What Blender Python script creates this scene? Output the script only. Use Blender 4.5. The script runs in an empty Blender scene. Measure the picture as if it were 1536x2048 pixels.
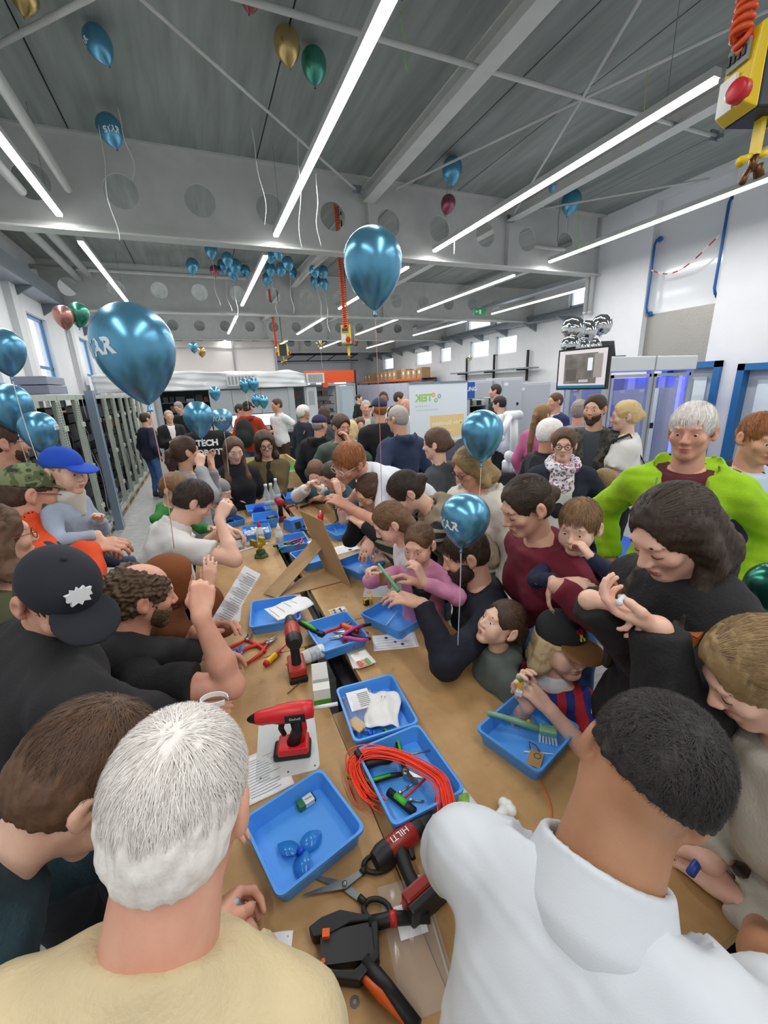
import bpy, bmesh, math, random
import numpy as np
from mathutils import Matrix, Vector
random.seed(7); np.random.seed(7)
SC = bpy.context.scene
COL = SC.collection
# ------------------------------------------------------------------ camera
F_PX, CX, CY = 830.0, 768.0, 1024.0
def _axes():
    y = np.array([398-CX, 788-CY, F_PX]); y /= np.linalg.norm(y)
    x = np.array([2850-CX, 690-CY, F_PX]); x -= y*x.dot(y); x /= np.linalg.norm(x)
    return np.array([x, y, np.cross(x, y)])
RW = _axes()
CAM = np.array([0.0, 0.0, 1.9])
cd = bpy.data.cameras.new('camera'); cam = bpy.data.objects.new('camera', cd); COL.objects.link(cam)
cd.sensor_fit = 'VERTICAL'; cd.sensor_height = 36.0; cd.lens = 36.0*F_PX/2048.0
cd.clip_start = 0.02; cd.clip_end = 200
M3 = Matrix([[RW[i][0], -RW[i][1], -RW[i][2]] for i in range(3)])
cam.matrix_world = Matrix.Translation(Vector(CAM)) @ M3.to_4x4()
SC.camera = cam
# ------------------------------------------------------------------ world: overcast daylight outside the hall
w = bpy.data.worlds.new('world'); SC.world = w; w.use_nodes = True
bg = w.node_tree.nodes['Background']; bg.inputs[0].default_value = (0.86, 0.93, 1.0, 1); bg.inputs[1].default_value = 1.5
SC.view_settings.view_transform = 'Standard'; SC.view_settings.look = 'None'
SC.view_settings.exposure = 0.12; SC.view_settings.gamma = 1.0; SC.view_settings.use_curve_mapping = False
# ------------------------------------------------------------------ the hall's LED tube rows
LIGHT_X = (-1.25, 1.37, 4.02, 6.55, 9.3)
LIGHT_ROWS = ((-3.4, 1.0), (2.65, 7.0), (8.0, 12.4), (13.7, 18.1), (19.6, 24.0))
LIGHT_Z = 4.08
for yi, (y0, y1) in enumerate(LIGHT_ROWS):
    for xi, lx in enumerate(LIGHT_X):
        if xi == 4 and yi < 2: continue
        ld = bpy.data.lights.new('tube_light', 'AREA'); ld.shape = 'RECTANGLE'
        ld.size = 0.07; ld.size_y = y1-y0; ld.energy = 62.0; ld.color = (1.0, 0.985, 0.96)
        lo = bpy.data.objects.new('tube_light', ld); COL.objects.link(lo)
        lo.location = (lx, (y0+y1)/2, LIGHT_Z-0.035)
# ------------------------------------------------------------------ pixel helpers (photo frame 1536x2048 -> world)
def ray(px, py): return RW @ np.array([(px-CX)/F_PX, (py-CY)/F_PX, 1.0])
def atd(px, py, d): return CAM + d*ray(px, py)
def atz(px, py, z):
    r = ray(px, py); return CAM + r*((z-CAM[2])/r[2])
def aty(px, py, Y):
    r = ray(px, py); return CAM + r*(Y/r[1])
def atx(px, py, X):
    r = ray(px, py); return CAM + r*(X/r[0])
def nrm(v):
    v = np.asarray(v, float); return v/max(np.linalg.norm(v), 1e-9)
# ------------------------------------------------------------------ materials
MATS = {}
def srgb(h):
    if isinstance(h, str):
        h = h.lstrip('#'); c = [int(h[i:i+2], 16)/255 for i in (0, 2, 4)]
    else: c = list(h)
    return tuple((x/12.92 if x <= 0.04045 else ((x+0.055)/1.055)**2.4) for x in c)
def mat(col, rough=0.6, metal=0.0, noise=0.0, nscale=30.0, bump=0.0, bscale=80.0, alpha=1.0, trans=0.0, emit=0.0, coat=0.0, sss=0.0, stretch=None, col2=None, key=None, spec=None):
    k = (col, rough, metal, noise, nscale, bump, bscale, alpha, trans, emit, coat, sss, stretch, col2)
    if k in MATS: return MATS[k]
    m = bpy.data.materials.new('mat_'+(col if isinstance(col, str) else 'c').strip('#')); m.use_nodes = True
    nt = m.node_tree; N = nt.nodes; L = nt.links; b = N['Principled BSDF']
    c = srgb(col)
    b.inputs['Base Color'].default_value = (*c, 1); b.inputs['Roughness'].default_value = rough; b.inputs['Metallic'].default_value = metal
    if spec is not None: b.inputs['Specular IOR Level'].default_value = spec
    if alpha < 1: b.inputs['Alpha'].default_value = alpha
    if trans: b.inputs['Transmission Weight'].default_value = trans; b.inputs['IOR'].default_value = 1.3
    if emit: b.inputs['Emission Color'].default_value = (*c, 1); b.inputs['Emission Strength'].default_value = emit
    if coat: b.inputs['Coat Weight'].default_value = coat; b.inputs['Coat Roughness'].default_value = 0.1
    if sss: b.inputs['Subsurface Weight'].default_value = sss; b.inputs['Subsurface Radius'].default_value = (0.012, 0.005, 0.003)
    if noise or bump:
        tc = N.new('ShaderNodeTexCoord'); mp = N.new('ShaderNodeMapping'); L.new(tc.outputs['Object'], mp.inputs[0])
        if stretch: mp.inputs['Scale'].default_value = stretch
    if noise:
        nz = N.new('ShaderNodeTexNoise'); nz.inputs['Scale'].default_value = nscale; nz.inputs['Detail'].default_value = 5
        L.new(mp.outputs[0], nz.inputs[0])
        rp = N.new('ShaderNodeValToRGB'); c2 = srgb(col2) if col2 else tuple(max(0, x*(1-noise)) for x in c)
        c1 = c if col2 else tuple(min(1, x*(1+noise*0.5)) for x in c)
        rp.color_ramp.elements[0].position = 0.32; rp.color_ramp.elements[1].position = 0.68
        rp.color_ramp.elements[0].color = (*c2, 1); rp.color_ramp.elements[1].color = (*c1, 1)
        L.new(nz.outputs[0], rp.inputs[0]); L.new(rp.outputs[0], b.inputs['Base Color'])
    if bump:
        n2 = N.new('ShaderNodeTexNoise'); n2.inputs['Scale'].default_value = bscale; n2.inputs['Detail'].default_value = 3
        L.new(mp.outputs[0], n2.inputs[0])
        bp = N.new('ShaderNodeBump'); bp.inputs['Strength'].default_value = bump; bp.inputs['Distance'].default_value = 0.01
        L.new(n2.outputs[0], bp.inputs['Height']); L.new(bp.outputs[0], b.inputs['Normal'])
    MATS[k] = m; return m
def stripes(cols, axis, width, rough=0.8, rep=None):
    """fabric print: repeating bands of the colours along one object axis (flat print)"""
    k = ('st', tuple(cols), axis, width)
    if k in MATS: return MATS[k]
    m = bpy.data.materials.new('mat_stripes'); m.use_nodes = True; nt = m.node_tree; N = nt.nodes; L = nt.links; b = N['Principled BSDF']
    b.inputs['Roughness'].default_value = rough
    tc = N.new('ShaderNodeTexCoord'); sp = N.new('ShaderNodeVectorMath'); sp.operation = 'DOT_PRODUCT'
    L.new(tc.outputs['Object'], sp.inputs[0]); sp.inputs[1].default_value = axis
    ml = N.new('ShaderNodeMath'); ml.operation = 'MULTIPLY'; ml.inputs[1].default_value = 1/(width*len(cols)); L.new(sp.outputs['Value'], ml.inputs[0])
    fr = N.new('ShaderNodeMath'); fr.operation = 'FRACT'; L.new(ml.outputs[0], fr.inputs[0])
    rp = N.new('ShaderNodeValToRGB'); rp.color_ramp.interpolation = 'CONSTANT'
    for i, c in enumerate(cols):
        e = rp.color_ramp.elements[i] if i < 2 else rp.color_ramp.elements.new(i/len(cols))
        e.position = i/len(cols); e.color = (*srgb(c), 1)
    L.new(fr.outputs[0], rp.inputs[0]); L.new(rp.outputs[0], b.inputs['Base Color'])
    MATS[k] = m; return m
def patches(cols, scale, rough=0.85):
    """camouflage or plaid-like patches in several colours"""
    k = ('pa', tuple(cols), scale)
    if k in MATS: return MATS[k]
    m = bpy.data.materials.new('mat_patches'); m.use_nodes = True; nt = m.node_tree; N = nt.nodes; L = nt.links; b = N['Principled BSDF']
    b.inputs['Roughness'].default_value = rough
    tc = N.new('ShaderNodeTexCoord'); nz = N.new('ShaderNodeTexNoise'); nz.inputs['Scale'].default_value = scale; nz.inputs['Detail'].default_value = 1.5
    L.new(tc.outputs['Object'], nz.inputs[0])
    rp = N.new('ShaderNodeValToRGB'); rp.color_ramp.interpolation = 'CONSTANT'
    for i, c in enumerate(cols):
        e = rp.color_ramp.elements[i] if i < 2 else rp.color_ramp.elements.new(0.5)
        e.position = 0 if i == 0 else 0.36+0.28*(i-1)/max(1, len(cols)-2); e.color = (*srgb(c), 1)
    L.new(nz.outputs[0], rp.inputs[0]); L.new(rp.outputs[0], b.inputs['Base Color'])
    MATS[k] = m; return m
# ------------------------------------------------------------------ object helpers
def raw(name, verts, faces, m, parent=None, smooth=False, loc=None, rot=None):
    me = bpy.data.meshes.new(name)
    if isinstance(faces, np.ndarray):
        nf, k = faces.shape
        me.vertices.add(len(verts)); me.vertices.foreach_set('co', np.ascontiguousarray(verts, dtype=np.float32).ravel())
        me.loops.add(nf*k); me.loops.foreach_set('vertex_index', np.ascontiguousarray(faces, dtype=np.int32).ravel())
        me.polygons.add(nf); me.polygons.foreach_set('loop_start', np.arange(nf, dtype=np.int32)*k)
        me.update(calc_edges=True)
    else:
        me.from_pydata([tuple(map(float, v)) for v in verts], [], [tuple(f) for f in faces])
    if smooth: me.shade_smooth()
    if m is not None: me.materials.append(m)
    o = bpy.data.objects.new(name, me); COL.objects.link(o)
    if parent is not None: o.parent = parent
    if loc is not None: o.location = loc
    if rot is not None: o.rotation_euler = rot
    return o
def tag(o, label, cat=None, group=None, kind=None):
    if label: o['label'] = label
    if cat: o['category'] = cat
    if group: o['group'] = group
    if kind: o['kind'] = kind
    return o
def struct(o): o['kind'] = 'structure'; return o
def empty(name, loc=(0, 0, 0), rotz=0.0, label=None, cat=None, group=None):
    o = bpy.data.objects.new(name, None); COL.objects.link(o); o.location = loc; o.rotation_euler = (0, 0, rotz); o.empty_display_size = 0.1
    if label: tag(o, label, cat, group)
    return o
class MB:
    """collects simple solids into one mesh"""
    def __init__(s): s.v = []; s.f = []
    def add(s, vs, fs):
        n = len(s.v); s.v += [tuple(map(float, x)) for x in vs]; s.f += [tuple(i+n for i in f) for f in fs]; return s
    def box(s, x0, x1, y0, y1, z0, z1):
        return s.add([(x0, y0, z0), (x1, y0, z0), (x1, y1, z0), (x0, y1, z0), (x0, y0, z1), (x1, y0, z1), (x1, y1, z1), (x0, y1, z1)],
                     [(0, 3, 2, 1), (4, 5, 6, 7), (0, 1, 5, 4), (1, 2, 6, 5), (2, 3, 7, 6), (3, 0, 4, 7)])
    def cbox(s, c, sz): return s.box(c[0]-sz[0]/2, c[0]+sz[0]/2, c[1]-sz[1]/2, c[1]+sz[1]/2, c[2]-sz[2]/2, c[2]+sz[2]/2)
    def obox(s, a, b, w, h, up=(0, 0, 1)):
        """bar from a to b of section w x h"""
        a = np.asarray(a, float); b = np.asarray(b, float); d = nrm(b-a); r = np.cross(d, up)
        if np.linalg.norm(r) < 1e-6: r = np.cross(d, (1, 0, 0))
        r = nrm(r); u = np.cross(r, d); vs = []
        for p in (a, b):
            for sx, sz in ((-1, -1), (1, -1), (1, 1), (-1, 1)): vs.append(p+r*sx*w/2+u*sz*h/2)
        return s.add(vs, [(0, 1, 2, 3), (7, 6, 5, 4), (0, 4, 5, 1), (1, 5, 6, 2), (2, 6, 7, 3), (3, 7, 4, 0)])
    def tube(s, pts, r, n=8, cap=True):
        pts = [np.asarray(p, float) for p in pts]; rs = r if hasattr(r, '__len__') else [r]*len(pts)
        d0 = nrm(pts[1]-pts[0]); ref = np.array([0, 0, 1.0]) if abs(d0[2]) < 0.9 else np.array([1.0, 0, 0]); u = nrm(np.cross(d0, ref)); vs = []
        for i, p in enumerate(pts):
            d = nrm(pts[min(i+1, len(pts)-1)]-pts[max(i-1, 0)]); u = nrm(u-d*u.dot(d)); w = np.cross(d, u)
            for k in range(n):
                a = 2*math.pi*k/n; vs.append(p+(u*math.cos(a)+w*math.sin(a))*rs[i])
        fs = [(i*n+k, i*n+(k+1) % n, (i+1)*n+(k+1) % n, (i+1)*n+k) for i in range(len(pts)-1) for k in range(n)]
        if cap: fs += [tuple(range(n-1, -1, -1)), tuple((len(pts)-1)*n+k for k in range(n))]
        return s.add(vs, fs)
    def lathe(s, prof, n=24, c=(0, 0, 0), axis=None):
        """revolve (r,z) profile around z (or around axis from c)"""
        c = np.asarray(c, float)
        if axis is None: X, Y, Z = np.eye(3)
        else:
            Z = nrm(axis); X = nrm(np.cross(Z, (0, 0, 1) if abs(Z[2]) < .9 else (1, 0, 0))); Y = np.cross(Z, X)
        vs = []
        for r, z in prof:
            for k in range(n):
                a = 2*math.pi*k/n; vs.append(c+X*r*math.cos(a)+Y*r*math.sin(a)+Z*z)
        fs = [(i*n+k, i*n+(k+1) % n, (i+1)*n+(k+1) % n, (i+1)*n+k) for i in range(len(prof)-1) for k in range(n)]
        return s.add(vs, fs)
    def prism(s, poly, z0, z1):
        n = len(poly); vs = [(x, y, z0) for x, y in poly]+[(x, y, z1) for x, y in poly]
        fs = [tuple(range(n-1, -1, -1)), tuple(range(n, 2*n))]+[(i, (i+1) % n, n+(i+1) % n, n+i) for i in range(n)]
        return s.add(vs, fs)
    def sphere(s, c, r, n=14, m=9):
        r = (r, r, r) if not hasattr(r, '__len__') else r
        pr = [(math.sin(math.pi*i/m)+1e-5, -math.cos(math.pi*i/m)) for i in range(m+1)]; k0 = len(s.v)
        s.lathe(pr, n)
        for i in range(k0, len(s.v)):
            x, y, z = s.v[i]; s.v[i] = (c[0]+x*r[0], c[1]+y*r[1], c[2]+z*r[2])
        return s
    def xf(s, M):
        s.v = [tuple(M @ Vector(v)) for v in s.v]; return s
    def build(s, name, m, parent=None, smooth=False, bevel=0.0, loc=None, rot=None):
        o = raw(name, s.v, s.f, m, parent, smooth, loc, rot)
        if bevel:
            md = o.modifiers.new('bevel', 'BEVEL'); md.width = bevel; md.segments = 2; md.limit_method = 'ANGLE'; md.angle_limit = 0.7
        return o
def autosmooth(o, ang=35):
    me = o.data; me.shade_smooth()
    try: me.set_sharp_from_angle(angle=math.radians(ang))
    except Exception: pass
    return o
TXT = {}
def text_geo(s, size=1.0, shear=0.0, bold=0.0):
    """flat lettering: vertices (x,y) centred and faces"""
    k = (s, size, shear, bold)
    if k in TXT: return TXT[k]
    cu = bpy.data.curves.new('lettering', 'FONT'); cu.body = s; cu.size = size; cu.align_x = 'CENTER'; cu.align_y = 'CENTER'; cu.shear = shear; cu.offset = bold; cu.resolution_u = 3
    o = bpy.data.objects.new('lettering', cu); COL.objects.link(o)
    dg = bpy.context.evaluated_depsgraph_get(); me = o.evaluated_get(dg).to_mesh()
    vs = [tuple(v.co)[:2] for v in me.vertices]; fs = [tuple(p.vertices) for p in me.polygons]
    o.evaluated_get(dg).to_mesh_clear(); bpy.data.objects.remove(o); bpy.data.curves.remove(cu)
    TXT[k] = (vs, fs); return TXT[k]
def lettering(s, size, M, m, parent=None, name='lettering', mirror=False, shear=0.0, bold=0.0, depth=0.0):
    vs, fs = text_geo(s, size, shear, bold)
    if mirror: vs = [(-x, y) for x, y in vs]; fs = [tuple(reversed(f)) for f in fs]
    return raw(name, [tuple(M @ Vector((x, y, 0))) for x, y in vs], fs, m, parent)
def frame_m(o, x, y):
    """matrix with given origin, x axis and y axis (z = x cross y)"""
    x = nrm(x); y = np.asarray(y, float); y = nrm(y-x*x.dot(y)); z = np.cross(x, y)
    return Matrix([[x[0], y[0], z[0], o[0]], [x[1], y[1], z[1], o[1]], [x[2], y[2], z[2], o[2]], [0, 0, 0, 1]])
# ------------------------------------------------------------------ implicit surfaces -> quad mesh
I3 = np.eye(3)
class Field:
    def __init__(s): s.p = []
    def cone(s, a, b, ra, rb, k=0.02, neg=False): s.p.append(('c', np.asarray(a, float), np.asarray(b, float), ra, rb, k, neg)); return s
    def ell(s, c, r, R=I3, k=0.02, neg=False): s.p.append(('e', np.asarray(c, float), np.asarray(r, float), R, None, k, neg)); return s
    def cut(s, p, n, rad): s.p.append(('p', np.asarray(p, float), nrm(n), rad, None, 0, True)); return s
    def chain(s, pts, rs, k=0.02):
        for i in range(len(pts)-1): s.cone(pts[i], pts[i+1], rs[i], rs[i+1], k)
        return s
    def mesh(s, h):
        lo = np.full(3, 1e9); hi = -lo
        def ext(p):
            if p[0] == 'c':
                r = max(p[3], p[4]); return np.minimum(p[1], p[2])-r, np.maximum(p[1], p[2])+r
            if p[0] == 'e':
                e = np.sqrt(((p[3]*p[2])**2).sum(1)); return p[1]-e, p[1]+e
            return p[1]-p[3], p[1]+p[3]
        for p in s.p:
            if not p[6]:
                a, b = ext(p); lo = np.minimum(lo, a-p[5]*0.5); hi = np.maximum(hi, b+p[5]*0.5)
        lo -= 2.5*h; n = np.ceil((hi+2.5*h-lo)/h).astype(int)+1
        f = np.full(n, 1.0, dtype=np.float32)
        ax = [lo[i]+h*np.arange(n[i]) for i in range(3)]
        for p in s.p:
            a, b = ext(p); mg = p[5]+3*h
            i0 = np.clip(np.floor((a-mg-lo)/h).astype(int), 0, n); i1 = np.clip(np.ceil((b+mg-lo)/h).astype(int)+1, 0, n)
            if (i1 <= i0).any(): continue
            sl = tuple(slice(i0[i], i1[i]) for i in range(3))
            X = ax[0][sl[0]][:, None, None]; Y = ax[1][sl[1]][None, :, None]; Z = ax[2][sl[2]][None, None, :]
            if p[0] == 'c':
                A, B, ra, rb = p[1:5]; d = B-A; L2 = max(d.dot(d), 1e-12)
                x, y, z = X-A[0], Y-A[1], Z-A[2]
                t = np.clip((x*d[0]+y*d[1]+z*d[2])/L2, 0, 1)
                g = np.sqrt((x-t*d[0])**2+(y-t*d[1])**2+(z-t*d[2])**2)-(ra+(rb-ra)*t)
            elif p[0] == 'e':
                C, r, R = p[1:4]; x, y, z = X-C[0], Y-C[1], Z-C[2]
                q = [(x*R[0, i]+y*R[1, i]+z*R[2, i]) for i in range(3)]
                k0 = np.sqrt(sum((q[i]/r[i])**2 for i in range(3))); k1 = np.sqrt(sum((q[i]/r[i]**2)**2 for i in range(3)))
                g = k0*(k0-1)/np.maximum(k1, 1e-9)
            else:
                C, nn, rad = p[1:4]; x, y, z = X-C[0], Y-C[1], Z-C[2]
                g = x*nn[0]+y*nn[1]+z*nn[2]
                g = np.where(x*x+y*y+z*z < rad*rad, g, -1.0)
                f[sl] = np.maximum(f[sl], g); continue
            k = max(p[5], 1e-6); o = f[sl]
            if p[6]:
                g = -g; hh = np.maximum(k-np.abs(o-g), 0)/k; f[sl] = np.maximum(o, g)+hh*hh*k*0.25
            else:
                hh = np.maximum(k-np.abs(o-g), 0)/k; f[sl] = np.minimum(o, g)-hh*hh*k*0.25
        return surfnet(f, lo, h)
_CO = [(0, 0, 0), (1, 0, 0), (0, 1, 0), (1, 1, 0), (0, 0, 1), (1, 0, 1), (0, 1, 1), (1, 1, 1)]
_ED = [(0, 1), (2, 3), (4, 5), (6, 7), (0, 2), (1, 3), (4, 6), (5, 7), (0, 4), (1, 5), (2, 6), (3, 7)]
def surfnet(f, lo, h):
    s = f < 0; n = f.shape
    c = np.zeros(tuple(x-1 for x in n), np.int8)
    for a in _CO: c += s[a[0]:n[0]-1+a[0], a[1]:n[1]-1+a[1], a[2]:n[2]-1+a[2]]
    idx = np.argwhere((c > 0) & (c < 8))
    vals = [f[idx[:, 0]+a[0], idx[:, 1]+a[1], idx[:, 2]+a[2]] for a in _CO]
    P = np.zeros((len(idx), 3)); W = np.zeros(len(idx))
    for i, j in _ED:
        fa, fb = vals[i], vals[j]; cr = (fa < 0) != (fb < 0)
        t = np.where(cr, fa/np.where(cr, fa-fb, 1), 0)
        a = np.array(_CO[i], float); b = np.array(_CO[j], float)
        P += np.where(cr[:, None], a+t[:, None]*(b-a), 0); W += cr
    V = lo+h*(idx+P/np.maximum(W, 1)[:, None])
    ids = np.full(c.shape, -1, np.int32); ids[idx[:, 0], idx[:, 1], idx[:, 2]] = np.arange(len(idx))
    out = []
    for ax in range(3):
        sl0 = [slice(1, -1)]*3; sl1 = [slice(1, -1)]*3
        sl0[ax] = slice(0, n[ax]-1); sl1[ax] = slice(1, n[ax])
        A = s[tuple(sl0)]; B = s[tuple(sl1)]
        e = np.argwhere(A != B)
        if not len(e): continue
        fl = A[e[:, 0], e[:, 1], e[:, 2]]
        g = e.copy()
        for d in range(3):
            if d != ax: g[:, d] += 1
        u, v = [(1, 2), (2, 0), (0, 1)][ax]
        q = []
        for du, dv in ((-1, -1), (0, -1), (0, 0), (-1, 0)):
            w_ = g.copy(); w_[:, u] += du; w_[:, v] += dv; q.append(ids[w_[:, 0], w_[:, 1], w_[:, 2]])
        q = np.stack(q, 1); q[~fl] = q[~fl][:, ::-1]; out.append(q)
    Fq = np.concatenate(out); Fq = Fq[(Fq >= 0).all(1)]
    # one light smoothing pass
    nb = np.zeros_like(V); cn = np.zeros(len(V))
    for i in range(4):
        j = Fq[:, (i+1) % 4]; k_ = Fq[:, i]
        for d in range(3): nb[:, d] += np.bincount(k_, V[j, d], len(V))+np.bincount(j, V[k_, d], len(V))
        cn += np.bincount(k_, minlength=len(V))+np.bincount(j, minlength=len(V))
    V = V*0.5+0.5*nb/np.maximum(cn, 1)[:, None]
    return V, Fq
def normals(V, Fq):
    n = np.cross(V[Fq[:, 2]]-V[Fq[:, 0]], V[Fq[:, 3]]-V[Fq[:, 1]]); N = np.zeros_like(V)
    for i in range(4):
        for d in range(3): N[:, d] += np.bincount(Fq[:, i], n[:, d], len(V))
    return N/np.maximum(np.linalg.norm(N, axis=1), 1e-12)[:, None]
def wavy(V, amp, wl, seed=0, n=5):
    rs = np.random.RandomState(seed); o = np.zeros(len(V))
    for i in range(n):
        d = nrm(rs.randn(3)); w_ = wl*rs.uniform(0.7, 1.5); ph = rs.uniform(0, 6.28)
        q = V@d/w_*6.283; q2 = V@nrm(rs.randn(3))/(w_*2.3)*6.283
        o += np.sin(q+ph+1.6*np.sin(q2))
    return o*amp/n**0.5
# ------------------------------------------------------------------ the hall
WHITE = mat('#dfe1e4', .75, noise=.04, nscale=2.0, bump=.05, bscale=40)
STEEL = mat('#c3c5c2', .55, noise=.06, nscale=5)
GALV = mat('#8f979c', .45, metal=.6, noise=.15, nscale=12)
DARK = mat('#1b1d20', .6); BLACK = mat('#101012', .5)
def floor_mat():
    m = bpy.data.materials.new('mat_floor'); m.use_nodes = True; nt = m.node_tree; N = nt.nodes; L = nt.links; b = N['Principled BSDF']
    b.inputs['Roughness'].default_value = .42
    tc = N.new('ShaderNodeTexCoord'); mp = N.new('ShaderNodeMapping'); mp.inputs['Scale'].default_value = (2.5, 8, 1); L.new(tc.outputs['Object'], mp.inputs[0])
    nz = N.new('ShaderNodeTexNoise'); nz.inputs['Scale'].default_value = 3.0; nz.inputs['Detail'].default_value = 12; nz.inputs['Roughness'].default_value = .7; L.new(mp.outputs[0], nz.inputs[0])
    rp = N.new('ShaderNodeValToRGB'); rp.color_ramp.elements[0].position = .3; rp.color_ramp.elements[1].position = .72
    rp.color_ramp.elements[0].color = (*srgb('#7d7f7f'), 1); rp.color_ramp.elements[1].color = (*srgb('#b3b4b2'), 1)
    L.new(nz.outputs[0], rp.inputs[0]); L.new(rp.outputs[0], b.inputs['Base Color']); return m
struct(MB().box(-3.2, 11.8, -4.5, 30, -.1, 0).build('floor', floor_mat()))
# ceiling: big slabs between the girders, open joints between them
GIRD = (1.2, 7.15, 13.0, 19.0, 25.0)
CEILM = mat('#8f9592', .8, noise=.22, nscale=1.6, stretch=(5, .5, 1), bump=.1, bscale=14)
ce = struct(MB().box(-3.3, 11.9, -4.6, 30.1, 5.05, 5.2).build('ceiling', mat('#3c403f', .9)))
pan = MB().box(0, 2.44, 0, 5.85, 0, .06)
pm = None; xs = [-3.42, -.97, 1.22, 3.67, 4.5, 6.97, 9.4]; ys = [-4.6, 1.2, 7.15, 13.0, 19.0, 25.0, 30.0]
for yi in range(len(ys)-1):
    for xi in range(len(xs)):
        x1 = xs[xi+1] if xi+1 < len(xs) else 11.9
        MB().box(xs[xi]+.008, x1-.008, ys[yi]+.008, ys[yi+1]-.008, 5.0, 5.06).build('ceiling_panel', CEILM, ce)
# girders with round web openings
def girder(y, x0, x1, n):
    r = 0.2; z0, z1, zc = 3.95, 5.0, 4.45; NS = 24; th = .014
    o = struct(MB().box(x0, x1, y-.11, y+.11, 3.93, 3.955).box(x0, x1, y-.11, y+.11, 4.975, 5.0).build('trim_%d' % n, STEEL))
    web = MB(); first = -0.54+.475
    edges = [x0]; c = first-.95*8
    while c < x1-.3:
        if c > x0+.3: edges.append(c)
        c += .95
    edges.append(x1)
    for k in range(len(edges)-1):
        a, b_ = edges[k], edges[k+1]; cx = (a+b_)/2
        if b_-a < .8 or b_-a > 1.1: web.box(a, b_, y-th/2, y+th/2, z0, z1); continue
        ring = []; sq = []
        for i in range(NS):
            an = 2*math.pi*(i+.5)/NS; dx, dz = math.cos(an), math.sin(an); ring.append((cx+r*dx, zc+r*dz))
            tt_ = min(((b_-cx) if dx > 0 else (cx-a))/abs(dx) if abs(dx) > 1e-6 else 9, ((z1-zc) if dz > 0 else (zc-z0))/abs(dz) if abs(dz) > 1e-6 else 9)
            sq.append((cx+tt_*dx, zc+tt_*dz))
        for yy, flip in ((y-th/2, 0), (y+th/2, 1)):
            vs = [(p[0], yy, p[1]) for p in ring]+[(p[0], yy, p[1]) for p in sq]; fs = []
            for i in range(NS):
                j = (i+1) % NS; q_ = (i, j, NS+j, NS+i); fs.append(q_ if flip else q_[::-1])
            for (px_, pz_) in ((a, z0), (a, z1), (b_, z0), (b_, z1)):
                for i in range(NS):
                    j = (i+1) % NS; p, q2 = sq[i], sq[j]
                    if (abs(p[0]-px_) < 1e-6) != (abs(q2[0]-px_) < 1e-6) and (abs(p[1]-pz_) < 1e-6) != (abs(q2[1]-pz_) < 1e-6) and (p[0]-cx)*(px_-cx) > 0 and (p[1]-zc)*(pz_-zc) > 0:
                        vs.append((px_, yy, pz_)); fs.append((NS+i, NS+j, len(vs)-1))
            web.add(vs, fs)
        web.add([(p[0], y-th/2, p[1]) for p in ring]+[(p[0], y+th/2, p[1]) for p in ring], [(i, (i+1) % NS, NS+(i+1) % NS, NS+i) for i in range(NS)])
    web.build('web', STEEL, o)
    st = MB()
    for xx in (2.88, 5.62): st.box(xx-.008, xx+.008, y-.10, y+.10, 3.955, 4.975)
    st.build('stiffener', STEEL, o)
for i, (gy, gx1) in enumerate(((7.15, 8.0), (13.0, 11.6), (19.0, 11.6), (25.0, 11.6))): girder(gy, -3.0, gx1, i+1)
# longitudinal I-beams under the ceiling
n_ = 10
for (x, y0, y1) in ((2.88, 1.2, 7.05), (5.62, 1.2, 7.05), (2.88, 7.25, 12.9), (5.62, 7.25, 12.9), (8.5, 7.25, 12.9), (2.88, 13.1, 18.9), (5.62, 13.1, 18.9)):
    o = struct(MB().box(x-.09, x+.09, y0, y1, 4.66, 4.675).box(x-.09, x+.09, y0, y1, 4.835, 4.85).box(x-.006, x+.006, y0, y1, 4.67, 4.84).build('trim_%d' % n_, STEEL)); n_ += 1
# wind bracing rods and struts
ZB = 4.7
def rod(p, q, r=.016, z=ZB, ext=(0, 0)):
    global n_
    a = atz(*p, z); b_ = atz(*q, z); d = b_-a; a = a-d*ext[0]; b_ = b_+d*ext[1]
    struct(MB().tube([a, b_], r, 8).build('trim_%d' % n_, STEEL, smooth=True)); n_ += 1
rod((710, 378), (285, 0), ext=(0, .3)); rod((0, 88), (170, 0), .022, ext=(.3, .4)); rod((520, 8), (1428, 272), .024, ext=(.1, .02)); rod((1280, 0), (1020, 440), ext=(.2, 0))
rod((790, 378), (1536, 20), ext=(0, .3)); rod((1070, 420), (1420, 357)); rod((600, 560), (655, 512), .03, z=4.6)
for p in ((715, 380), (1020, 438), (1428, 272)):
    c = atz(*p, ZB); struct(MB().cbox(c, (.14, .03, .12)).cbox(c+np.array([.05, -.03, -.02]), (.05, .09, .05)).build('trim_%d' % n_, GALV, bevel=.006)); n_ += 1
# LED tube fixtures
DIFF = mat('#ffffff', .4, emit=9.0)
n_ = 40
for yi, (y0, y1) in enumerate(LIGHT_ROWS):
    for xi, lx in enumerate(LIGHT_X):
        if xi == 4 and yi < 2 or yi == 0: continue
        e = empty('tube_light', (lx, y0, LIGHT_Z), 0)
        where = ['left wall racks', 'long work table', 'robot cell side', 'right wall', 'window wall'][xi]; bay = ['', 'before the first girder', 'behind the first girder', 'behind the second girder', 'behind the third girder'][yi]
        tag(e, 'slim LED tube lamp over the %s, %s' % (where, bay), 'lamp', 'LED tube lamps in rows')
        MB().box(-.04, .04, 0, y1-y0, .0, .06).build('housing', STEEL, e)
        MB().box(-.032, .032, .01, y1-y0-.01, -.03, -.001).build('diffuser', DIFF, e)
        for k in (.4, y1-y0-.4): MB().tube([(0, k, .06), (0, k, .915)], .003, 5).build('suspension_wire', GALV, e)
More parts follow.
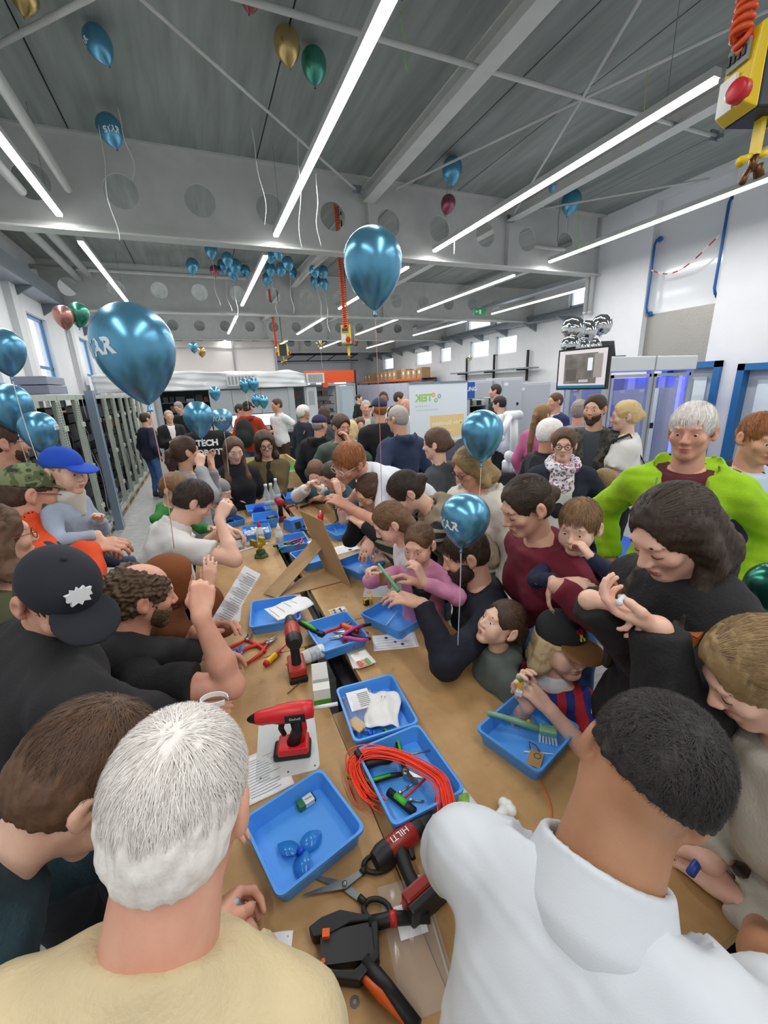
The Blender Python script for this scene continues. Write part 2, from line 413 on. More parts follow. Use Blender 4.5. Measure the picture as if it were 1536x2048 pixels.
# walls ------------------------------------------------------------
def wall_x(name, x, y0, y1, z0, z1, openings, m, th=.25, out=1):
    Ys = sorted({y0, y1, *[v for o in openings for v in o[:2]]}); Zs = sorted({z0, z1, *[v for o in openings for v in o[2:4]]}); mb = MB()
    for i in range(len(Ys)-1):
        for j in range(len(Zs)-1):
            cy, cz = (Ys[i]+Ys[i+1])/2, (Zs[j]+Zs[j+1])/2
            if any(o[0] < cy < o[1] and o[2] < cz < o[3] for o in openings): continue
            mb.box(min(x, x+th*out), max(x, x+th*out), Ys[i], Ys[i+1], Zs[j], Zs[j+1])
    return struct(mb.build(name, m))
GLASS = mat('#f2f8ff', .05, trans=1.0, alpha=.25)
SKYP = mat('#f4f9ff', .5, emit=2.6)
FRB = mat('#3f79a8', .4); FRW = mat('#e8eaec', .4); wn = [0]
def window_x(x, y0, y1, z0, z1, out, fm, mull=None):
    wn[0] += 1; o = struct(empty('window_%d' % wn[0], (x+.12*out, (y0+y1)/2, z0))); w2 = (y1-y0)/2; hh = z1-z0; fr = MB()
    for a in ((-w2, -w2+.06, 0, hh), (w2-.06, w2, 0, hh), (-w2, w2, 0, .06), (-w2, w2, hh-.06, hh)): fr.box(-.03, .03, a[0], a[1], a[2], a[3])
    if mull: fr.box(-.03, .03, -w2, w2, mull-.03, mull+.03)
    fr.build('window_frame', fm, o); MB().box(-.006, .006, -w2+.05, w2-.05, .05, hh-.05).build('pane', GLASS, o)
    MB().box(.10*out-.01, .10*out+.06, -w2-.14, w2+.02, -.06, -.0).build('window_sill', FRW, o)
LW = [(8.0, 9.3, 1.7, 3.62), (11.4, 12.7, 1.7, 3.66), (15.6, 16.9, 1.7, 3.66)]
wall_x('wall_left', -3.0, -4.5, 30, 0, 5.05, LW, WHITE, out=-1)
for o in LW: window_x(-3.0, *o, -1, FRB, mull=.9)
RWN = [(13.85, 15.15, 2.95, 3.68), (15.6, 17.0, 2.95, 3.68), (18.6, 19.7, 2.95, 3.68), (20.5, 22.4, 2.95, 3.68), (25.4, 27.0, 2.95, 3.68), (10.0, 11.4, 4.15, 4.7), (13.5, 15.3, 4.15, 4.75), (15.55, 17.3, 4.15, 4.75), (19.4, 21.5, 4.15, 4.75)]
wall_x('wall_right', 11.6, 7.3, 30, 0, 5.05, RWN, WHITE, out=1)
for o in RWN: window_x(11.6, *o, 1, FRW)
# near right wall with the recessed gate
wall_x('wall_right_near', 8.0, -4.5, 7.4, 0, 5.05, [(4.74, 6.0, 2.05, 4.9), (2.9, 4.2, 0, 2.03), (4.45, 5.42, 0, 2.1)], WHITE, out=1)
struct(MB().box(8.25, 11.85, 7.15, 7.39, 0, 5.04).build('wall_return', WHITE))
struct(MB().box(-3.2, 11.8, 29.9, 30.1, 0, 5.05).build('wall_back', WHITE))
struct(MB().box(-3.2, 8.3, -4.6, -4.5, 0, 5.05).build('wall_front', WHITE))
rp_ = struct(MB().box(8.16, 8.2, 4.70, 6.05, 2.0, 4.95).build('trim_80', mat('#dcdfe2', .18, coat=.6)))
pl = MB().box(8.13, 8.16, 4.74, 6.0, 2.05, 3.02).build('checker_plate', mat('#a6a49e', .35, metal=.7, bump=.5, bscale=55), rp_)
for k, (yy, za, zb) in enumerate(((5.93, 3.05, 4.25), (4.78, 3.15, 4.5))):
    g_ = MB(); g_.tube([(8.1, yy, za-.02), (8.02, yy, za), (7.98, yy, za+.08), (7.98, yy, zb-.08), (8.02, yy, zb), (8.1, yy, zb+.02)], .022, 8); g_.sphere((8.1, yy, za-.02), .045); g_.sphere((8.1, yy, zb+.02), .045)
    tag(g_.build('grab_rail', mat('#1d5fa3', .4), smooth=True), ['blue steel grab rail beside the gate column', 'blue steel grab rail at the far jamb of the gate'][k], 'rail')
ch = MB(); cp = [np.array([7.94, 5.90-(1.09*t), 3.75-.28*math.sin(math.pi*t)*(1-.3*t)+.25*t]) for t in np.linspace(0, 1, 17)]
for k in range(16): ch.tube([cp[k], cp[k+1]], .011, 6)
tag(ch.build('barrier_chain', stripes(('#c2313a', '#eee8e4'), (0, 1, 0), .09), smooth=True), 'sagging red and white barrier chain across the gate', 'chain')
# blue door frames in the near right wall
for k, (y0, y1, zz) in enumerate(((2.9, 4.2, 2.03), (4.45, 5.42, 2.1))):
    d = struct(MB().box(7.93, 8.26, y0, y0+.1, 0, zz).box(7.93, 8.26, y1-.1, y1, 0, zz).box(7.93, 8.26, y0, y1, zz-.1, zz).build('door_%d' % (k+1), mat('#2468a2', .4)))
    MB().box(8.1, 8.14, y0+.1, y1-.1, 0, zz-.1).build('door_leaf', mat('#b9bfc6', .3), d)
    MB().box(8.07, 8.11, y0+.25, y1-.25, 1.1, zz-.25).build('pane', mat('#dfeaf2', .1, coat=.5), d)
# grey conduit pipes at the wall end, crane rails, brackets
for k, yy in enumerate((7.28, 7.16)):
    struct(MB().tube([(7.9, yy, 5.0), (7.9, yy, 3.25)], .045, 10).tube([(7.9, yy, 3.27), (7.9, yy, 3.22)], .05, 10).build('trim_%d' % (82+k), mat('#b4b7b6', .5), smooth=True))
struct(MB().tube([(7.9, 7.22, 4.32), (6.9, 7.05, 4.32), (6.2, 7.05, 4.32)], .035, 8).build('trim_84', STEEL, smooth=True))
rl = struct(MB().box(11.28, 11.42, 7.4, 29, 3.86, 3.9).box(11.34, 11.36, 7.4, 29, 3.9, 4.05).box(11.28, 11.42, 7.4, 29, 4.05, 4.09).build('trim_85', GALV))
for yy in np.arange(8, 29, 1.6): MB().add([(11.6, yy, 3.6), (11.6, yy, 3.86), (10.95, yy, 3.86), (11.6, yy+.05, 3.6), (11.6, yy+.05, 3.86), (10.95, yy+.05, 3.86)], [(0, 1, 2), (5, 4, 3), (0, 3, 4, 1), (1, 4, 5, 2), (2, 5, 3, 0)]).build('bracket', GALV, rl)
rl = struct(MB().box(-3.0, -2.62, 4, 24, 4.0, 4.03).box(-2.64, -2.62, 4, 24, 4.03, 4.3).build('trim_86', mat('#9fa8b0', .4, metal=.5)))
for yy in np.arange(5, 24, 1.9): MB().add([(-3, yy, 3.75), (-3, yy, 4.0), (-2.6, yy, 4.0), (-3, yy+.05, 3.75), (-3, yy+.05, 4.0), (-2.6, yy+.05, 4.0)], [(0, 1, 2), (5, 4, 3), (0, 3, 4, 1), (1, 4, 5, 2), (2, 5, 3, 0)]).build('bracket', mat('#6d757c', .5), rl)
for k, (x, z) in enumerate(((-2.15, 4.55), (-1.92, 4.62))):
    struct(MB().tube([(x, 3, z), (x, 12.6, z)], .075, 12).build('trim_%d' % (87+k), mat('#a9adab', .5), smooth=True))
for k, (x, z) in enumerate(((-1.52, 4.2), (-1.06, 4.28))):
    struct(MB().tube([(x, 1, z), (x, 6.75, z)], .05, 10).build('trim_%d' % (90+k), STEEL, smooth=True))
struct(MB().tube([(-2.9, 12.0, 4.62), (1.5, 12.0, 4.62)], .045, 8).build('trim_92', STEEL, smooth=True))
# suspended silver ducts by the window wall
for k, (x, y0, y1, z) in enumerate(((9.9, 7.6, 12.7, 4.45), (9.9, 14, 18.7, 4.45), (9.2, 7.6, 12.7, 4.3))):
    struct(MB().box(x-.12, x+.12, y0, y1, z-.05, z+.05).build('trim_%d' % (93+k), mat('#aeb4b8', .3, metal=.6)))
# left wall services: pillars between windows
for k, yy in enumerate((10.4, 14.2, 18.0)):
    struct(MB().box(-3.0, -2.88, yy, yy+.35, 0, 4.0).build('trim_%d' % (96+k), mat('#c9ccce', .7)))
# partition behind the container with warm light painted in, and the far sectional door
pw = struct(MB().box(-3.0, 3.42, 20.0, 20.15, 0, 4.0).build('wall_partition', mat('#f3ece8', .8)))
MB().box(-.9, 3.4, 19.93, 19.99, 3.7, 3.76).build('rail', STEEL, pw)
for xx in (1.6, 3.36): MB().box(xx-.03, xx+.03, 19.9, 19.97, 0, 4.0).build('post', mat('#9a9c9e', .5), pw)
dr = struct(MB().box(4.2, 10.2, 29.6, 29.8, 0, 4.2).build('door_3', mat('#d5d8dd', .6)))
for k in range(7): MB().box(4.25, 10.15, 29.55, 29.6, .05+k*.6, .62+k*.6).build('door_panel', mat('#d9dde3', .5), dr)
for k in range(4): MB().box(5.0+k*1.3, 5.8+k*1.3, 29.5, 29.55, 1.95, 2.4).build('pane', SKYP, dr)
tr_ = struct(MB().obox((3.6, 28.6, 4.1), (10.4, 28.6, 4.1), .1, .1).obox((3.6, 28.6, 3.7), (10.4, 28.6, 3.7), .06, .06).build('trim_100', DARK))
for k in range(5): MB().obox((4+k*1.4, 28.6, 3.7), (4.7+k*1.4, 28.6, 4.1), .05, .05).build('strut', DARK, tr_)
# emergency exit sign
es = struct(empty('trim_101', (7.75, 10.9, 3.85)))
MB().box(-.2, .2, -.02, .02, -.1, .1).build('sign_plate', mat('#0f7a4c', .4, emit=.25), es)
MB().box(-.03, .03, -.03, -.021, -.06, .05).box(-.16, -.06, -.03, -.021, -.01, .01).add([(-.2+.03, -.03, 0), (-.12, -.03, .05), (-.12, -.03, -.05)], [(0, 1, 2)]).build('running_figure', mat('#eefcf4', .5), es)
# ------------------------------------------------------------------ equipment racks along the left wall
RGREY = mat('#a9b3a9', .5, noise=.08, nscale=8); PERF = stripes(('#9fa99f', '#2b2e2c'), (0, 0, 1), .014)
rr_ = random.Random(3)
def rack(y, wd=.8, first=False):
    e = empty('equipment_rack', (-1.45, y, 0), 0, 'open grey-green equipment rack in the row along the left wall', 'rack', 'equipment racks along the left wall')
    MB().box(-.6, 0, 0, wd-.02, .08, .14).build('base_rail', RGREY, e); MB().box(-.6, 0, 0, wd-.02, 1.89, 1.95).build('top_rail', RGREY, e)
    for yy in (.0, wd-.09):
        u = MB().box(-.045, 0, yy, yy+.07, .14, 1.89).build('upright', RGREY, e)
        MB().box(.0005, .003, yy+.008, yy+.03, .16, 1.87).build('perforation_strip', PERF, u)
        for zz in (.45, 1.0, 1.55): MB().box(-.0, .02, yy+.03, yy+.075, zz, zz+.06).build('clip', mat('#b9bfb5', .5), u)
        MB().box(-.6, -.56, yy, yy+.05, .14, 1.89).build('upright', RGREY, e)
    z = .16
    while z < 1.75:
        h_ = rr_.choice((.09, .13, .18, .24)); c = rr_.choice(('#26292c', '#1d2023', '#33373a', '#2b2b30', '#3d4246'))
        mo = MB().box(-.56, -.10-rr_.random()*.12, .08, wd-.1, z, z+h_-.02).build('module', mat(c, .55, noise=.5, nscale=25), e)
        if rr_.random() < .55:
            MB().box(-.1, -.07, .12+rr_.random()*.3, .2+rr_.random()*.3+.1, z+.02, z+h_-.05).build('plug', mat(rr_.choice(('#4a5560', '#b07b2a', '#23324d', '#8d9499')), .5), mo)
        z += h_
    for k in range(2):
        yy = .12+rr_.random()*.5; cb = MB(); cb.tube([(-.05-.1*rr_.random(), yy+.05*math.sin(t*3), 1.6-t*1.4) for t in np.linspace(0, 1, 9)], .008, 5)
        cb.build('cable', mat(rr_.choice(('#15161a', '#9a9c9e', '#3a3030')), .6), e, True)
    for yy in (.02, wd-.12): MB().box(-.14, .0, yy, yy+.1, 0, .08).build('wood_block', mat('#c39a63', .7, noise=.2), e)
    pts = [(-.12+rr_.random()*.1, .1+rr_.random()*.55, .16+.05*rr_.random()) for _ in range(9)]
    MB().tube(pts, .008, 5).build('cable', mat('#b9bcc0', .6), e, True)
for y in (2.6, 3.4, 4.2, 5.0, 5.8, 6.6, 7.6, 8.4, 9.2, 10.0, 10.8, 11.6, 12.4): rack(y)
e = empty('door_post', (-1.38, 7.05, 0), 0, 'tall blue-grey sheet steel post between the equipment racks', 'post')
MB().box(-.05, .05, -.09, .05, 0, 2.0).build('profile', mat('#78889a', .35, metal=.4), e); MB().box(.05, .055, -.085, -.06, 0, 2.0).build('edge_strip', mat('#9db4cc', .3), e)
e = empty('stacked_devices', (-2.3, 8.55, 1.95), 0, 'stack of grey electronic devices lying on top of the racks', 'device')
MB().box(-.22, .22, -.5, .5, .04, .17).build('casing', mat('#6d7483', .4), e, bevel=.01); MB().box(-.22, .22, -.5, .45, .18, .30).build('casing', mat('#777f90', .4), e, bevel=.01); MB().box(-.25, .3, -1.0, 1.2, 0, .03).build('shelf_board', mat('#c9ccd0', .4), e)
# ------------------------------------------------------------------ container with tarp at the end of the aisle
def cont():
    Y0 = 14.6; e = empty('container', (1.9, Y0, 0), 0, 'grey machine container under a crumpled white plastic sheet', 'container')
    G1 = mat('#aab0b4', .5); G2 = mat('#9aa1a6', .5); DK = mat('#1e2226', .6)
    X = lambda x: x-1.9
    def pl(nm, x0, x1, z0, z1, m, y0=0., y1=.08): return MB().box(X(x0), X(x1), y0, y1, z0, z1).build(nm, m, e)
    pl('base', -1.3, 5.2, 0, .1, G2, 0, 2.6); pl('roof', -1.3, 5.2, 2.0, 2.06, G2, 0, 2.6); pl('rear_wall', -1.3, 5.2, .1, 2.0, G2, 2.5, 2.6); pl('side_wall', -1.3, -1.24, .1, 2.0, G2, 0, 2.5)
    for x0, x1 in ((-1.24, -1.1), (.28, .42), (2.75, 2.95), (3.3, 3.36), (4.42, 4.55), (5.1, 5.2)): pl('post', x0, x1, .1, 2.0, G1, -.02, .1)
    for x0, x1 in ((.42, .95), (.96, 1.85), (1.86, 2.75)): pl('panel', x0, x1, .1, 1.98, G1)
    for k, (x0, x1) in enumerate(((-1.1, .28), (2.95, 3.3), (3.72, 4.42))):
        for z in np.arange(.25, 1.9, .28):
            pl('shelf', x0, x1, z, z+.03, mat('#4a4f55', .5), .3, 1.0)
            xx = x0+.05
            while xx < x1-.15:
                w_ = rr_.uniform(.12, .3); pl('module', xx, min(xx+w_, x1-.03), z+.03, z+.03+rr_.uniform(.08, .2), mat(rr_.choice(('#2a2d31', '#3c4248', '#8d9499', '#6f4b3c', '#20262e')), .5), .35, .9); xx += w_+.04
    d = pl('door', 3.36, 3.72, .1, 1.98, mat('#c3c8cc', .45), -.06, .0); MB().box(X(3.42), X(3.62), -.075, -.06, 1.4, 1.85).build('vent_grille', stripes(('#b9bec2', '#7f868c'), (1, 0, 0), .02), d)
    d = pl('door', 4.55, 5.08, .1, 1.98, mat('#9fb0ba', .45), -.04, .02); MB().box(X(4.62), X(5.02), -.05, -.04, .9, 1.85).build('door_panel', mat('#a8b8c1', .45), d)
    for x0, x1 in ((.85, 1.75), (3.38, 3.95)):
        v = pl('vent_unit', x0, x1, 2.1, 2.42, mat('#d3d6d6', .5), -.34, .0)
        for k in range(8): MB().box(X(x0)+.04+k*(x1-x0-.08)/8, X(x0)+.04+(k+.55)*(x1-x0-.08)/8, -.355, -.34, 2.14, 2.38).build('slat', mat('#8f9698', .5), v)
    pl('orange_panel', 3.38, 5.15, 2.1, 2.5, mat('#e4551f', .5), .02, .1); pl('orange_bracket', 3.95, 4.15, 1.95, 2.1, mat('#e4551f', .5), -.04, .1); pl('black_edge', 5.15, 5.2, .1, 2.5, DK, -.02, .1)
    # tarp
    nx, nz = 70, 22; V = []; Fc = []
    for i in range(nx+1):
        for j in range(nz+1):
            u, v = i/nx, j/nz; x = -2.7+6.1*u; 
            if v < .55: y, z = -.16-.05*math.sin(9*u+4*v), 2.02+.5*(v/.55)
            else: y, z = -.16+2.4*(v-.55)/.45, 2.52+.08*math.sin((v-.55)*6)
            wob = .03*math.sin(23*u+7*v)+.025*math.sin(41*u-9*v+2)+.02*math.sin(13*u+31*v)
            z += (.03*math.sin(6*u)+.45*wob)*min(1, v*3); y += wob*.9
            if x > 3.0: z -= (x-3.0)*.5*v
            V.append((X(x), y, z)); 
    for i in range(nx):
        for j in range(nz): a = i*(nz+1)+j; Fc.append((a, a+nz+1, a+nz+2, a+1))
    o = raw('plastic_sheet', V, Fc, mat('#e2e6e8', .28, coat=.3), e, True)
    o.modifiers.new('solid', 'SOLIDIFY').thickness = .004
cont()
# demonstration desk with screens in front of the container
e = empty('demo_desk', (1.0, 11.6, 0), 0, 'dark-fronted desk with a wooden top in front of the container', 'desk')
MB().box(-1.6, .7, -.35, .35, .86, .9).build('top', mat('#b08a5c', .5), e); MB().box(-1.55, .65, -.3, -.27, 0, .86).build('front_cloth', mat('#16181b', .8), e)
for x in (-1.5, .6): MB().box(x-.03, x+.03, .2, .3, 0, .86).build('leg', DARK, e)
for k, (x, z) in enumerate(((.95, 1.05), (-.15, 1.0), (.55, 1.2))):
    m_ = empty('monitor', (1.0+x*.7, 11.65, .9), 0, ['desk monitor with a white screen beside the man in lederhosen', 'small black desk monitor behind the balloons', 'desk monitor with a pale diagram on its screen'][k], 'monitor')
    MB().box(-.24, .24, -.02, .02, .12, .45).build('casing', BLACK, m_); MB().box(-.22, .22, -.024, -.021, .14, .43).build('screen', mat('#dfe8f2', .3, emit=.7), m_); MB().box(-.03, .03, 0, .03, 0, .15).box(-.1, .1, -.06, .08, 0, .015).build('stand', BLACK, m_)
for k in range(6):
    c = ('#c7b21f', '#4aa04a', '#3a6ad0', '#d04a3a', '#e0e0e0', '#7a4ab0')[k]
    tag(MB().prism([(.05*math.cos(a)*(1+.3*(i % 2)), .05*math.sin(a)*(1+.3*(i % 2))) for i, a in enumerate(np.linspace(0, 6.283, 10, endpoint=False))], 0, .05+.02*(k % 3)).build('toy_gear', mat(c, .4), loc=(-.35+k*.17, 11.35, .9)), 'small %s plastic gear piece on the demo desk' % ('yellow', 'green', 'blue', 'red', 'white', 'purple')[k], 'toy part')
e = empty('bar_table', (1.75, 8.9, 0), 0, 'bar table draped in a black stretch cover', 'table')
MB().lathe([(.30, 1.08), (.31, 1.06), (.16, .55), (.27, .0)], 20).build('stretch_cover', mat('#14161a', .7), e, True); MB().lathe([(.001, 1.1), (.3, 1.1), (.31, 1.08)], 20).build('top', mat('#1b1e22', .5), e, True)
# ------------------------------------------------------------------ robot playing field
e = empty('playing_field_table', (.72, 6.75, 0), 0, 'wooden framed table with a bright green robot playing field', 'table')
WD = mat('#cfae7e', .6, noise=.15, nscale=10, stretch=(1, 8, 1))
MB().box(-.55, .55, -0.85, 0.85, .62, .66).build('green_field', mat('#17a552', .6), e)
for a in ((-.58, -.55, -0.88, 0.88), (.55, .58, -0.88, 0.88), (-.55, .55, -0.88, -0.85), (-.55, .55, 0.85, 0.88)): MB().box(a[0], a[1], a[2], a[3], .56, .80).build('rim_board', WD, e)
for x in (-.5, .5):
    for y in (-0.75, 0.75): MB().box(x-.03, x+.03, y-.03, y+.03, 0, .62).build('leg', mat('#4b4f55', .4, metal=.6), e)
for k, (x, y, c) in enumerate(((.75, 6.1, '#2e5aa8'), (.95, 7.3, '#c8ccd0'))):
    r_ = empty('field_robot', (x, y, .66), .4*k, ['small blue block robot on the green field', 'small silver wheeled robot on the green field'][k], 'robot')
    MB().box(-.07, .07, -.06, .06, .03, .12).build('chassis', mat(c, .4), r_, bevel=.01)
    for sx in (-.075, .075): MB().lathe([(.001, -.012), (.035, -.012), (.035, .012), (.001, .012)], 14, (sx, 0, .035), (1, 0, 0)).build('wheel', DARK, r_, True)
    MB().box(-.04, .04, -.03, .03, .12, .15).build('controller', mat('#e3e6e8', .4), r_)
# ------------------------------------------------------------------ banner
BP = mat('#dfe9ee', .5)
e = empty('rollup_banner', (3.53, 6.0, 0), 0, 'white roll-up banner seen from behind with mirrored print showing through', 'banner')
pn = MB().box(-.53, .53, -.004, .004, .06, 1.92).build('fabric_panel', BP, e)
MB().box(-.54, .54, -.012, .012, 1.915, 1.945).build('top_bar', GALV, e); MB().tube([(-.02, .02, .05), (-.02, .02, 1.93)], .01, 8).build('pole', GALV, e); MB().box(-.56, .56, -.08, .08, 0, .06).build('base', GALV, e)
FM = lambda x, z, y=-.0055: frame_m((x, y, z), (1, 0, 0), (0, 0, 1))
lettering('TEIK', .15, FM(-.28, 1.70), mat('#9ccb6a', .5), pn, mirror=True, bold=.006)
lettering('Technik & Bildung', .035, FM(-.30, 1.58), mat('#b9c4c9', .5), pn, mirror=True); lettering('Gemeinsam mehr erreichen', .035, FM(-.22, 1.52), mat('#b9c4c9', .5), pn, mirror=True)
for k, (x, z, c) in enumerate(((-.11, 1.745, '#eaa05c'), (-.06, 1.66, '#9ccb6a'), (.0, 1.72, '#8fa9cc'))):
    g_ = MB(); g_.prism([((.03+.008*(i % 2))*math.cos(a), (.03+.008*(i % 2))*math.sin(a)) for i, a in enumerate(np.linspace(0, 6.283, 16, endpoint=False))], -.0005, .0005); g_.xf(FM(x, z, -.0055)); g_.build('printed_gear', mat(c, .5), pn)
    MB().prism([(.014*math.cos(a), .014*math.sin(a)) for a in np.linspace(0, 6.283, 12, endpoint=False)], 0, .0005).xf(FM(x, z, -.0065)).build('gear_hub', BP, pn)
MB().box(-.17, .47, -.0062, -.0052, 1.06, 1.42).build('yellow_box', mat('#e9cf94', .5), pn)
lettering('Mehr Durchblick', .085, FM(.15, 1.29, -.007), mat('#f7efd9', .5), pn, mirror=True, bold=.002); lettering('in der Technik', .045, FM(.15, 1.18, -.007), mat('#f7efd9', .5), pn, mirror=True)
MB().box(-.53, .53, -.0050, -.0042, .08, 1.0).build('photo_print', mat('#cfc5c8', .5, noise=.3, nscale=6, col2='#d9a58a'), pn)
for x, z, r in ((-.35, .86, .14), (.10, .80, .25), (.47, .82, .22)):
    pl_ = [(x+r*math.cos(a), z+r*.9*math.sin(a)) for a in np.linspace(0, 6.283, 28, endpoint=False)]; pl_ = [(max(-.52, min(.52, a)), b_) for a, b_ in pl_]
    MB().add([(a, -.0056-.0002*r, b_) for a, b_ in pl_], [tuple(range(27, -1, -1))]).build('printed_lens', mat('#5d6170', .4, noise=.2, nscale=8), pn)
# blue poster, screens and display cabinet behind the banner
e = empty('poster_stand', (5.15, 7.6, 0), 0, 'tall blue roll-up poster with white lettering beside the grey cabinets', 'banner')
MB().box(-.42, .18, -.005, .005, .1, 1.92).build('panel', mat('#1c54a0', .5), e); lettering('AUSBILDUNG', .115, frame_m((-.13, -.012, 1.78), (1, 0, 0), (0, 0, 1)), mat('#eef4fb', .5), e, bold=.002); MB().box(-.44, .2, -.06, .06, 0, .1).build('base', GALV, e)
e = empty('wall_screen', (5.75, 8.4, 0), 0, 'large presentation screen with a white and light blue slide', 'screen')
MB().box(-.3, .42, -.02, .02, 1.2, 1.9).build('casing', GALV, e); MB().box(-.27, .39, -.026, -.021, 1.23, 1.87).build('screen', mat('#f0f2fa', .4, emit=.6), e); MB().box(-.2, .1, -.03, -.027, 1.3, 1.78).build('slide_block', mat('#3a9ade', .4, emit=.4), e); MB().box(.25, .39, -.03, -.027, 1.72, 1.87).build('slide_block', mat('#2f86e0', .4, emit=.4), e); MB().box(.0, .08, -.02, .04, 0, 1.2).build('stand', GALV, e)
e = empty('display_cabinet', (4.75, 6.6, 0), 0, 'open metal cabinet showing rows of wired components', 'cabinet')
MB().box(-.4, .42, .25, .28, 0, 1.62).build('rear_panel', mat('#8b9298', .5), e)
for x in (-.4, .0, .41): MB().box(x-.012, x+.012, -.25, .25, 0, 1.62).build('side_panel', mat('#a2a9ae', .4), e)
for z in np.arange(.1, 1.6, .2):
    MB().box(-.4, .41, -.2, .25, z, z+.015).build('shelf', mat('#767d83', .4), e)
    for x in np.arange(-.37, .36, .1): MB().box(x, x+.07, -.18, .1, z+.015, z+.09+.05*rr_.random()).build('component', mat(rr_.choice(('#33393f', '#5d6870', '#c7ccd0', '#23282d', '#8b8f70')), .5), e)
# ------------------------------------------------------------------ grey control cabinets
CAB = mat('#bfc3c8', .45); CABD = mat('#b3b8bf', .4)
for k, (x0, x1, y0, h_) in enumerate(((5.25, 5.9, 7.75, 1.95), (5.93, 6.5, 7.5, 1.98), (6.52, 7.75, 7.65, 1.86))):
    e = empty('control_cabinet', ((x0+x1)/2, y0, 0), 0, ['narrow pale grey control cabinet beside the blue poster', 'pale grey control cabinet with a round lock behind the robot arm', 'wide pale grey control cabinet behind the screen'][k], 'cabinet'); w2 = (x1-x0)/2
    MB().box(-w2, w2, 0, .55, 0, h_).build('body', CAB, e, bevel=.008); d = MB().box(-w2+.03, w2-.03, -.025, -.001, .06, h_-.05).build('door', CABD, e, bevel=.005)
    MB().box(w2-.16, w2-.12, -.045, -.025, 1.4, 1.46).build('handle', BLACK, d); MB().box(-w2+.06, -w2+.16, -.03, -.0255, h_-.16, h_-.1).build('label_plate', mat('#e8eaec', .5), d)
# ------------------------------------------------------------------ robot cell with glass doors and blue light
e = empty('robot_cell', (6.05, 4.3, 0), 0, 'aluminium framed robot cell with glass doors glowing blue inside', 'machine enclosure')
AL = mat('#b9bfc4', .35, metal=.6); GL2 = mat('#c9d4ff', .05, alpha=.16, trans=.6)
for x, y in ((-.87, 0), (.0, 0), (.88, 0), (-.87, .62), (.88, .62)): MB().box(x-.035, x+.035, y-.035, y+.035, 0, 1.97).build('post', AL, e)
MB().box(-.92, .93, -.06, .68, 1.97, 2.17).build('header', mat('#d8dcdf', .4), e, bevel=.015); MB().box(-.01, .01, -.068, -.06, 1.97, 2.17).build('header_joint', mat('#9aa0a5', .5), e)
for x0, x1 in ((-.83, -.04), (.04, .84)):
    d = MB().box(x0, x0+.04, -.05, -.02, .5, 1.93).box(x1-.04, x1, -.05, -.02, .5, 1.93).box(x0, x1, -.05, -.02, 1.89, 1.93).box(x0, x1, -.05, -.02, .5, .54).build('door', AL, e)
    MB().box(x0+.03, x1-.03, -.038, -.032, .53, 1.9).build('pane', GL2, d); MB().box(x0+.04, x0+.07, -.08, -.05, 1.15, 1.23).build('handle', BLACK, d)
MB().box(-.86, .87, .0, .62, .45, .5).build('deck', mat('#8f96a0', .4), e); MB().box(-.85, .86, .0, .60, .05, .45).build('cupboard', mat('#c7ccd2', .5), e)
bl = MB().box(-.8, .8, .05, .09, 1.9, 1.93).build('blue_light_bar', mat('#4a4dff', .4, emit=7), e); MB().box(-.8, -.77, .05, .08, .6, 1.9).build('blue_light_bar', mat('#4a4dff', .4, emit=5), e); MB().box(.78, .81, .05, .08, .6, 1.9).build('blue_light_bar', mat('#4a4dff', .4, emit=5), e)
a_ = MB(); a_.tube([(-.45, .3, .5), (-.45, .3, .85), (-.2, .25, 1.25), (-.55, .2, 1.5), (-.7, .2, 1.45)], [.09, .08, .06, .055, .05], 12); a_.build('robot_arm', mat('#3c4fc4', .4), e, True)
MB().box(-.4, -.1, .2, .24, 1.35, 1.5).build('gripper', mat('#4450d8', .4), e)
for k in range(7): MB().box(-.75+k*.22, -.6+k*.22, .1, .3, 1.72, 1.88).build('component', mat(('#8fa0d8', '#39457a', '#c3cdea')[k % 3], .4), e)
for k, (x0, x1, y0, h_) in enumerate(((5.3, 6.35, 5.15, 1.86), (6.37, 7.2, 5.15, 1.86), (7.22, 7.6, 4.62, 1.84))):
    e = empty('control_cabinet', ((x0+x1)/2, y0, 0), 0, ['lilac-grey cabinet with papers directly behind the robot cell', 'lilac-grey cabinet with door labels behind the robot cell', 'plain grey cabinet between robot cell and blue door frame'][k], 'cabinet'); w2 = (x1-x0)/2
    MB().box(-w2, w2, 0, .3, 0, h_).build('body', mat(('#c4c8d6', '#c4c8d6', '#a9b0b0')[k], .45), e, bevel=.006)
    d = MB().box(-w2+.03, w2-.03, -.02, -.001, .06, h_-.05).build('door', mat(('#cdd0de', '#cdd0de', '#a7aead')[k], .4), e, bevel=.004)
    if k < 2:
        for xx in (-w2+.15, w2-.2): MB().box(xx, xx+.11, -.024, -.0205, h_-.22, h_-.12).build('label_plate', mat('#f1f2f4', .5), d); MB().box(xx+.01, xx+.10, -.0255, -.0242, h_-.16, h_-.15).build('printed_line', mat('#55595e', .5), d)
        MB().box(-.1, .1, -.05, -.0205, 1.05, 1.35).build('leaflet_holder', mat('#e9ecef', .4), d); MB().box(-.08, .08, -.056, -.05, 1.25, 1.36).build('leaflet', mat('#1f62b0', .5), d)
lp_ = empty('laptop', (5.42, 4.5, 2.17), math.radians(-20), 'open black laptop standing on top of the robot cell', 'laptop')
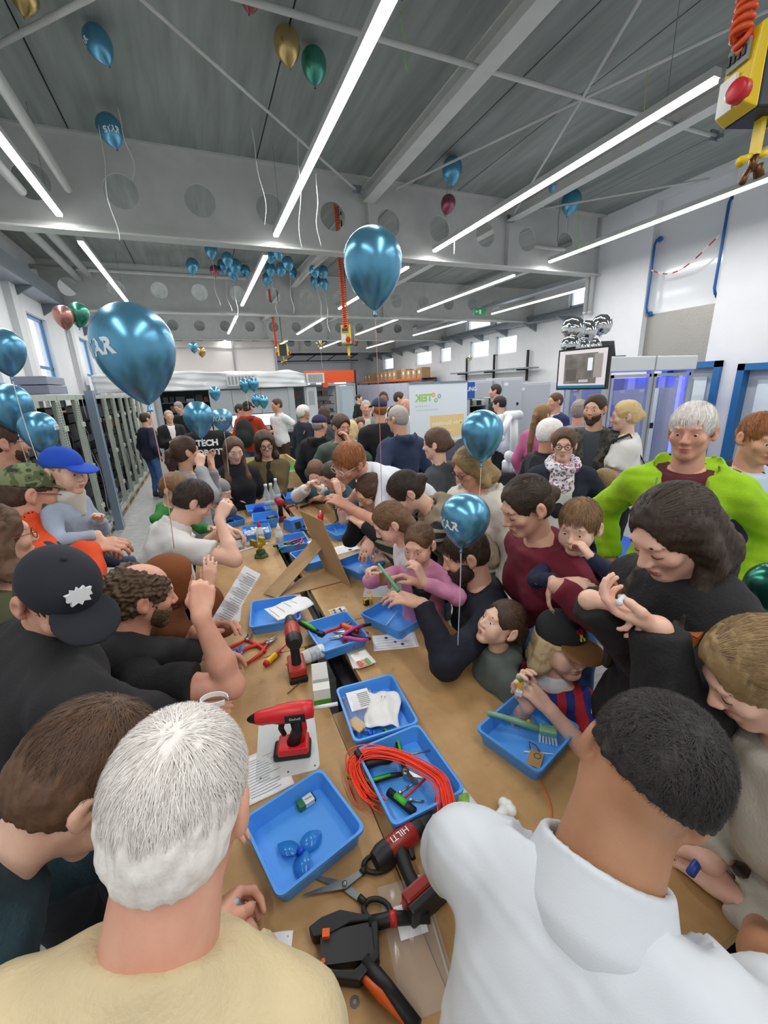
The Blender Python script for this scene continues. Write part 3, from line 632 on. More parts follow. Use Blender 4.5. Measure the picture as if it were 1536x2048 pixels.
MB().box(-.17, .17, -.12, .12, 0, .018).build('keyboard_base', BLACK, lp_); MB().add([(-.17, .12, .018), (.17, .12, .018), (.17, .20, .24), (-.17, .20, .24), (-.17, .135, .018), (.17, .135, .018), (.17, .215, .24), (-.17, .215, .24)], [(0, 1, 2, 3), (7, 6, 5, 4), (0, 4, 5, 1), (1, 5, 6, 2), (2, 6, 7, 3), (3, 7, 4, 0)]).build('lid', BLACK, lp_); MB().add([(-.155, .1225, .03), (.155, .1225, .03), (.155, .195, .228), (-.155, .195, .228)], [(0, 1, 2, 3)]).build('screen', mat('#2c3138', .15), lp_)
# television
L_ = atd(1115, 741, 5.2); R_ = atd(1216, 735, 4.67); M = frame_m((L_+R_)/2, R_-L_, (0, 0, 1)); tw = np.linalg.norm(R_-L_)/2
e = empty('television', ((L_+R_)/2*np.array([1, 1, 0])).tolist(), 0, 'black flat screen showing a grey photo of a machine room, on a pole', 'television')
Mo = Matrix.Translation(Vector((0, 0, float((L_+R_)[2]/2)))) @ M.to_3x3().to_4x4()
tp = lambda mb, nm, m: mb.xf(Mo).build(nm, m, e)
sc_ = tp(MB().box(-tw, tw, -.235, .235, -.05, 0), 'casing', BLACK); tp(MB().box(-tw+.02, tw-.02, -.215, .215, 0, .003), 'screen', mat('#d9d3d6', .3, emit=.35)); tp(MB().box(-tw+.02, tw-.02, -.215, -.185, .003, .005), 'taskbar', mat('#1c6f8f', .3, emit=.3))
tp(MB().box(-tw+.1, tw-.13, -.165, .175, .0035, .006), 'shown_photo', mat('#9c958f', .4, noise=.5, nscale=5, col2='#5a5652', emit=.05)); tp(MB().box(.08, .14, -.02, .12, .0065, .008), 'shown_window', mat('#e8edf2', .4, emit=.3)); tp(MB().box(-.02, .10, -.15, -.12, .0065, .008), 'shown_table', mat('#e3e0dc', .4)); tp(MB().box(-.2, -.06, -.13, .0, .0065, .008), 'shown_cabinet', mat('#6a645f', .4)); tp(MB().box(.16, .26, -.1, .16, .0065, .008), 'shown_locker', mat('#b9b2ad', .4))
pd_ = nrm((L_+R_)/2-CAM)*np.array([1, 1, 0])*.09; MB().box(pd_[0]-.02, pd_[0]+.02, pd_[1]-.02, pd_[1]+.02, 0, float((L_+R_)[2]/2)).build('pole', AL, e); MB().box(-.3, .3, -.2, .3, 0, .02).build('foot', AL, e)
# mobile cobot
e = empty('mobile_robot', (3.72, 4.5, 0), 0, 'white robot arm on a dark mobile platform with a grey guard rail', 'robot')
MB().box(-.42, .42, -.3, .3, .1, .5).build('platform', mat('#1b1d20', .5), e, bevel=.03); MB().box(-.45, .45, -.33, .33, .5, .56).build('deck', mat('#b9bec3', .4, metal=.3), e, bevel=.02)
for x in (-.25, .2): MB().box(x-.08, x+.08, -.34, -.33, .505, .555).build('orange_marker', mat('#e07a2a', .5), e)
for x in (-.3, .3):
    for y in (-.2, .2): MB().lathe([(.001, -.03), (.1, -.03), (.1, .03), (.001, .03)], 16, (x, y, .1), (0, 1, 0)).build('wheel', BLACK, e, True)
MB().tube([(-.02, -.32, .5), (-.02, -.32, 1.05), (.06, -.3, 1.13), (.36, -.2, 1.16), (.42, -.18, 1.1), (.42, -.18, .5)], .018, 8).build('guard_rail', mat('#8a9095', .4, metal=.5), e, True)
MB().box(-.2, .12, -.1, .15, .56, .72).build('controller_box', BLACK, e, bevel=.02)
WR = mat('#e6eaee', .35)
MB().lathe([(.001, 0), (.075, 0), (.075, .14), (.06, .16), (.001, .16)], 20, (0, 0, .72)).build('arm_base', WR, e, True)
MB().tube([(-.02, -.08, .95), (.1, -.08, .95)], .075, 16).sphere((.1, -.08, .95), .074).sphere((-.04, -.08, .95), .074).build('shoulder_joint', WR, e, True)
MB().tube([(.02, -.09, .95), (.0, -.09, 1.45)], [.058, .048], 16).build('upper_arm', WR, e, True)
MB().tube([(-.12, -.1, 1.48), (.06, -.1, 1.48)], .06, 16).sphere((-.12, -.1, 1.48), .062).sphere((.06, -.1, 1.48), .06).build('elbow_joint', WR, e, True)
MB().tube([(-.12, -.14, 1.48), (-.28, -.2, 1.25)], [.045, .04], 14).sphere((-.29, -.2, 1.22), .05).build('forearm', WR, e, True)
# blue floor mat
tag(MB().box(2.7, 4.6, 2.0, 3.7, 0, .008).build('floor_mat', mat('#2a5cc0', .8, noise=.12, nscale=20)), 'bright blue mat on the floor by the robot cell', 'mat')
# pallet rack with cartons on the window side
e = empty('pallet_rack', (10.9, 24.3, 0), 0, 'orange beam pallet rack on the window wall', 'rack')
for y in (-4.8, -.05, 4.7): 
    for x in (-.4, .4): MB().box(x-.04, x+.04, y, y+.08, 0, 2.25).build('upright', mat('#2b5fae', .5), e)
for z in (1.5, 2.15):
    for x in (-.42, .38): MB().box(x, x+.04, -4.8, 4.8, z, z+.1).build('beam', mat('#dd5a1e', .5), e)
MB().box(-.4, .4, -4.8, 4.8, 2.25, 2.27).build('deck', mat('#8d7a62', .7), e); MB().box(-.4, .4, -4.8, 4.8, 1.6, 1.62).build('deck', mat('#8d7a62', .7), e)
CART = mat('#b08b62', .8, noise=.12, nscale=4); bx_ = MB().box(-.25, .25, -.26, .26, 0, .5)
cb_ = None
for k in range(11):
    o_ = empty('carton', (10.78, 19.9+k*.62+(.6 if k > 3 else 0)+(.9 if k > 8 else 0), 2.27), 0, 'brown cardboard carton in the row on top of the pallet rack', 'carton', 'cartons on the pallet rack')
    h_ = .5 if k not in (1, 2) else .42
    MB().box(-.25, .25, -.27, .27, 0, h_).build('box', CART, o_); MB().box(-.256, -.251, -.09, .09, .2, .36).build('white_label', mat('#e9e4da', .6), o_); MB().box(-.253, -.2505, -.02, .02, 0, h_).build('tape', mat('#c9b08a', .4), o_)
for k in range(5):
    tag(MB().box(-.22, .22, -.3, .3, 0.001, .28).box(-.24, .24, -.32, .32, .26, .30).build('storage_tote', mat('#1f63c4', .5), loc=(10.85, 20.3+k*.75+(2 if k > 2 else 0), 1.62)), 'blue plastic tote on the lower deck of the pallet rack', 'tote', 'blue totes on the pallet rack')
e = empty('panel_screen', (10.2, 18, 0), 0, 'row of tall lilac-grey partition panels below the pallet rack', 'partition')
for k in range(13): MB().box(-.02, .02, k*.85, k*.85+.82, .0, 2.05).build('panel', mat('#b8bccd', .5), e)
# wall-mounted rack arms
e = empty('wall_shelf', (11.35, 13.0, 0), 0, 'long grey pipe shelf on black wall arms below the windows', 'shelf')
for y in (0, 2.0, 4.0): MB().box(.1, .16, y, y+.08, 1.9, 3.0).build('arm', BLACK, e); MB().box(-.35, .16, y, y+.08, 2.28, 2.33).build('arm', BLACK, e)
MB().box(-.4, .1, -.6, 4.6, 2.33, 2.38).build('board', GALV, e)
# ------------------------------------------------------------------ hanging energy boxes
YEL = mat('#e3c21f', .4)
def coil(a, b, R, r, turns, n):
    a = np.asarray(a, float); b = np.asarray(b, float); d = nrm(b-a); u = nrm(np.cross(d, (.3, .8, .1))); v = np.cross(d, u)
    return [a+(b-a)*t+(u*math.cos(turns*6.283*t)+v*math.sin(turns*6.283*t))*R for t in np.linspace(0, 1, n)]
def energy(loc, rz, label, sc=1.0, coilh=1.5, lightc=False):
    e = empty('power_drop_box', loc, rz, label, 'socket box'); e.scale = (sc, sc, sc)
    MB().box(-.12, .12, -.10, .10, 0, .36).build('core', mat('#20242a', .5), e, bevel=.01)
    for sx in (-1, 1):
        p = MB().add([(sx*.12, -.1, .0), (sx*.12, .1, .0), (sx*.12, .1, .36), (sx*.12, -.1, .36), (sx*.19, -.085, .03), (sx*.19, .085, .03), (sx*.16, .085, .34), (sx*.16, -.085, .34)], [(0, 1, 2, 3), (7, 6, 5, 4), (0, 4, 5, 1), (1, 5, 6, 2), (2, 6, 7, 3), (3, 7, 4, 0)]).build('yellow_face', YEL, e, bevel=.008)
        MB().box(min(sx*.176, sx*.19), max(sx*.176, sx*.19), -.06, .06, .21, .30).build('breaker_window', mat('#8a8f90', .2), p)
        for k in range(4): MB().box(min(sx*.186, sx*.198), max(sx*.186, sx*.198), -.05+k*.028, -.033+k*.028, .235, .275).build('breaker_switch', BLACK, p)
        MB().box(min(sx*.18, sx*.197), max(sx*.18, sx*.197), -.02, .075, .03, .18).build('white_plate', mat('#dfe2e0', .4), p)
        MB().lathe([(.001, 0), (.05, 0), (.05, .045), (.04, .055), (.001, .055)], 18, (sx*.182, -.055, .08), (sx, -.3, 0)).build('red_socket', mat('#c3202c', .4), p, True)
    MB().obox((0, -.0, 0), (.0, 0, -.16), .05, .025).build('yellow_bracket', YEL, e); MB().tube([(-.02, 0, -.16), (-.10, -.03, -.20)], [.012, .026], 8).tube([(.02, 0, -.16), (.10, .03, -.13)], [.012, .026], 8).build('valve_lever', YEL, e, True)
    MB().tube([(0, 0, -.16), (0, 0, -.23)], .02, 8).tube([(-.02, 0, -.23), (-.06, -.02, -.29)], .016, 8).tube([(.03, 0, -.2), (.06, .01, -.25)], .025, 8).build('brass_coupling', mat('#6a4a2c', .4, metal=.7), e, True)
    MB().tube([(0, 0, .36), (0, 0, .36+coilh)], .012, 6).build('support_chain', BLACK, e)
    c1 = coil((-.20, -.02, .44), (-.26, 0, .36+coilh), .036, .02, int(34*coilh/1.5)+4, 420)
    MB().tube(coil((-.12, 0, .25), (-.21, -.02, .33), .034, .0, 4, 44)+coil((-.21, -.02, .33), (-.20, -.02, .44), .036, 0, 3, 36)+c1, .015, 6).build('orange_spiral_cable', mat('#d9531f', .45), e, True)
    return e
p = atd(1522, 238, 2.0); energy((p[0], p[1], p[2]), math.radians(-18), 'yellow power drop box with a red socket and orange coiled cable beside the lamp', .92, 1.95)
p = atd(697, 690, 8.2); energy((p[0], p[1], p[2]), math.radians(55), 'yellow and black power drop box hanging behind the big floating balloon', 1.0, 1.9)
p = atd(567, 712, 12.5); energy((p[0], p[1], p[2]), math.radians(-10), 'distant yellow power drop box hanging before the pale partition', .9, 2.45)
# ------------------------------------------------------------------ work tables
TZ = .8
def wood_mat():
    m = bpy.data.materials.new('mat_plywood'); m.use_nodes = True; nt = m.node_tree; N = nt.nodes; L = nt.links; b = N['Principled BSDF']
    b.inputs['Roughness'].default_value = .5
    tc = N.new('ShaderNodeTexCoord'); n1 = N.new('ShaderNodeTexNoise'); n1.inputs['Scale'].default_value = 5; n1.inputs['Detail'].default_value = 8; n1.inputs['Roughness'].default_value = .65; L.new(tc.outputs['Object'], n1.inputs[0])
    r1 = N.new('ShaderNodeValToRGB'); r1.color_ramp.elements[0].position = .3; r1.color_ramp.elements[1].position = .7; r1.color_ramp.elements[0].color = (*srgb('#a37d4e'), 1); r1.color_ramp.elements[1].color = (*srgb('#c29d6c'), 1); L.new(n1.outputs[0], r1.inputs[0])
    n2 = N.new('ShaderNodeTexNoise'); n2.inputs['Scale'].default_value = 14; n2.inputs['Detail'].default_value = 6; L.new(tc.outputs['Object'], n2.inputs[0])
    r2 = N.new('ShaderNodeValToRGB'); r2.color_ramp.elements[0].position = .62; r2.color_ramp.elements[1].position = .8; r2.color_ramp.elements[0].color = (1, 1, 1, 1); r2.color_ramp.elements[1].color = (.45, .40, .34, 1); L.new(n2.outputs[0], r2.inputs[0])
    mx = N.new('ShaderNodeMix'); mx.data_type = 'RGBA'; mx.blend_type = 'MULTIPLY'; mx.inputs[0].default_value = .8; L.new(r1.outputs[0], mx.inputs[6]); L.new(r2.outputs[0], mx.inputs[7]); L.new(mx.outputs[2], b.inputs['Base Color']); return m
PLY = wood_mat()
def bench(x0, x1, y0, y1, label):
    e = empty('work_table', ((x0+x1)/2, (y0+y1)/2, 0), 0, label, 'table'); a, b_ = (x1-x0)/2, (y1-y0)/2
    MB().box(-a, a, -b_, b_, TZ-.035, TZ).build('tabletop', PLY, e, bevel=.003); MB().box(-a+.03, a-.03, -b_+.03, b_-.03, TZ-.09, TZ-.035).build('apron', mat('#2a2c2f', .5), e)
    for sx in (-1, 1):
        for sy in (-1, 1): MB().box(sx*(a-.06)-.03, sx*(a-.06)+.03, sy*(b_-.08)-.03, sy*(b_-.08)+.03, 0, TZ-.09).build('leg', mat('#2a2c2f', .5), e)
bench(-.19, .265, .25, 1.63, 'plywood work table under the white-haired man, with scissors and glue gun'); bench(-.19, .36, 1.634, 3.01, 'plywood work table with the cardboard stand on it'); bench(-.19, .6, 3.014, 4.14, 'plywood work table at the far left end of the row')
bench(.42, .94, .25, 1.74, 'plywood work table in front of the boy in the striped jersey'); bench(.42, 1.0, 1.744, 3.01, 'plywood work table in front of the girl in pink'); bench(.64, 1.1, 3.014, 4.6, 'plywood work table where the boy uses a small vice')
tag(MB().box(.268, .417, .25, 1.2, TZ-.05, TZ-.012).build('shade_band_board', PLY), 'narrow lower board standing in for a shaded band between the work tables', 'board')  # lowered plank put in for a band shaded by the trays
tag(MB().box(.365, .415, 1.2, 3.01, TZ-.11, TZ-.06).build('cable_channel', mat('#0c0c0d', .6)), 'black steel channel in the gap between the work tables', 'channel')
# ------------------------------------------------------------------ blue trays
TB = mat('#4f9bec', .38); TBD = mat('#3a7fdc', .4)
def tray_geo(a, b, h=.05, t=.004, fl=.012):
    """open box with flared walls and a rolled rim"""
    def ring(w, l, z, r=.018, n=4):
        out = []
        for cx, cy, a0 in ((w-r, l-r, 0), (-w+r, l-r, 90), (-w+r, -l+r, 180), (w-r, -l+r, 270)):
            for k in range(n+1): t_ = math.radians(a0+90*k/n); out.append((cx+r*math.cos(t_), cy+r*math.sin(t_), z))
        return out
    W, L_ = a/2, b/2; rs = [ring(W-fl, L_-fl, 0), ring(W-.004, L_-.004, h-.008), ring(W, L_, h-.008), ring(W, L_, h), ring(W-.007, L_-.007, h), ring(W-.009, L_-.009, h-.01), ring(W-fl-t, L_-fl-t, t)]
    n = len(rs[0]); vs = [p for r in rs for p in r]; fs = [tuple(range(n-1, -1, -1))]
    for i in range(len(rs)-1): fs += [(i*n+k, i*n+(k+1) % n, (i+1)*n+(k+1) % n, (i+1)*n+k) for k in range(n)]
    fs.append(tuple((len(rs)-1)*n+k for k in range(n))); return vs, fs
TRAYS = {}
def tray(key, cx, cy, ang, label, a=.26, b=.22, m=TB, h=.052):
    vs, fs = tray_geo(a, b, h); e = empty('plastic_tray', (cx, cy, TZ), math.radians(ang), label, 'tray', 'blue trays on the work tables')
    o = raw('tray_shell', vs, fs, m, e); autosmooth(o, 40); TRAYS[key] = (cx, cy, math.radians(ang)); return e
tray('T1', .08, .81, -75, 'blue tray holding a propeller and a nine volt battery', .225, .235); tray('T2', .39, .84, -88, 'blue tray with the red cable bundle and green pliers'); tray('T3', .4, 1.112, -94, 'blue tray with plastic bag and paper bag')
tray('T4', .8, .81, -73, 'blue tray with the green dish brush', .22, .25); tray('T5', .41, 1.62, -85, 'blue tray full of pliers and a glue bottle'); tray('T6', .71, 1.63, -66, 'blue tray with only a clear stick under the ringed hand'); tray('T7', .19, 1.93, -98, 'blue tray half covered by an unfolded sheet of paper', .26, .24)
tray('T8', .77, 2.28, -70, 'blue tray with a single clear ball'); tray('T9', .53, 2.55, -80, 'blue tray standing behind the cardboard strap'); tray('T10', .47, 2.92, -92, 'blue tray packed with green-handled tools'); tray('T11', .86, 2.98, -80, 'blue tray with clear scraps before the woman in stripes', .28, .21)
tray('T12', .07, 3.72, -70, 'blue tray with two dark devices beside the young man'); tray('T13', .37, 3.56, -95, 'deep blue tray with a black meter inside', h=.075); tray('T14', .26, 3.29, -93, 'blue tray heaped with white foam chips'); tray('T15', .75, 4.2, -93, 'blue tray beside the glass bottles', .26, .22, h=.07); tray('T16', .36, 3.98, -90, 'blue tray partly under a white sheet before the olive blazer')
def tpt(key, x, y, z=.006):
    cx, cy, a = TRAYS[key]; return np.array([cx+x*math.cos(a)-y*math.sin(a), cy+x*math.sin(a)+y*math.cos(a), TZ+z])
def place(p, q=None, z=TZ):
    """origin on the plane at pixel p, heading towards pixel q"""
    a = atz(*p, z); h_ = 0
    if q is not None: b_ = atz(*q, z); h_ = math.atan2(b_[1]-a[1], b_[0]-a[0])
    return a, h_
# ------------------------------------------------------------------ hand tools
REDH = mat('#c32a22', .45); GRNH = mat('#43b51f', .45); BLKH = mat('#17181a', .5); STL = mat('#9a9da0', .3, metal=.85); YLW = mat('#f0c419', .45); ORG = mat('#e8641e', .45)
def pliers(loc, rz, label, hm=REDH, hm2=None, op=.22, L_=.18, tilt=0):
    e = empty('pliers', loc, rz, label, 'pliers')
    for s_ in (1, -1):
        j = MB(); c, d = math.cos(op*s_*.45), math.sin(op*s_*.45)
        j.add([tuple(x) for x in [(0, -.008, .004), (.055, s_*.001, .006), (.055, s_*.004, .010), (0, .008, .016), (0, .012*s_, .004), (.04, .007*s_, .006), (.04, .007*s_, .012), (0, .012*s_, .016)]], [(0, 1, 2, 3), (4, 7, 6, 5), (0, 4, 5, 1), (3, 2, 6, 7), (0, 3, 7, 4), (1, 5, 6, 2)])
        j.xf(Matrix.Rotation(op*s_*.3, 4, 'Z')).build('jaw', STL, e)
        pts = [(-.005, s_*.008, .010), (-.03, s_*(.014+op*.03), .011), (-.07, s_*(.016+op*.11), .011), (-L_*.68, s_*(.010+op*.16), .010)]
        h_ = MB().tube(pts, [.006, .008, .0085, .0055], 8).build('handle', hm, e, True)
        if hm2: MB().tube([(p[0], p[1]+s_*.002, p[2]+.0055) for p in pts[1:]], [.004, .0055, .004], 6).build('grip_inlay', hm2, h_, True)
    MB().lathe([(.001, .004), (.011, .004), (.011, .018), (.001, .018)], 14).build('pivot', STL, e, True); return e
def screwdriver(loc, rz, label, hm=REDH, hm2=None, bm=STL, L_=.2, r=.013):
    e = empty('screwdriver', loc, rz, label, 'screwdriver')
    MB().lathe([(.001, 0), (r*.8, .003), (r, .015), (r*.85, .05), (r, .075), (r*.6, .092), (r*.75, .1), (.001, .103)], 12, (-L_/2, 0, r), (1, 0, 0)).build('handle', hm, e, True)
    if hm2: MB().lathe([(r*.98, .018), (r*1.03, .02), (r*.93, .05), (r*1.03, .07), (r*.98, .072)], 12, (-L_/2, 0, r), (1, 0, 0)).build('grip_inlay', hm2, e, True)
    MB().tube([(-L_/2+.1, 0, r), (L_/2, 0, r)], .0032, 8).build('blade', bm, e, True); return e
def scissors(loc, rz, label, L_=.2, op=.32, hm=BLKH, inlay=None):
    e = empty('scissors', loc, rz, label, 'scissors')
    for s_ in (1, -1):
        M = Matrix.Rotation(op*.5*s_, 4, 'Z'); z0 = .006+.0025*s_
        b_ = MB().prism([(0, -.010*s_), (L_*.42, .001*s_), (L_*.44, .004*s_), (.0, .009*s_)][::s_], z0, z0+.002).xf(M).build('blade', STL, e)
        t_ = MB().prism([(0, -.010*s_), (0, .009*s_), (-.045, .012*s_*-1), (-.045, -.024*s_)][::s_], z0, z0+.002).xf(M); t_.build('shank', STL, e)
        loop = []; cx, cy = -.085, -.030*s_; ax = .038 if s_ > 0 else .030; ay = .020
        for k in range(17): a = 6.283*k/16; loop.append((cx+ax*math.cos(a), cy+ay*math.sin(a), .008))
        h_ = MB().tube(loop, .0058, 8).tube([(-.04, -.016*s_, .008), (cx+ax*.9, cy+.006*s_, .008)], .008, 8).xf(M).build('handle', hm, e, True)
        if inlay: MB().tube([((p[0]-cx)*.86+cx, (p[1]-cy)*.8+cy, .0095) for p in loop], .004, 6).xf(M).build('grip_inlay', inlay, h_, True)
    MB().lathe([(.001, 0), (.006, 0), (.006, .014), (.001, .014)], 12).build('pivot', STL, e, True); return e
def drill(loc, rz, label, body='#a8281f', standing=True, chuck=True, lying=False):
    """cordless drill: x forward"""
    e = empty('cordless_drill', loc, rz, label, 'drill'); bm = mat(body, .4)
    R_ = Matrix.Rotation(math.radians(-90), 4, 'X') if lying else Matrix.Identity(4)
    T_ = Matrix.Translation((0, 0, .032)) if lying else Matrix.Identity(4)
    def put(mb, nm, m, par=e, sm=True, bv=0):
        o = mb.xf(T_ @ R_).build(nm, m, par, sm, bv)
        if sm: autosmooth(o, 40)
        return o
    z = .175 if not lying else .0
    zb = z
    mo = put(MB().lathe([(.001, -.085), (.022, -.083), (.030, -.06), (.031, 0), (.030, .045), (.024, .055)], 20, (0, 0, zb), (1, 0, 0)), 'motor_housing', bm)
    put(MB().lathe([(.001, -.089), (.024, -.087), (.032, -.066), (.0325, -.04)], 20, (0, 0, zb), (1, 0, 0)), 'rear_cap', BLKH)
    put(MB().lathe([(.026, .05), (.027, .075), (.025, .078)], 20, (0, 0, zb), (1, 0, 0)), 'torque_ring', BLKH)
    put(MB().lathe([(.024, .078), (.022, .11), (.012, .125), (.001, .126)], 16, (0, 0, zb), (1, 0, 0)), 'chuck', mat('#26272a', .35))
    put(MB().tube([(-.015, 0, zb-.02), (-.03, 0, zb-.075), (-.038, 0, zb-.125)], [.021, .018, .02], 12), 'handle', BLKH)
    put(MB().tube([(.012, 0, zb-.035), (.004, 0, zb-.058)], [.009, .008], 8), 'trigger', BLKH, mo)
    bt = MB(); bt.box(-.085, .03, -.034, .034, zb-.15, zb-.115); put(bt, 'battery_top', bm, e, False, .008)
    bt = MB(); bt.box(-.09, .035, -.036, .036, zb-.175, zb-.15); put(bt, 'battery', BLKH, e, False, .006)
    return e
def propeller(loc, rz, label, r=.062, tilt=0):
    e = empty('propeller', loc, rz, label, 'propeller'); m = mat('#2f86dc', .2, alpha=.85)
    for k in range(3):
        vs = []; n = 12
        for i in range(n+1):
            t = i/n; rad = .006+(r-.006)*t; wd = .021*math.sin(math.pi*min(1, .12+t*.86))**.7
            for s_ in (-1, 1): vs.append((rad, s_*wd+.004, .008+s_*.006*(1-t*.4)))
        fs = [(2*i, 2*i+1, 2*i+3, 2*i+2) for i in range(n)]
        o = raw('blade', [Matrix.Rotation(k*2.094, 4, 'Z') @ Vector(v) for v in vs], fs, m, e, True); o.modifiers.new('solid', 'SOLIDIFY').thickness = .0015
    MB().lathe([(.001, .0), (.009, .0), (.009, .012), (.005, .017), (.001, .018)], 14).build('hub', mat('#1b4fc4', .25), e, True); return e
def attach(o, e):
    o.parent = e; o.matrix_parent_inverse = (Matrix.Translation(e.location) @ e.rotation_euler.to_matrix().to_4x4()).inverted(); return o
def sheet(loc, rz, w, l, label, m=None, curl=.0, folds=0, name='paper_sheet', lines=0, cat='paper', z0=.001, seed=0):
    """thin paper with slight waves; printed lines are flat strips"""
    nx, ny = 10, 14; V = []; rs = random.Random(seed); ph = rs.random()*6
    def hz(u, v): 
        z = z0+curl*(.5+.5*math.sin(5*u+ph))*v+.002*abs(math.sin(4*v+3*u+ph))
        if folds: z += .012*abs(((v*folds) % 1)-.5)
        return z
    for i in range(nx+1):
        for j in range(ny+1): u, v = i/nx, j/ny; V.append(((u-.5)*w, (v-.5)*l, hz(u, v)))
    Fc = [(i*(ny+1)+j, (i+1)*(ny+1)+j, (i+1)*(ny+1)+j+1, i*(ny+1)+j+1) for i in range(nx) for j in range(ny)]
    e = empty(name, loc, rz, label, cat); o = raw('sheet', V, Fc, m or mat('#eceef0', .6), e, True); o.modifiers.new('solid', 'SOLIDIFY').thickness = .0006
    if lines:
        mb = MB()
        for k in range(lines):
            v = .1+.8*k/lines; u1 = .55+.35*rs.random()
            pts = [(.08+(u1-.08)*t, v) for t in np.linspace(0, 1, 8)]
            vs = []
            for u, vv in pts: 
                for dv in (-.006, .006): vs.append(((u-.5)*w, (vv+dv-.5)*l, hz(u, vv+dv)+.0016))
            mb.add(vs, [(2*i, 2*i+2, 2*i+3, 2*i+1) for i in range(7)])
        x_ = mb.build('printed_text', mat('#8b8f94', .6), o); x_['kind'] = 'stuff'
    return e
# ---- near end of the table
propeller(tpt('T1', .03, -.025), .3, 'blue three-bladed propeller lying in the near blue tray', .062)
e = empty('battery', tpt('T1', -.075, .045).tolist(), math.radians(15), 'nine volt block battery with green and silver wrapper', 'battery')
MB().box(-.024, -.006, -.013, .013, 0, .017).build('green_end', mat('#1d6b3c', .4), e, bevel=.002); MB().box(-.006, .022, -.013, .013, 0, .017).build('silver_wrap', mat('#d8dcd8', .35, metal=.3), e, bevel=.002); MB().box(.022, .025, -.012, .012, .002, .015).build('terminal_cap', BLKH, e)
lettering('Varta', .009, frame_m((.008, 0, .0174), (1, 0, 0), (0, 1, 0)), mat('#22302a', .5), e)
a, h_ = place((690, 1775), (610, 1768)); scissors(a+np.array([0, 0, .001]), h_+.06, 'large open scissors with black handles beside the near blue tray', .215, .42)
a, h_ = place((432, 1376), (470, 1345)); scissors(a, h_-.15, 'open scissors with black and red handles on the left table', .2, .75, BLKH, None)
a, h_ = place((800, 1700), (850, 1660)); drill(a, h_, 'red and black cordless drill lying beside the red cable bundle', '#8f221c', lying=True).scale = (.85,)*3
lettering('HILTI', .022, frame_m((a[0], a[1], TZ+.0545), (math.cos(h_+math.pi), math.sin(h_+math.pi), 0), (-math.sin(h_+math.pi), math.cos(h_+math.pi), 0)), mat('#eeeeee', .5), None).name = 'drill_lettering'
o = bpy.data.objects['drill_lettering']; o.parent = bpy.data.objects['cordless_drill']; o.matrix_parent_inverse = (Matrix.Translation(Vector(a)) @ Matrix.Rotation(h_, 4, 'Z') @ Matrix.Scale(.85, 4)).inverted(); o.name = 'lettering'
# crimping tool
MIR = Matrix.Scale(-1, 4, (0, 1, 0))
a, h_ = place((700, 1900), (655, 1905)); e = empty('crimping_tool', a, h_, 'black wire stripper with orange accents lying at the near table end', 'wire stripper')
MB().prism([(.06, .045), (.085, .03), (.075, .012), (.045, .014), (.0, .03), (-.045, .03), (-.05, -.02), (-.01, -.045), (.03, -.04), (.06, -.028), (.095, -.006), (.09, -.022), (.05, -.05), (-.02, -.062), (-.06, -.03), (-.06, .035), (.02, .055)], .004, .03).xf(MIR).build('jaw_body', BLKH, e, bevel=.003)
MB().prism([(-.05, -.03), (.055, -.032), (.06, .02), (-.05, .03)], .006, .026).xf(MIR).build('inner_plate', mat('#2b2d30', .5), e)
MB().box(.04, .055, .008, .022, .02, .034).xf(MIR).build('orange_stop', ORG, e); MB().lathe([(.001, .03), (.004, .03), (.004, .033), (.001, .033)], 10, (.05, -.028, 0)).xf(MIR).build('orange_dial', ORG, e)
MB().tube([(-.04, .03, .017), (-.09, .035, .017), (-.17, .032, .017)], [.014, .013, .012], 10).xf(MIR).build('handle', BLKH, e, True); MB().tube([(-.085, .035, .017), (-.10, .035, .017)], .0142, 10).xf(MIR).build('red_band', REDH, e, True)
MB().tube([(-.03, -.03, .017), (-.07, -.07, .018), (-.12, -.125, .018)], [.016, .015, .014], 10).xf(MIR).build('handle', BLKH, e, True); MB().tube([(-.02, -.046, .019), (-.06, -.08, .02), (-.10, -.118, .02)], [.006, .010, .004], 8).xf(MIR).build('orange_inlay', ORG, e, True)
# paper tag, washer, zip bags, threads
a, h_ = place((560, 1888), (590, 1885)); e = sheet(a, h_, .05, .04, 'small white card with punched dots beside the hand', lines=0, name='card', cat='card')
for k in range(4): MB().lathe([(.001, .003), (.0015, .003), (.0015, .0035), (.001, .0035)], 8, (-.015+.03*(k % 2), -.01+.02*(k//2), 0)).build('punched_hole', DARK, e)
tag(MB().lathe([(.004, 0), (.009, 0), (.009, .002), (.004, .002), (.004, 0)], 18).build('washer', STL, loc=atz(710, 2004, TZ)), 'small steel washer near the wire stripper', 'washer')
PLAST = mat('#e8ecee', .12, alpha=.22, coat=.4)
def bag(loc, rz, w, l, label, hgt=.01, seed=1):
    n = 16; V = []; rs = random.Random(seed); p1, p2 = rs.random()*6, rs.random()*6
    for i in range(n+1):
        for j in range(n+1): u, v = i/n, j/n; V.append(((u-.5)*w, (v-.5)*l, .003+hgt*(math.sin(math.pi*u)*math.sin(math.pi*v))*(1+.4*math.sin(9*u+p1+5*v)+.3*math.sin(17*v+p2))))
    Fc = [(i*(n+1)+j, (i+1)*(n+1)+j, (i+1)*(n+1)+j+1, i*(n+1)+j+1) for i in range(n) for j in range(n)]
    e = empty('plastic_bag', loc, rz, label, 'bag'); raw('film', V, Fc, PLAST, e, True); MB().box(-w/2, w/2, l/2-.012, l/2-.008, .002, .004).build('zip_strip', mat('#d9d4d2', .3, alpha=.6), e); return e
a, h_ = place((830, 1880), (850, 1960)); e = bag(a, h_, .22, .11, 'clear zip bag with a white slip beside the wire stripper', .008)
MB().box(-.06, .0, -.03, .03, .011, .012).build('white_slip', mat('#e9eaec', .6), e)
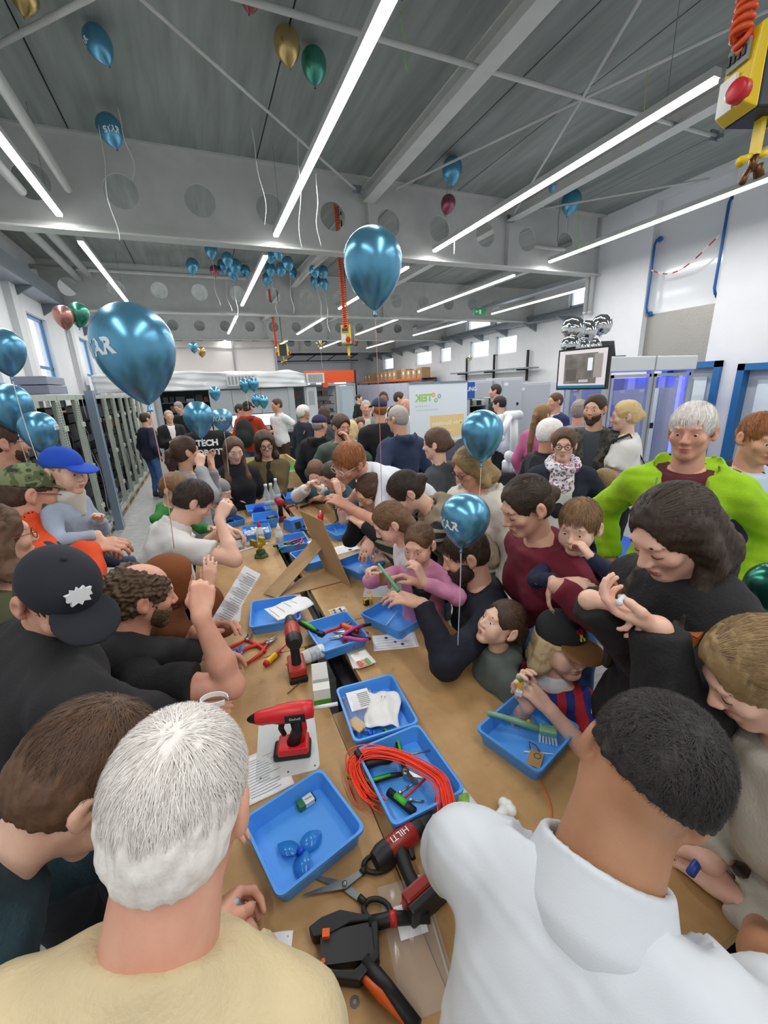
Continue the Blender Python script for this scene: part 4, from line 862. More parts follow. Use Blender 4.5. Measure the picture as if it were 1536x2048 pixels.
# red cable bundle looping out of tray T2
e = empty('cable_bundle', tpt('T2', 0, 0), 0, 'bundle of bright red-orange cables looped through the tray', 'cable')
CB = mat('#ff4a2c', .4)
o0 = tpt('T2', 0, 0); mids = [(848, 1640, .02), (872, 1600, .045), (850, 1545, .058), (800, 1512, .058), (745, 1502, .060), (712, 1515, .050), (708, 1545, .030), (730, 1590, .022), (755, 1605, .02)]
ctr = [atz(x, y, TZ+z)-o0 for x, y, z in mids]; tail = [atz(905, 1690, TZ+.012)-o0, atz(895, 1645, TZ+.022)-o0]
ctr = [tail[0], tail[1], atz(893, 1605, TZ+.056)-o0, atz(875, 1555, TZ+.060)-o0]+ctr[3:]
def smooth_path(P, n):
    P = np.array(P); t = np.linspace(0, len(P)-1, n); out = []
    for x in t:
        i = min(int(x), len(P)-2); f = x-i; p0, p1, p2, p3 = P[max(i-1, 0)], P[i], P[i+1], P[min(i+2, len(P)-1)]
        out.append(.5*((2*p1)+(-p0+p2)*f+(2*p0-5*p1+4*p2-p3)*f*f+(-p0+3*p1-3*p2+p3)*f**3))
    return np.array(out)
rs = np.random.RandomState(5); cen = smooth_path(ctr, 34)
for k in range(42):
    off = rs.randn(3)*np.array([.009, .009, .005]); spread = 1+.8*np.abs(np.linspace(-1, 1, 34))**2; cut_ = rs.randint(28, 35)
    pts = cen+off[None, :]*spread[:, None]; pts[:, 2] = np.maximum(pts[:, 2], .004)
    MB().tube(pts[rs.randint(0, 3):cut_], .0017, 5).build('strand', CB, e, True)
MB().tube([cen[21]-nrm(cen[22]-cen[21])*.008, cen[21]+nrm(cen[22]-cen[21])*.010], .017, 12).build('black_tie', BLKH, e, True)
pts = smooth_path([atz(1082, 1560, TZ+.003), atz(1101, 1610, TZ+.003), atz(1098, 1650, TZ+.003), atz(1052, 1676, TZ+.003), atz(1020, 1650, TZ+.003)], 24)
tag(MB().tube(pts, .0017, 5).build('cable_offcut', mat('#ee6a2e', .4), smooth=True), 'thin orange wire curling over the table beside the brush tray', 'wire')
tag(MB().tube([atz(1090, 1660, TZ+.002), atz(1112, 1692, TZ+.002)], .0015, 5).build('cable_offcut', mat('#ee6a2e', .4), smooth=True), 'short straight orange wire end on the bare table', 'wire')
tag(MB().tube([atz(820, 1800, TZ+.004), atz(812, 1812, TZ+.003), atz(828, 1812, TZ+.006), atz(800, 1814, TZ+.004), atz(826, 1770, TZ+.01)], .004, 6).build('cable_tuft', CB, smooth=True), 'tuft of red cable ends beside the white polo sleeve', 'wire')
a, h_ = place((805, 1545), (852, 1562), TZ+.02); pliers(tpt('T2', -.015, .0, .010), h_-.15, 'green and black pliers lying in the cable tray', BLKH, GRNH, .55, .2)
screwdriver(tpt('T2', -.065, .0, .014), math.radians(-12), 'black screwdriver under the red cables', BLKH, None, STL, .21, .016)
e = empty('hex_driver', tpt('T2', .055, -.05, .004), math.radians(-65), 'T-handle driver in black and green in the cable tray', 'screwdriver')
MB().tube([(-.045, 0, .012), (.045, 0, .012)], [.012, .012], 10).build('handle', BLKH, e, True); MB().tube([(-.02, 0, .016), (.018, 0, .016)], .0105, 10).build('grip_inlay', GRNH, e, True); MB().tube([(0, .01, .012), (.01, .1, .012)], .0035, 8).build('blade', REDH, e, True)
for k, (x, y, r_) in enumerate(((.02, -.01, .2), (.025, -.035, .25), (.06, -.02, -.5), (.105, -.03, -.15))):
    e = empty('bolt', tpt('T2', x, y, .003), r_, 'shiny steel bolt lying loose in the cable tray', 'bolt', 'bolts in the cable tray'); MB().tube([(0, 0, .005), (.034, 0, .005)], .0028, 8).build('shank', STL, e, True); MB().tube([(-.006, 0, .005), (0, 0, .005)], .0055, 6).build('bolt_head', STL, e)
# magazine and white bone by the tray
a, h_ = place((905, 1635), (960, 1600)); e = sheet(a, h_, .16, .12, 'glossy leaflet with green leaves sticking out under the cables', mat('#e9ebe6', .3), name='leaflet', cat='leaflet')
for k, (x, y, w_, c) in enumerate(((.045, .02, .03, '#8fc24a'), (.03, -.02, .03, '#d9dcda'), (.055, -.025, .018, '#5a8f6a'), (-.03, .0, .02, '#e9a23a'), (-.05, .02, .012, '#6a9f3a'), (-.02, -.03, .012, '#c94a3a'))):
    MB().prism([(x+w_*math.cos(a_)*(1+.2*math.sin(3*a_)), y+w_*.7*math.sin(a_)) for a_ in np.linspace(0, 6.283, 14, endpoint=False)], .0058, .0062).build('printed_picture', mat(c, .35, noise=.3, nscale=60), e)
a, h_ = place((985, 1650), (1018, 1622)); e = empty('knob_bone', a, h_, 'white bone-shaped piece half under the polo sleeve', 'part'); WB = mat('#e6ebe6', .35)
MB().tube([(-.06, 0, .016), (-.01, 0, .014), (.03, 0, .015), (.05, 0, .02)], [.018, .012, .012, .016], 12).build('shaft', WB, e, True); MB().sphere((.056, .011, .02), .016).sphere((.056, -.011, .02), .016).sphere((.06, 0, .026), .012).build('knob', WB, e, True)
# brush tray T4
a = tpt('T4', -.02, -.02, .0); p0 = atz(975, 1428, TZ+.055); p1 = atz(1105, 1468, TZ+.03); d = p1-p0; h_ = math.atan2(d[1], d[0]); e = empty('dish_brush', ((p0+p1)/2*np.array([1, 1, 0])+np.array([0, 0, TZ+.03])).tolist(), h_, 'pale green dish brush with white bristles leaning across the tray', 'brush'); Lb = np.linalg.norm(d[:2])/2
GB = mat('#7fae8b', .45)
MB().tube([(-Lb, 0, .03), (-Lb*.5, 0, .026), (0, 0, .018), (Lb*.62, 0, .008)], [.008, .009, .010, .011], 10).build('handle', GB, e, True); MB().box(Lb*.6, Lb+.012, -.018, .018, .0, .02).build('brush_head', GB, e, bevel=.005)
b_ = MB()
for i in range(6):
    for j in range(4): b_.tube([(Lb*.64+i*.0085, -.014+j*.009, .002), (Lb*.64+i*.010, -.016+j*.0105, -.026)], [.003, .0035], 5)
b_.build('bristles', mat('#eef1f3', .6), e)['kind'] = 'stuff'
e = empty('cardboard_tag', tpt('T4', .06, -.055, .003), .6, 'small brown cardboard tag with a printed ring in the brush tray', 'tag'); MB().box(-.03, .03, -.02, .02, 0, .012).build('card', mat('#a98352', .7), e); MB().lathe([(.008, .0122), (.011, .0122), (.011, .0126), (.008, .0126)], 16, (.012, -.004, 0)).build('printed_ring', mat('#5a5a2a', .6), e); MB().tube([(.03, .02, .006), (.045, .03, .02), (.05, .01, .012), (.035, -.005, .01)], .0022, 6).build('pull_loop', mat('#7a2f2a', .5), e, True)
e = empty('blister_pack', tpt('T4', -.045, .045, .003), -.5, 'clear pack holding a black and yellow part in the brush tray', 'packet'); MB().box(-.04, .04, -.022, .022, 0, .014).build('clear_shell', PLAST, e, bevel=.004); MB().box(-.03, .025, -.012, .012, .002, .011).build('black_part', BLKH, e)
for x in (-.028, .02): MB().sphere((x, .0, .012), .007, 10, 6).build('yellow_cap', YLW, e, True)
tag(MB().tube([tpt('T4', .02, -.05, .006), tpt('T4', .10, .02, .006)], .0025, 6).build('plastic_rod', mat('#e6ebef', .3), smooth=True), 'thin white rod lying in the brush tray', 'rod'); tag(MB().tube(smooth_path([tpt('T4', -.06, .09, .02), tpt('T4', -.09, .11, .055), tpt('T4', -.07, .125, .06), tpt('T4', -.08, .14, .05)], 10), .0016, 5).build('thin_wire', mat('#d9dde0', .3), smooth=True), 'thin pale wire curling over the brush tray rim', 'wire')
# bag tray T3
e = bag(tpt('T3', -.03, -.045, .02), math.radians(-5), .12, .17, 'clear plastic bag with printed instructions in the tray', .02, 4); MB().box(-.035, .045, -.02, .075, .018, .0195).build('instruction_slip', mat('#eceef0', .6), e)
for k in range(8): MB().box(.0, .04, -.01+k*.009, -.006+k*.009, .0196, .0201).build('printed_line', mat('#7b8086', .6), e)
n = 14; V = []
for i in range(n+1):
    for j in range(n+1):
        u, v = i/n-.5, j/n-.5; V.append((u*.115+.006*math.sin(7*v), v*.16+.005*math.sin(8*u), .03+.02*math.cos(2.6*u)*math.cos(2.2*v)+.004*math.sin(14*u+5*v)+.003*math.sin(19*v)))
e = empty('paper_bag', tpt('T3', .01, .025, 0), math.radians(-25), 'crumpled white paper bag with handwritten marks in the tray', 'bag'); raw('paper', V, [(i*(n+1)+j, (i+1)*(n+1)+j, (i+1)*(n+1)+j+1, i*(n+1)+j+1) for i in range(n) for j in range(n)], mat('#e9e9e8', .7), e, True).modifiers.new('solid', 'SOLIDIFY').thickness = .002
lettering('? ?', .02, frame_m((.0, .03, .0555), (1, 0, 0), (0, 1, 0)), mat('#3a3c40', .6), e)
propeller(tpt('T3', .085, -.045, .012), 1.2, 'blue propeller in the tray below the paper bag', .042); tag(MB().box(-.02, .02, -.03, .03, 0, .006).build('plywood_chip', mat('#d2aa70', .6), loc=tpt('T3', .035, -.075, .02), rot=(0, 0, .4)), 'small plywood piece showing beside the paper bag', 'wood piece')
# ---- middle left: steel plate, glue gun, drill, box
def plate(p, q, w_, l, label):
    a, h_ = place(p, q); e = empty('base_plate', a, h_, label, 'plate'); P_ = []
    for cx, cy, a0 in ((w_/2-.02, l/2-.02, 0), (-w_/2+.02, l/2-.02, 90), (-w_/2+.02, -l/2+.02, 180), (w_/2-.02, -l/2+.02, 270)):
        for k in range(5): t_ = math.radians(a0+22.5*k); P_.append((cx+.02*math.cos(t_), cy+.02*math.sin(t_)))
    MB().prism(P_, 0, .003).build('sheet_metal', mat('#ccd2d1', .4), e)
    for sx in (-1, 0, 1):
        for sy in (-1, 1): MB().lathe([(.001, .0032), (.003, .0032), (.003, .0036), (.001, .0036)], 8, (sx*(w_/2-.015), sy*(l/2-.015), 0)).build('screw_hole', DARK, e)
plate((575, 1490), (620, 1480), .19, .24, 'pale grey sheet metal plate under the red glue gun'); plate((450, 1230), (480, 1225), .16, .22, 'pale grey sheet metal plate under the unfolded instructions'); plate((775, 1178), (820, 1178), .26, .2, 'pale grey sheet metal plate in front of the girl in pink')
a, h_ = place((588, 1505), (536, 1512)); e = empty('glue_gun', a, h_, 'red cordless hot glue gun standing on its battery', 'glue gun'); GR = mat('#d3242c', .38)
MB().box(-.055, .06, -.033, .033, 0, .028).build('battery', BLKH, e, bevel=.008); MB().box(-.05, .045, -.0345, .0345, .02, .045).build('battery_clip', GR, e, bevel=.006)
MB().tube([(-.005, 0, .04), (-.02, 0, .09), (-.018, 0, .13)], [.024, .018, .020], 12).build('grip', BLKH, e, True); MB().tube([(-.026, 0, .045), (-.040, 0, .09), (-.036, 0, .13)], [.014, .010, .012], 8).build('grip_back', GR, e, True)
MB().lathe([(.001, -.075), (.026, -.073), (.029, -.04), (.029, .03), (.024, .05), (.022, .085), (.018, .1)], 16, (.0, 0, .155), (1, 0, -.06)).build('barrel', GR, e, True); MB().lathe([(.017, .1), (.010, .118), (.005, .125), (.001, .127)], 12, (.0, 0, .155), (1, 0, -.06)).build('nozzle', BLKH, e, True)
MB().tube([(.022, 0, .13), (.03, 0, .10), (.022, 0, .075)], [.010, .009, .008], 8).build('trigger', BLKH, e, True); MB().box(-.05, .01, .026, .0305, .142, .168).build('name_plate', DARK, e)
lettering('Einhell', .013, frame_m((-.02, .0308, .155), (-1, 0, 0), (0, 0, 1)), mat('#f0f0f0', .5), e); MB().box(-.05, .01, -.0305, -.026, .142, .168).build('name_plate', DARK, e)
lettering('Einhell', .013, frame_m((-.02, -.0308, .155), (1, 0, 0), (0, 0, 1)), mat('#f0f0f0', .5), e)
MB().tube([(-.075, 0, .16), (-.15, 0, .166)], .006, 8).build('glue_stick', mat('#e9eef2', .3, alpha=.85), e, True)
a, h_ = place((594, 1340), (585, 1290)); drill(a, h_, 'red and black cordless drill standing upright on the left table', '#a8322a')
a, h_ = place((645, 1400), (672, 1395)); e = empty('bulb_box', a, h_, 'opened small white and green carton with its flap up', 'box')
for f_ in ((-.03, -.029, -.03, .03), (.029, .03, -.03, .03), (-.03, .03, -.03, -.029), (-.03, .03, .029, .03)): MB().box(*f_, 0, .07).build('carton_wall', mat('#e8ebe6', .5), e)
MB().box(-.031, .031, -.031, .031, 0, .028).build('green_band', mat('#4c9a2c', .5), e); MB().box(-.028, .028, -.028, .028, .03, .05).build('dark_insert', mat('#2d3a33', .6), e)
MB().add([(-.03, .03, .07), (.03, .03, .07), (.028, .055, .12), (-.028, .055, .12), (-.03, .032, .07), (.03, .032, .07), (.028, .057, .12), (-.028, .057, .12)], [(0, 1, 2, 3), (7, 6, 5, 4), (0, 4, 5, 1), (2, 6, 7, 3)]).build('flap', mat('#eef1ed', .5), e)
MB().add([(-.03, -.03, .07), (.03, -.03, .07), (.03, .0, .078), (-.03, .0, .078)], [(0, 1, 2, 3)]).build('flap', mat('#e8ebe6', .5), e)
a, h_ = place((588, 1378), (603, 1365)); tag(MB().tube([(-.035, 0, .004), (.035, 0, .004)], .002, 6).build('drill_bit', mat('#6b6357', .4, metal=.6), loc=a, rot=(0, 0, h_)), 'thin dark drill bit lying behind the glue gun', 'drill bit')
a, h_ = place((530, 1545), (570, 1560)); sheet(a, h_+.9, .13, .17, 'printed instruction sheet under the near blue tray', lines=14, seed=3)
# hand tools left table
a, h_ = place((495, 1283), (500, 1272)); pliers(a, h_, 'red-handled side cutters lying open by the blue propeller', REDH, None, .6, .15)
a, h_ = place((535, 1290), (553, 1279)); pliers(a, h_, 'grey adjustable pliers with red handles', REDH, None, .25, .22)
a, h_ = place((555, 1312), (575, 1293)); screwdriver(a, h_, 'red and yellow insulated screwdriver beside the standing drill', REDH, YLW, REDH, .17, .014)
a, h_ = place((477, 1306), (490, 1300)); propeller(a, .2, 'blue propeller beside the red side cutters', .038)
a = atz(440, 1300, TZ); tag(MB().lathe([(.001, 0), (.012, 0), (.012, .014), (.006, .02), (.001, .02)], 14).build('small_motor', mat('#8d9088', .4, metal=.5), loc=a), 'tiny grey motor by the curly-haired man', 'motor')
e = bag(atz(432, 1290, TZ), .5, .08, .07, 'small clear bag of parts by the curly-haired man', .012, 9)
# tray T5 contents
for k, (x, y, r_, hm, lb) in enumerate(((.0, .03, 2.2, REDH, 'red-handled pliers on top in the tool tray'), (-.03, .06, .7, REDH, 'red-handled cutters at the back of the tool tray'), (.04, .04, 2.75, BLKH, 'black-handled pliers lying across the tool tray'), (.075, .0, 3.0, mat('#c0478f', .45), 'pliers with a pink handle in the tool tray'))):
    pliers(tpt('T5', x, y, .012+.012*k), r_, lb, hm, None, .3, .16)
screwdriver(tpt('T5', .02, .075, .03), -1.0, 'red and orange insulated screwdriver in the tool tray', REDH, ORG, REDH, .14, .013)
e = empty('wire_stripper', tpt('T5', -.05, -.085, .035), -1.0, 'black and green wire stripper resting on the tool tray rim', 'wire stripper'); MB().tube([(-.09, 0, .03), (-.03, 0, .022), (.03, 0, .012)], [.012, .015, .011], 10).build('handle', BLKH, e, True); MB().tube([(-.07, 0, .037), (-.02, 0, .03), (.02, 0, .018)], [.006, .010, .007], 8).build('grip_inlay', GRNH, e, True); MB().box(.03, .06, -.012, .012, .0, .022).build('jaw', DARK, e, bevel=.004)
def glue_bottle(loc, rz, label, lying=False, cap=REDH):
    e = empty('glue_bottle', loc, rz, label, 'bottle'); W_ = mat('#eceeec', .35); M = (Matrix.Translation((0, 0, .028)) @ Matrix.Rotation(math.radians(90), 4, 'Y')) if lying else Matrix.Identity(4)
    MB().lathe([(.001, 0), (.026, 0), (.029, .006), (.029, .075), (.024, .10), (.012, .118), (.012, .126)], 18).xf(M).build('body', W_, e, True); MB().lathe([(.014, .12), (.014, .14), (.009, .145), (.004, .168), (.001, .169)], 14).xf(M).build('nozzle_cap', cap, e, True); MB().lathe([(.0293, .025), (.0296, .026), (.0296, .068), (.0293, .069)], 18).xf(M).build('printed_label', mat('#dfe4ea', .5, noise=.25, nscale=60, col2='#9aa6b6'), e, True); return e
glue_bottle(tpt('T5', .09, -.09, .004), math.radians(-170), 'white glue bottle with orange cap lying in the tool tray', True, ORG)
# tray T7 paper, T6 stick
e = sheet(tpt('T7', .02, .07, .055), math.radians(-72), .15, .2, 'unfolded white sheet lying over the tray edge', curl=.02, folds=2, lines=4, seed=6)
tag(MB().tube([tpt('T6', .0, -.07, .008), tpt('T6', -.04, .07, .02)], .003, 6).build('clear_stick', mat('#dfe9f2', .2, alpha=.7), smooth=True), 'clear plastic stick in the tray under the ringed hand', 'stick')
a, h_ = place((676, 1222), (700, 1216)); e = sheet(a, h_, .09, .06, 'comic-style postcard with yellow and purple print', mat('#ece8e0', .4), name='postcard', cat='card')
for k in range(9): MB().prism([(-.035+.016*(k % 5)+.007*math.cos(t_), -.014+.022*(k//5)+.009*math.sin(t_)) for t_ in np.linspace(0, 6.283, 8, endpoint=False)], .0056, .006).build('printed_shape', mat(('#e0b43a', '#5a4aa0', '#e8d9b0', '#3a3a4a', '#c98a5a')[k % 5], .5), e)
a, h_ = place((790, 1283), (820, 1280)); e = sheet(a, h_, .2, .12, 'instruction sheet with small drawings under a clear sleeve', lines=5, seed=8)
for k, (x, y) in enumerate(((772, 1276), (790, 1284), (805, 1288))): attach(MB().lathe([(.001, 0), (.008-.002*(k % 2), 0), (.006, .001), (.001, .001)], 10).build('printed_part', mat('#3f4654', .5), loc=atz(x, y, TZ+.004)+np.array([0, 0, .001])), e)
a, h_ = place((722, 1318), (735, 1312))
for k in range(4): 
    e = sheet(a+np.array([.004*k-.01, -.006*k, .004*k]), h_+.06*k-.3, .075, .105, 'white and green flyer in the small stack beside the bag tray', mat('#eef0ea', .4), name='flyer', cat='flyer', seed=k); e['group'] = 'stacked flyers'
e['label'] = 'topmost flyer of the stack with a red vegetable photo'
for k in range(12): MB().prism([(-.028+.018*(k % 4)+.010*math.cos(t_), -.045+.014*(k//4)+.008*math.sin(t_)) for t_ in np.linspace(0, 6.283, 7, endpoint=False)], .0056+.0002*(k % 3), .0062+.0002*(k % 3)).build('printed_vegetable', mat(('#c2442f', '#d98a6a', '#6a9a4a', '#e3d9c8')[k % 4], .4), e)
lettering('TEIK', .012, frame_m((-.012, .036, .0066), (1, 0, 0), (0, 1, 0)), mat('#6a9a4a', .5), e)
# yellow marker, black sharpener, pink disc
a = atz(733, 1210, TZ); e = empty('sharpener', a, .3, 'small black block with a silver bracket near the highlighter', 'clamp'); MB().box(-.012, .012, -.012, .012, 0, .03).build('block', BLKH, e, bevel=.002); MB().box(-.013, .013, -.004, .004, .012, .034).build('bracket', YLW, e)
a = atz(743, 1208, TZ); e = empty('highlighter', a, .0, 'yellow highlighter standing beside the small black block', 'pen'); MB().lathe([(.001, 0), (.007, 0), (.007, .05), (.006, .055), (.001, .055)], 12).build('barrel', YLW, e, True); MB().lathe([(.0072, .03), (.0072, .055), (.001, .057)], 12).build('cap', mat('#f5d43a', .4), e, True)
tag(MB().lathe([(.001, .001), (.016, .001), (.016, .004), (.001, .004)], 20).build('foam_disc', mat('#f0a9a0', .6), loc=atz(738, 1186, TZ)), 'round pink foam disc near the highlighter', 'disc')
# ---- cardboard stand
CBD = mat('#a98a62', .75, noise=.1, nscale=20, stretch=(1, 6, 1))
B1 = atz(652, 1142, TZ); B2 = atz(704, 1176, TZ); dB1 = (RW.T @ (B1-CAM))[2]; T1 = atd(600, 1020, dB1+.12); T2 = T1+(B2-B1)
e = empty('cardboard_stand', ((B1+B2)/2).tolist(), 0, 'leaning brown cardboard board held by a strap and clip', 'stand'); o0 = (B1+B2)/2
def slab(P4, th, nm, m):
    P4 = [np.asarray(p)-o0 for p in P4]; nn = nrm(np.cross(P4[1]-P4[0], P4[3]-P4[0]))*th; vs = P4+[p+nn for p in P4]
    return MB().add(vs, [(0, 3, 2, 1), (4, 5, 6, 7), (0, 1, 5, 4), (1, 2, 6, 5), (2, 3, 7, 6), (3, 0, 4, 7)]).build(nm, m, e)
slab([B1, B2, T2, T1], .005, 'board', CBD)
slab([atz(556, 1197, TZ+.003), atz(684, 1163, TZ+.003), atz(652, 1139, TZ+.003), atz(600, 1158, TZ+.003)], .004, 'base_strip', CBD)
m1 = B1+(T1-B1)*.56; m2 = m1+(B2-B1)*.10
C1 = atd(629, 1077, dB1+.03); C2 = atd(651, 1090, dB1-.0); slab([atz(527, 1188, TZ+.004), atz(556, 1197, TZ+.004), C2, C1], .004, 'strap', CBD)
cc_ = (C1+C2)/2-o0; MB().tube([cc_+np.array([-.02, 0, .01]), cc_+np.array([-.008, -.01, .022]), cc_+np.array([.006, 0, .014]), cc_+np.array([.02, -.008, .02])], .004, 6).build('metal_clip', STL, e, True)
# ---- far half of the table
def vise(loc, rz, label, sc=1.0):
    e = empty('hobby_vise', loc, rz, label, 'vise'); e.scale = (sc,)*3; GN = mat('#3f5a30', .5, noise=.2); OY = mat('#b09a2a', .5)
    MB().lathe([(.001, 0), (.055, 0), (.055, .010), (.04, .022), (.030, .026), (.001, .026)], 6).build('foot', GN, e); MB().lathe([(.034, .024), (.034, .045), (.026, .055), (.001, .056)], 10).build('swivel', GN, e, True)
    MB().tube([(0, 0, .05), (.0, 0, .085)], .015, 10).build('neck', OY, e, True); MB().box(-.045, .035, -.025, .025, .085, .11).build('bed', OY, e, bevel=.004)
    for x in (-.05, .02): MB().box(x-.014, x+.014, -.03, .03, .10, .145).build('jaw', OY if x > 0 else mat('#8b7a28', .5), e, bevel=.004)
    MB().tube([(.035, 0, .1), (.075, 0, .1)], .006, 8).tube([(.07, -.03, .1), (.07, .03, .1)], .003, 6).build('clamp_screw', STL, e, True)
a = atz(523, 1113, TZ); vise(a, .5, 'yellow and green hobby vise on the newspaper', .95); a = atz(616, 1003, TZ); vise(a, 1.2, 'yellow and green hobby vise in front of the boy in the varsity jacket', .95)
a, h_ = place((478, 1092), (540, 1075)); e = sheet(a, h_, .36, .24, 'open newspaper with red photographs under the goggles', mat('#dddcd8', .7), lines=16, name='newspaper', cat='newspaper', seed=2)
for x, c in ((-.02, '#b06a60'), (.06, '#a85a50')): MB().box(x-.03, x+.03, -.09, -.04, .0045, .0055).build('printed_photo', mat(c, .5, noise=.5, nscale=30, col2='#5a4a48'), e)
e = empty('safety_goggles', atz(470, 1082, TZ), .2, 'clear safety goggles with dark blue frame on the newspaper', 'goggles'); FRB2 = mat('#22306a', .4)
V = []; 
for i in range(13):
    t_ = -1.2+2.4*i/12
    for z in (0.004, .05): V.append((.075*math.sin(t_), .05*math.cos(t_)-.03, z))
raw('lens', V, [(2*i, 2*i+2, 2*i+3, 2*i+1) for i in range(12)], mat('#dfe6ea', .1, alpha=.3), e, True); MB().tube([(v[0], v[1], .006) for v in V[::2]], .004, 6).tube([(v[0], v[1], .05) for v in V[::2]], .003, 6).build('frame', FRB2, e, True)
for x in (-.07, .07): MB().tube([(x, -.012, .04), (x*1.05, -.10, .03)], .003, 6).build('temple', mat('#3b3f4a', .4), e, True)
a, h_ = place((433, 1085), (460, 1078)); e = empty('file_clamp', a, h_, 'black long-nose pliers lying at the newspaper edge', 'pliers'); MB().tube([(-.1, .006, .008), (0, .004, .01), (.09, .008, .008)], [.007, .009, .004], 8).build('handle', BLKH, e, True); MB().tube([(-.1, -.012, .008), (0, -.002, .01), (.09, -.006, .008)], [.007, .009, .004], 8).build('handle', mat('#3a2220', .5), e, True)
a, h_ = place((450, 1068), (480, 1060)); sheet(a, h_, .16, .12, 'white printed sheet under the young man in the white polo', lines=8, seed=12)
a, h_ = place((418, 1055), (435, 1050)); 
tag(MB().box(-.06, .06, -.018, .018, 0, .012).build('wood_strip', mat('#d6b27c', .6), loc=atz(440, 1057, TZ), rot=(0, 0, .4)), 'small wooden strip under the young man\'s pencil', 'wood strip')
glue_bottle(atz(522, 1083, TZ), 0, 'white glue bottle with black and red nozzle standing by the vise'); glue_bottle(tpt('T10', .03, -.09, .03), 1.4, 'squat white glue bottle leaning in the green-handled tool tray', False, mat('#e9ebe9', .4))
for k, (x, y, r_, hm, h2, lb) in enumerate(((.0, .02, .5, BLKH, GRNH, 'green and black pliers on top of the packed tool tray'), (.05, -.0, .3, BLKH, GRNH, 'green and black cutters low in the packed tool tray'), (.02, .07, .8, REDH, None, 'red-handled pliers at the edge of the packed tool tray'))): pliers(tpt('T10', x, y, .015+.012*k), r_, lb, hm, h2, .2, .2)
glue_bottle(tpt('T10', .13, .09, .0), .3, 'white spray can with red grip leaning on the packed tray', True, REDH)
# soldering station
a, h_ = place((588, 1068), (612, 1058)); e = empty('soldering_station', (.56, 3.28, TZ), math.radians(-70), 'blue soldering station with a dark display', 'soldering station')
MB().add([(-.09, -.06, 0), (.09, -.06, 0), (.09, .06, 0), (-.09, .06, 0), (-.07, -.055, .09), (.05, -.055, .10), (.05, .055, .10), (-.07, .055, .09)], [(0, 3, 2, 1), (4, 5, 6, 7), (0, 1, 5, 4), (1, 2, 6, 5), (2, 3, 7, 6), (3, 0, 4, 7)]).build('case', TBD, e, bevel=.004); MB().add([(.084, -.03, .03), (.084, .02, .03), (.061, .02, .08), (.061, -.03, .08)], [(0, 1, 2, 3)]).build('display', DARK, e); MB().lathe([(.001, 0), (.008, 0), (.008, .01), (.001, .01)], 12, (.082, .04, .035), (1, 0, .4)).build('dial', BLKH, e, True)
MB().tube([(.09, .0, .02), (.14, .03, .015), (.17, .09, .02)], .004, 6).build('cable', BLKH, e, True)
# bottles
for k, (x, y) in enumerate(((537, 1022), (547, 1020), (556, 1008))):
    a = atz(x, y, TZ); e = empty('water_bottle', a, 0, ['empty glass water bottle beside the red glue gun', 'front glass water bottle of the pair', 'glass water bottle behind the blue tray'][k], 'bottle'); G_ = mat('#e6f0f2', .05, alpha=.35, coat=.5)
    MB().lathe([(.001, 0), (.036, 0), (.038, .01), (.038, .14), (.03, .17), (.014, .215), (.013, .25)], 18).build('glass', G_, e, True); MB().lathe([(.015, .245), (.015, .265), (.001, .266)], 14).build('cap', mat('#e3e6e8', .4), e, True); MB().lathe([(.0384, .06), (.0386, .06), (.0386, .11), (.0384, .11)], 18).build('printed_label', mat('#b9d4e2', .5, alpha=.8), e, True)
a = atz(563, 1042, TZ); e = empty('glue_gun', a, math.radians(100), 'red and black cordless tool standing behind the deep tray', 'glue gun'); MB().box(-.04, .05, -.035, .035, 0, .05).build('battery', mat('#8f1f22', .4), e, bevel=.006); MB().tube([(0, 0, .04), (-.01, 0, .12), (0, 0, .16)], [.024, .02, .024], 10).build('grip', BLKH, e, True); MB().lathe([(.001, -.07), (.03, -.065), (.033, 0), (.026, .06), (.012, .1), (.001, .102)], 14, (0, 0, .18), (1, 0, 0)).build('barrel', mat('#b5202a', .38), e, True)
a = atz(642, 1045, TZ); e = empty('heat_gun', a, 1.2, 'small red hot glue gun in front of the spread hand', 'glue gun'); MB().tube([(-.03, 0, .02), (.0, 0, .05), (.02, 0, .075)], [.022, .026, .024], 12).build('body', GR, e, True); MB().tube([(.02, 0, .075), (.03, 0, .1)], [.012, .005], 8).build('nozzle', mat('#e8eaea', .4), e, True)
MB().tube(smooth_path([(-.03, 0, .02), (-.10, .02, .008), (-.14, -.06, .008), (-.06, -.12, .008), (.04, -.14, .008)], 20), .004, 6).build('cable', BLKH, e, True)
a, h_ = place((590, 1012), (600, 1004)); pliers(a, h_, 'red-handled pliers in front of the boy in the varsity jacket', REDH, None, .3, .16); a, h_ = place((612, 1013), (622, 1010)); screwdriver(a, h_, 'short dark screwdriver with an orange collar', mat('#3a2a22', .5), None, ORG, .15, .012)
a, h_ = place((512, 1008), (530, 1004)); e = empty('hand_tool', a, h_, 'blue and black rotary hand tool lying by the white sheet', 'rotary tool'); MB().tube([(-.1, 0, .02), (-.02, 0, .022), (.05, 0, .02)], [.016, .02, .014], 10).build('body', BLKH, e, True); MB().tube([(.05, 0, .02), (.09, 0, .02)], [.015, .012], 10).build('collar', TBD, e, True); MB().tube(smooth_path([(-.1, 0, .02), (-.2, .02, .006), (-.3, -.03, .006), (-.34, .05, .006)], 12), .004, 6).build('cable', BLKH, e, True)
a, h_ = place((503, 1003), (520, 1000)); sheet(a+np.array([0, .05, .06]), .3, .2, .16, 'white crumpled sheet in front of the girl in black', curl=.03, seed=15)
e = empty('volt_meter', tpt('T13', .02, .06, .03), .4, 'small black multimeter in the deep tray', 'multimeter'); MB().box(-.035, .035, -.05, .05, 0, .03).build('case', BLKH, e, bevel=.004); MB().box(-.025, .025, .01, .04, .03, .032).build('display', mat('#7d867d', .3), e)
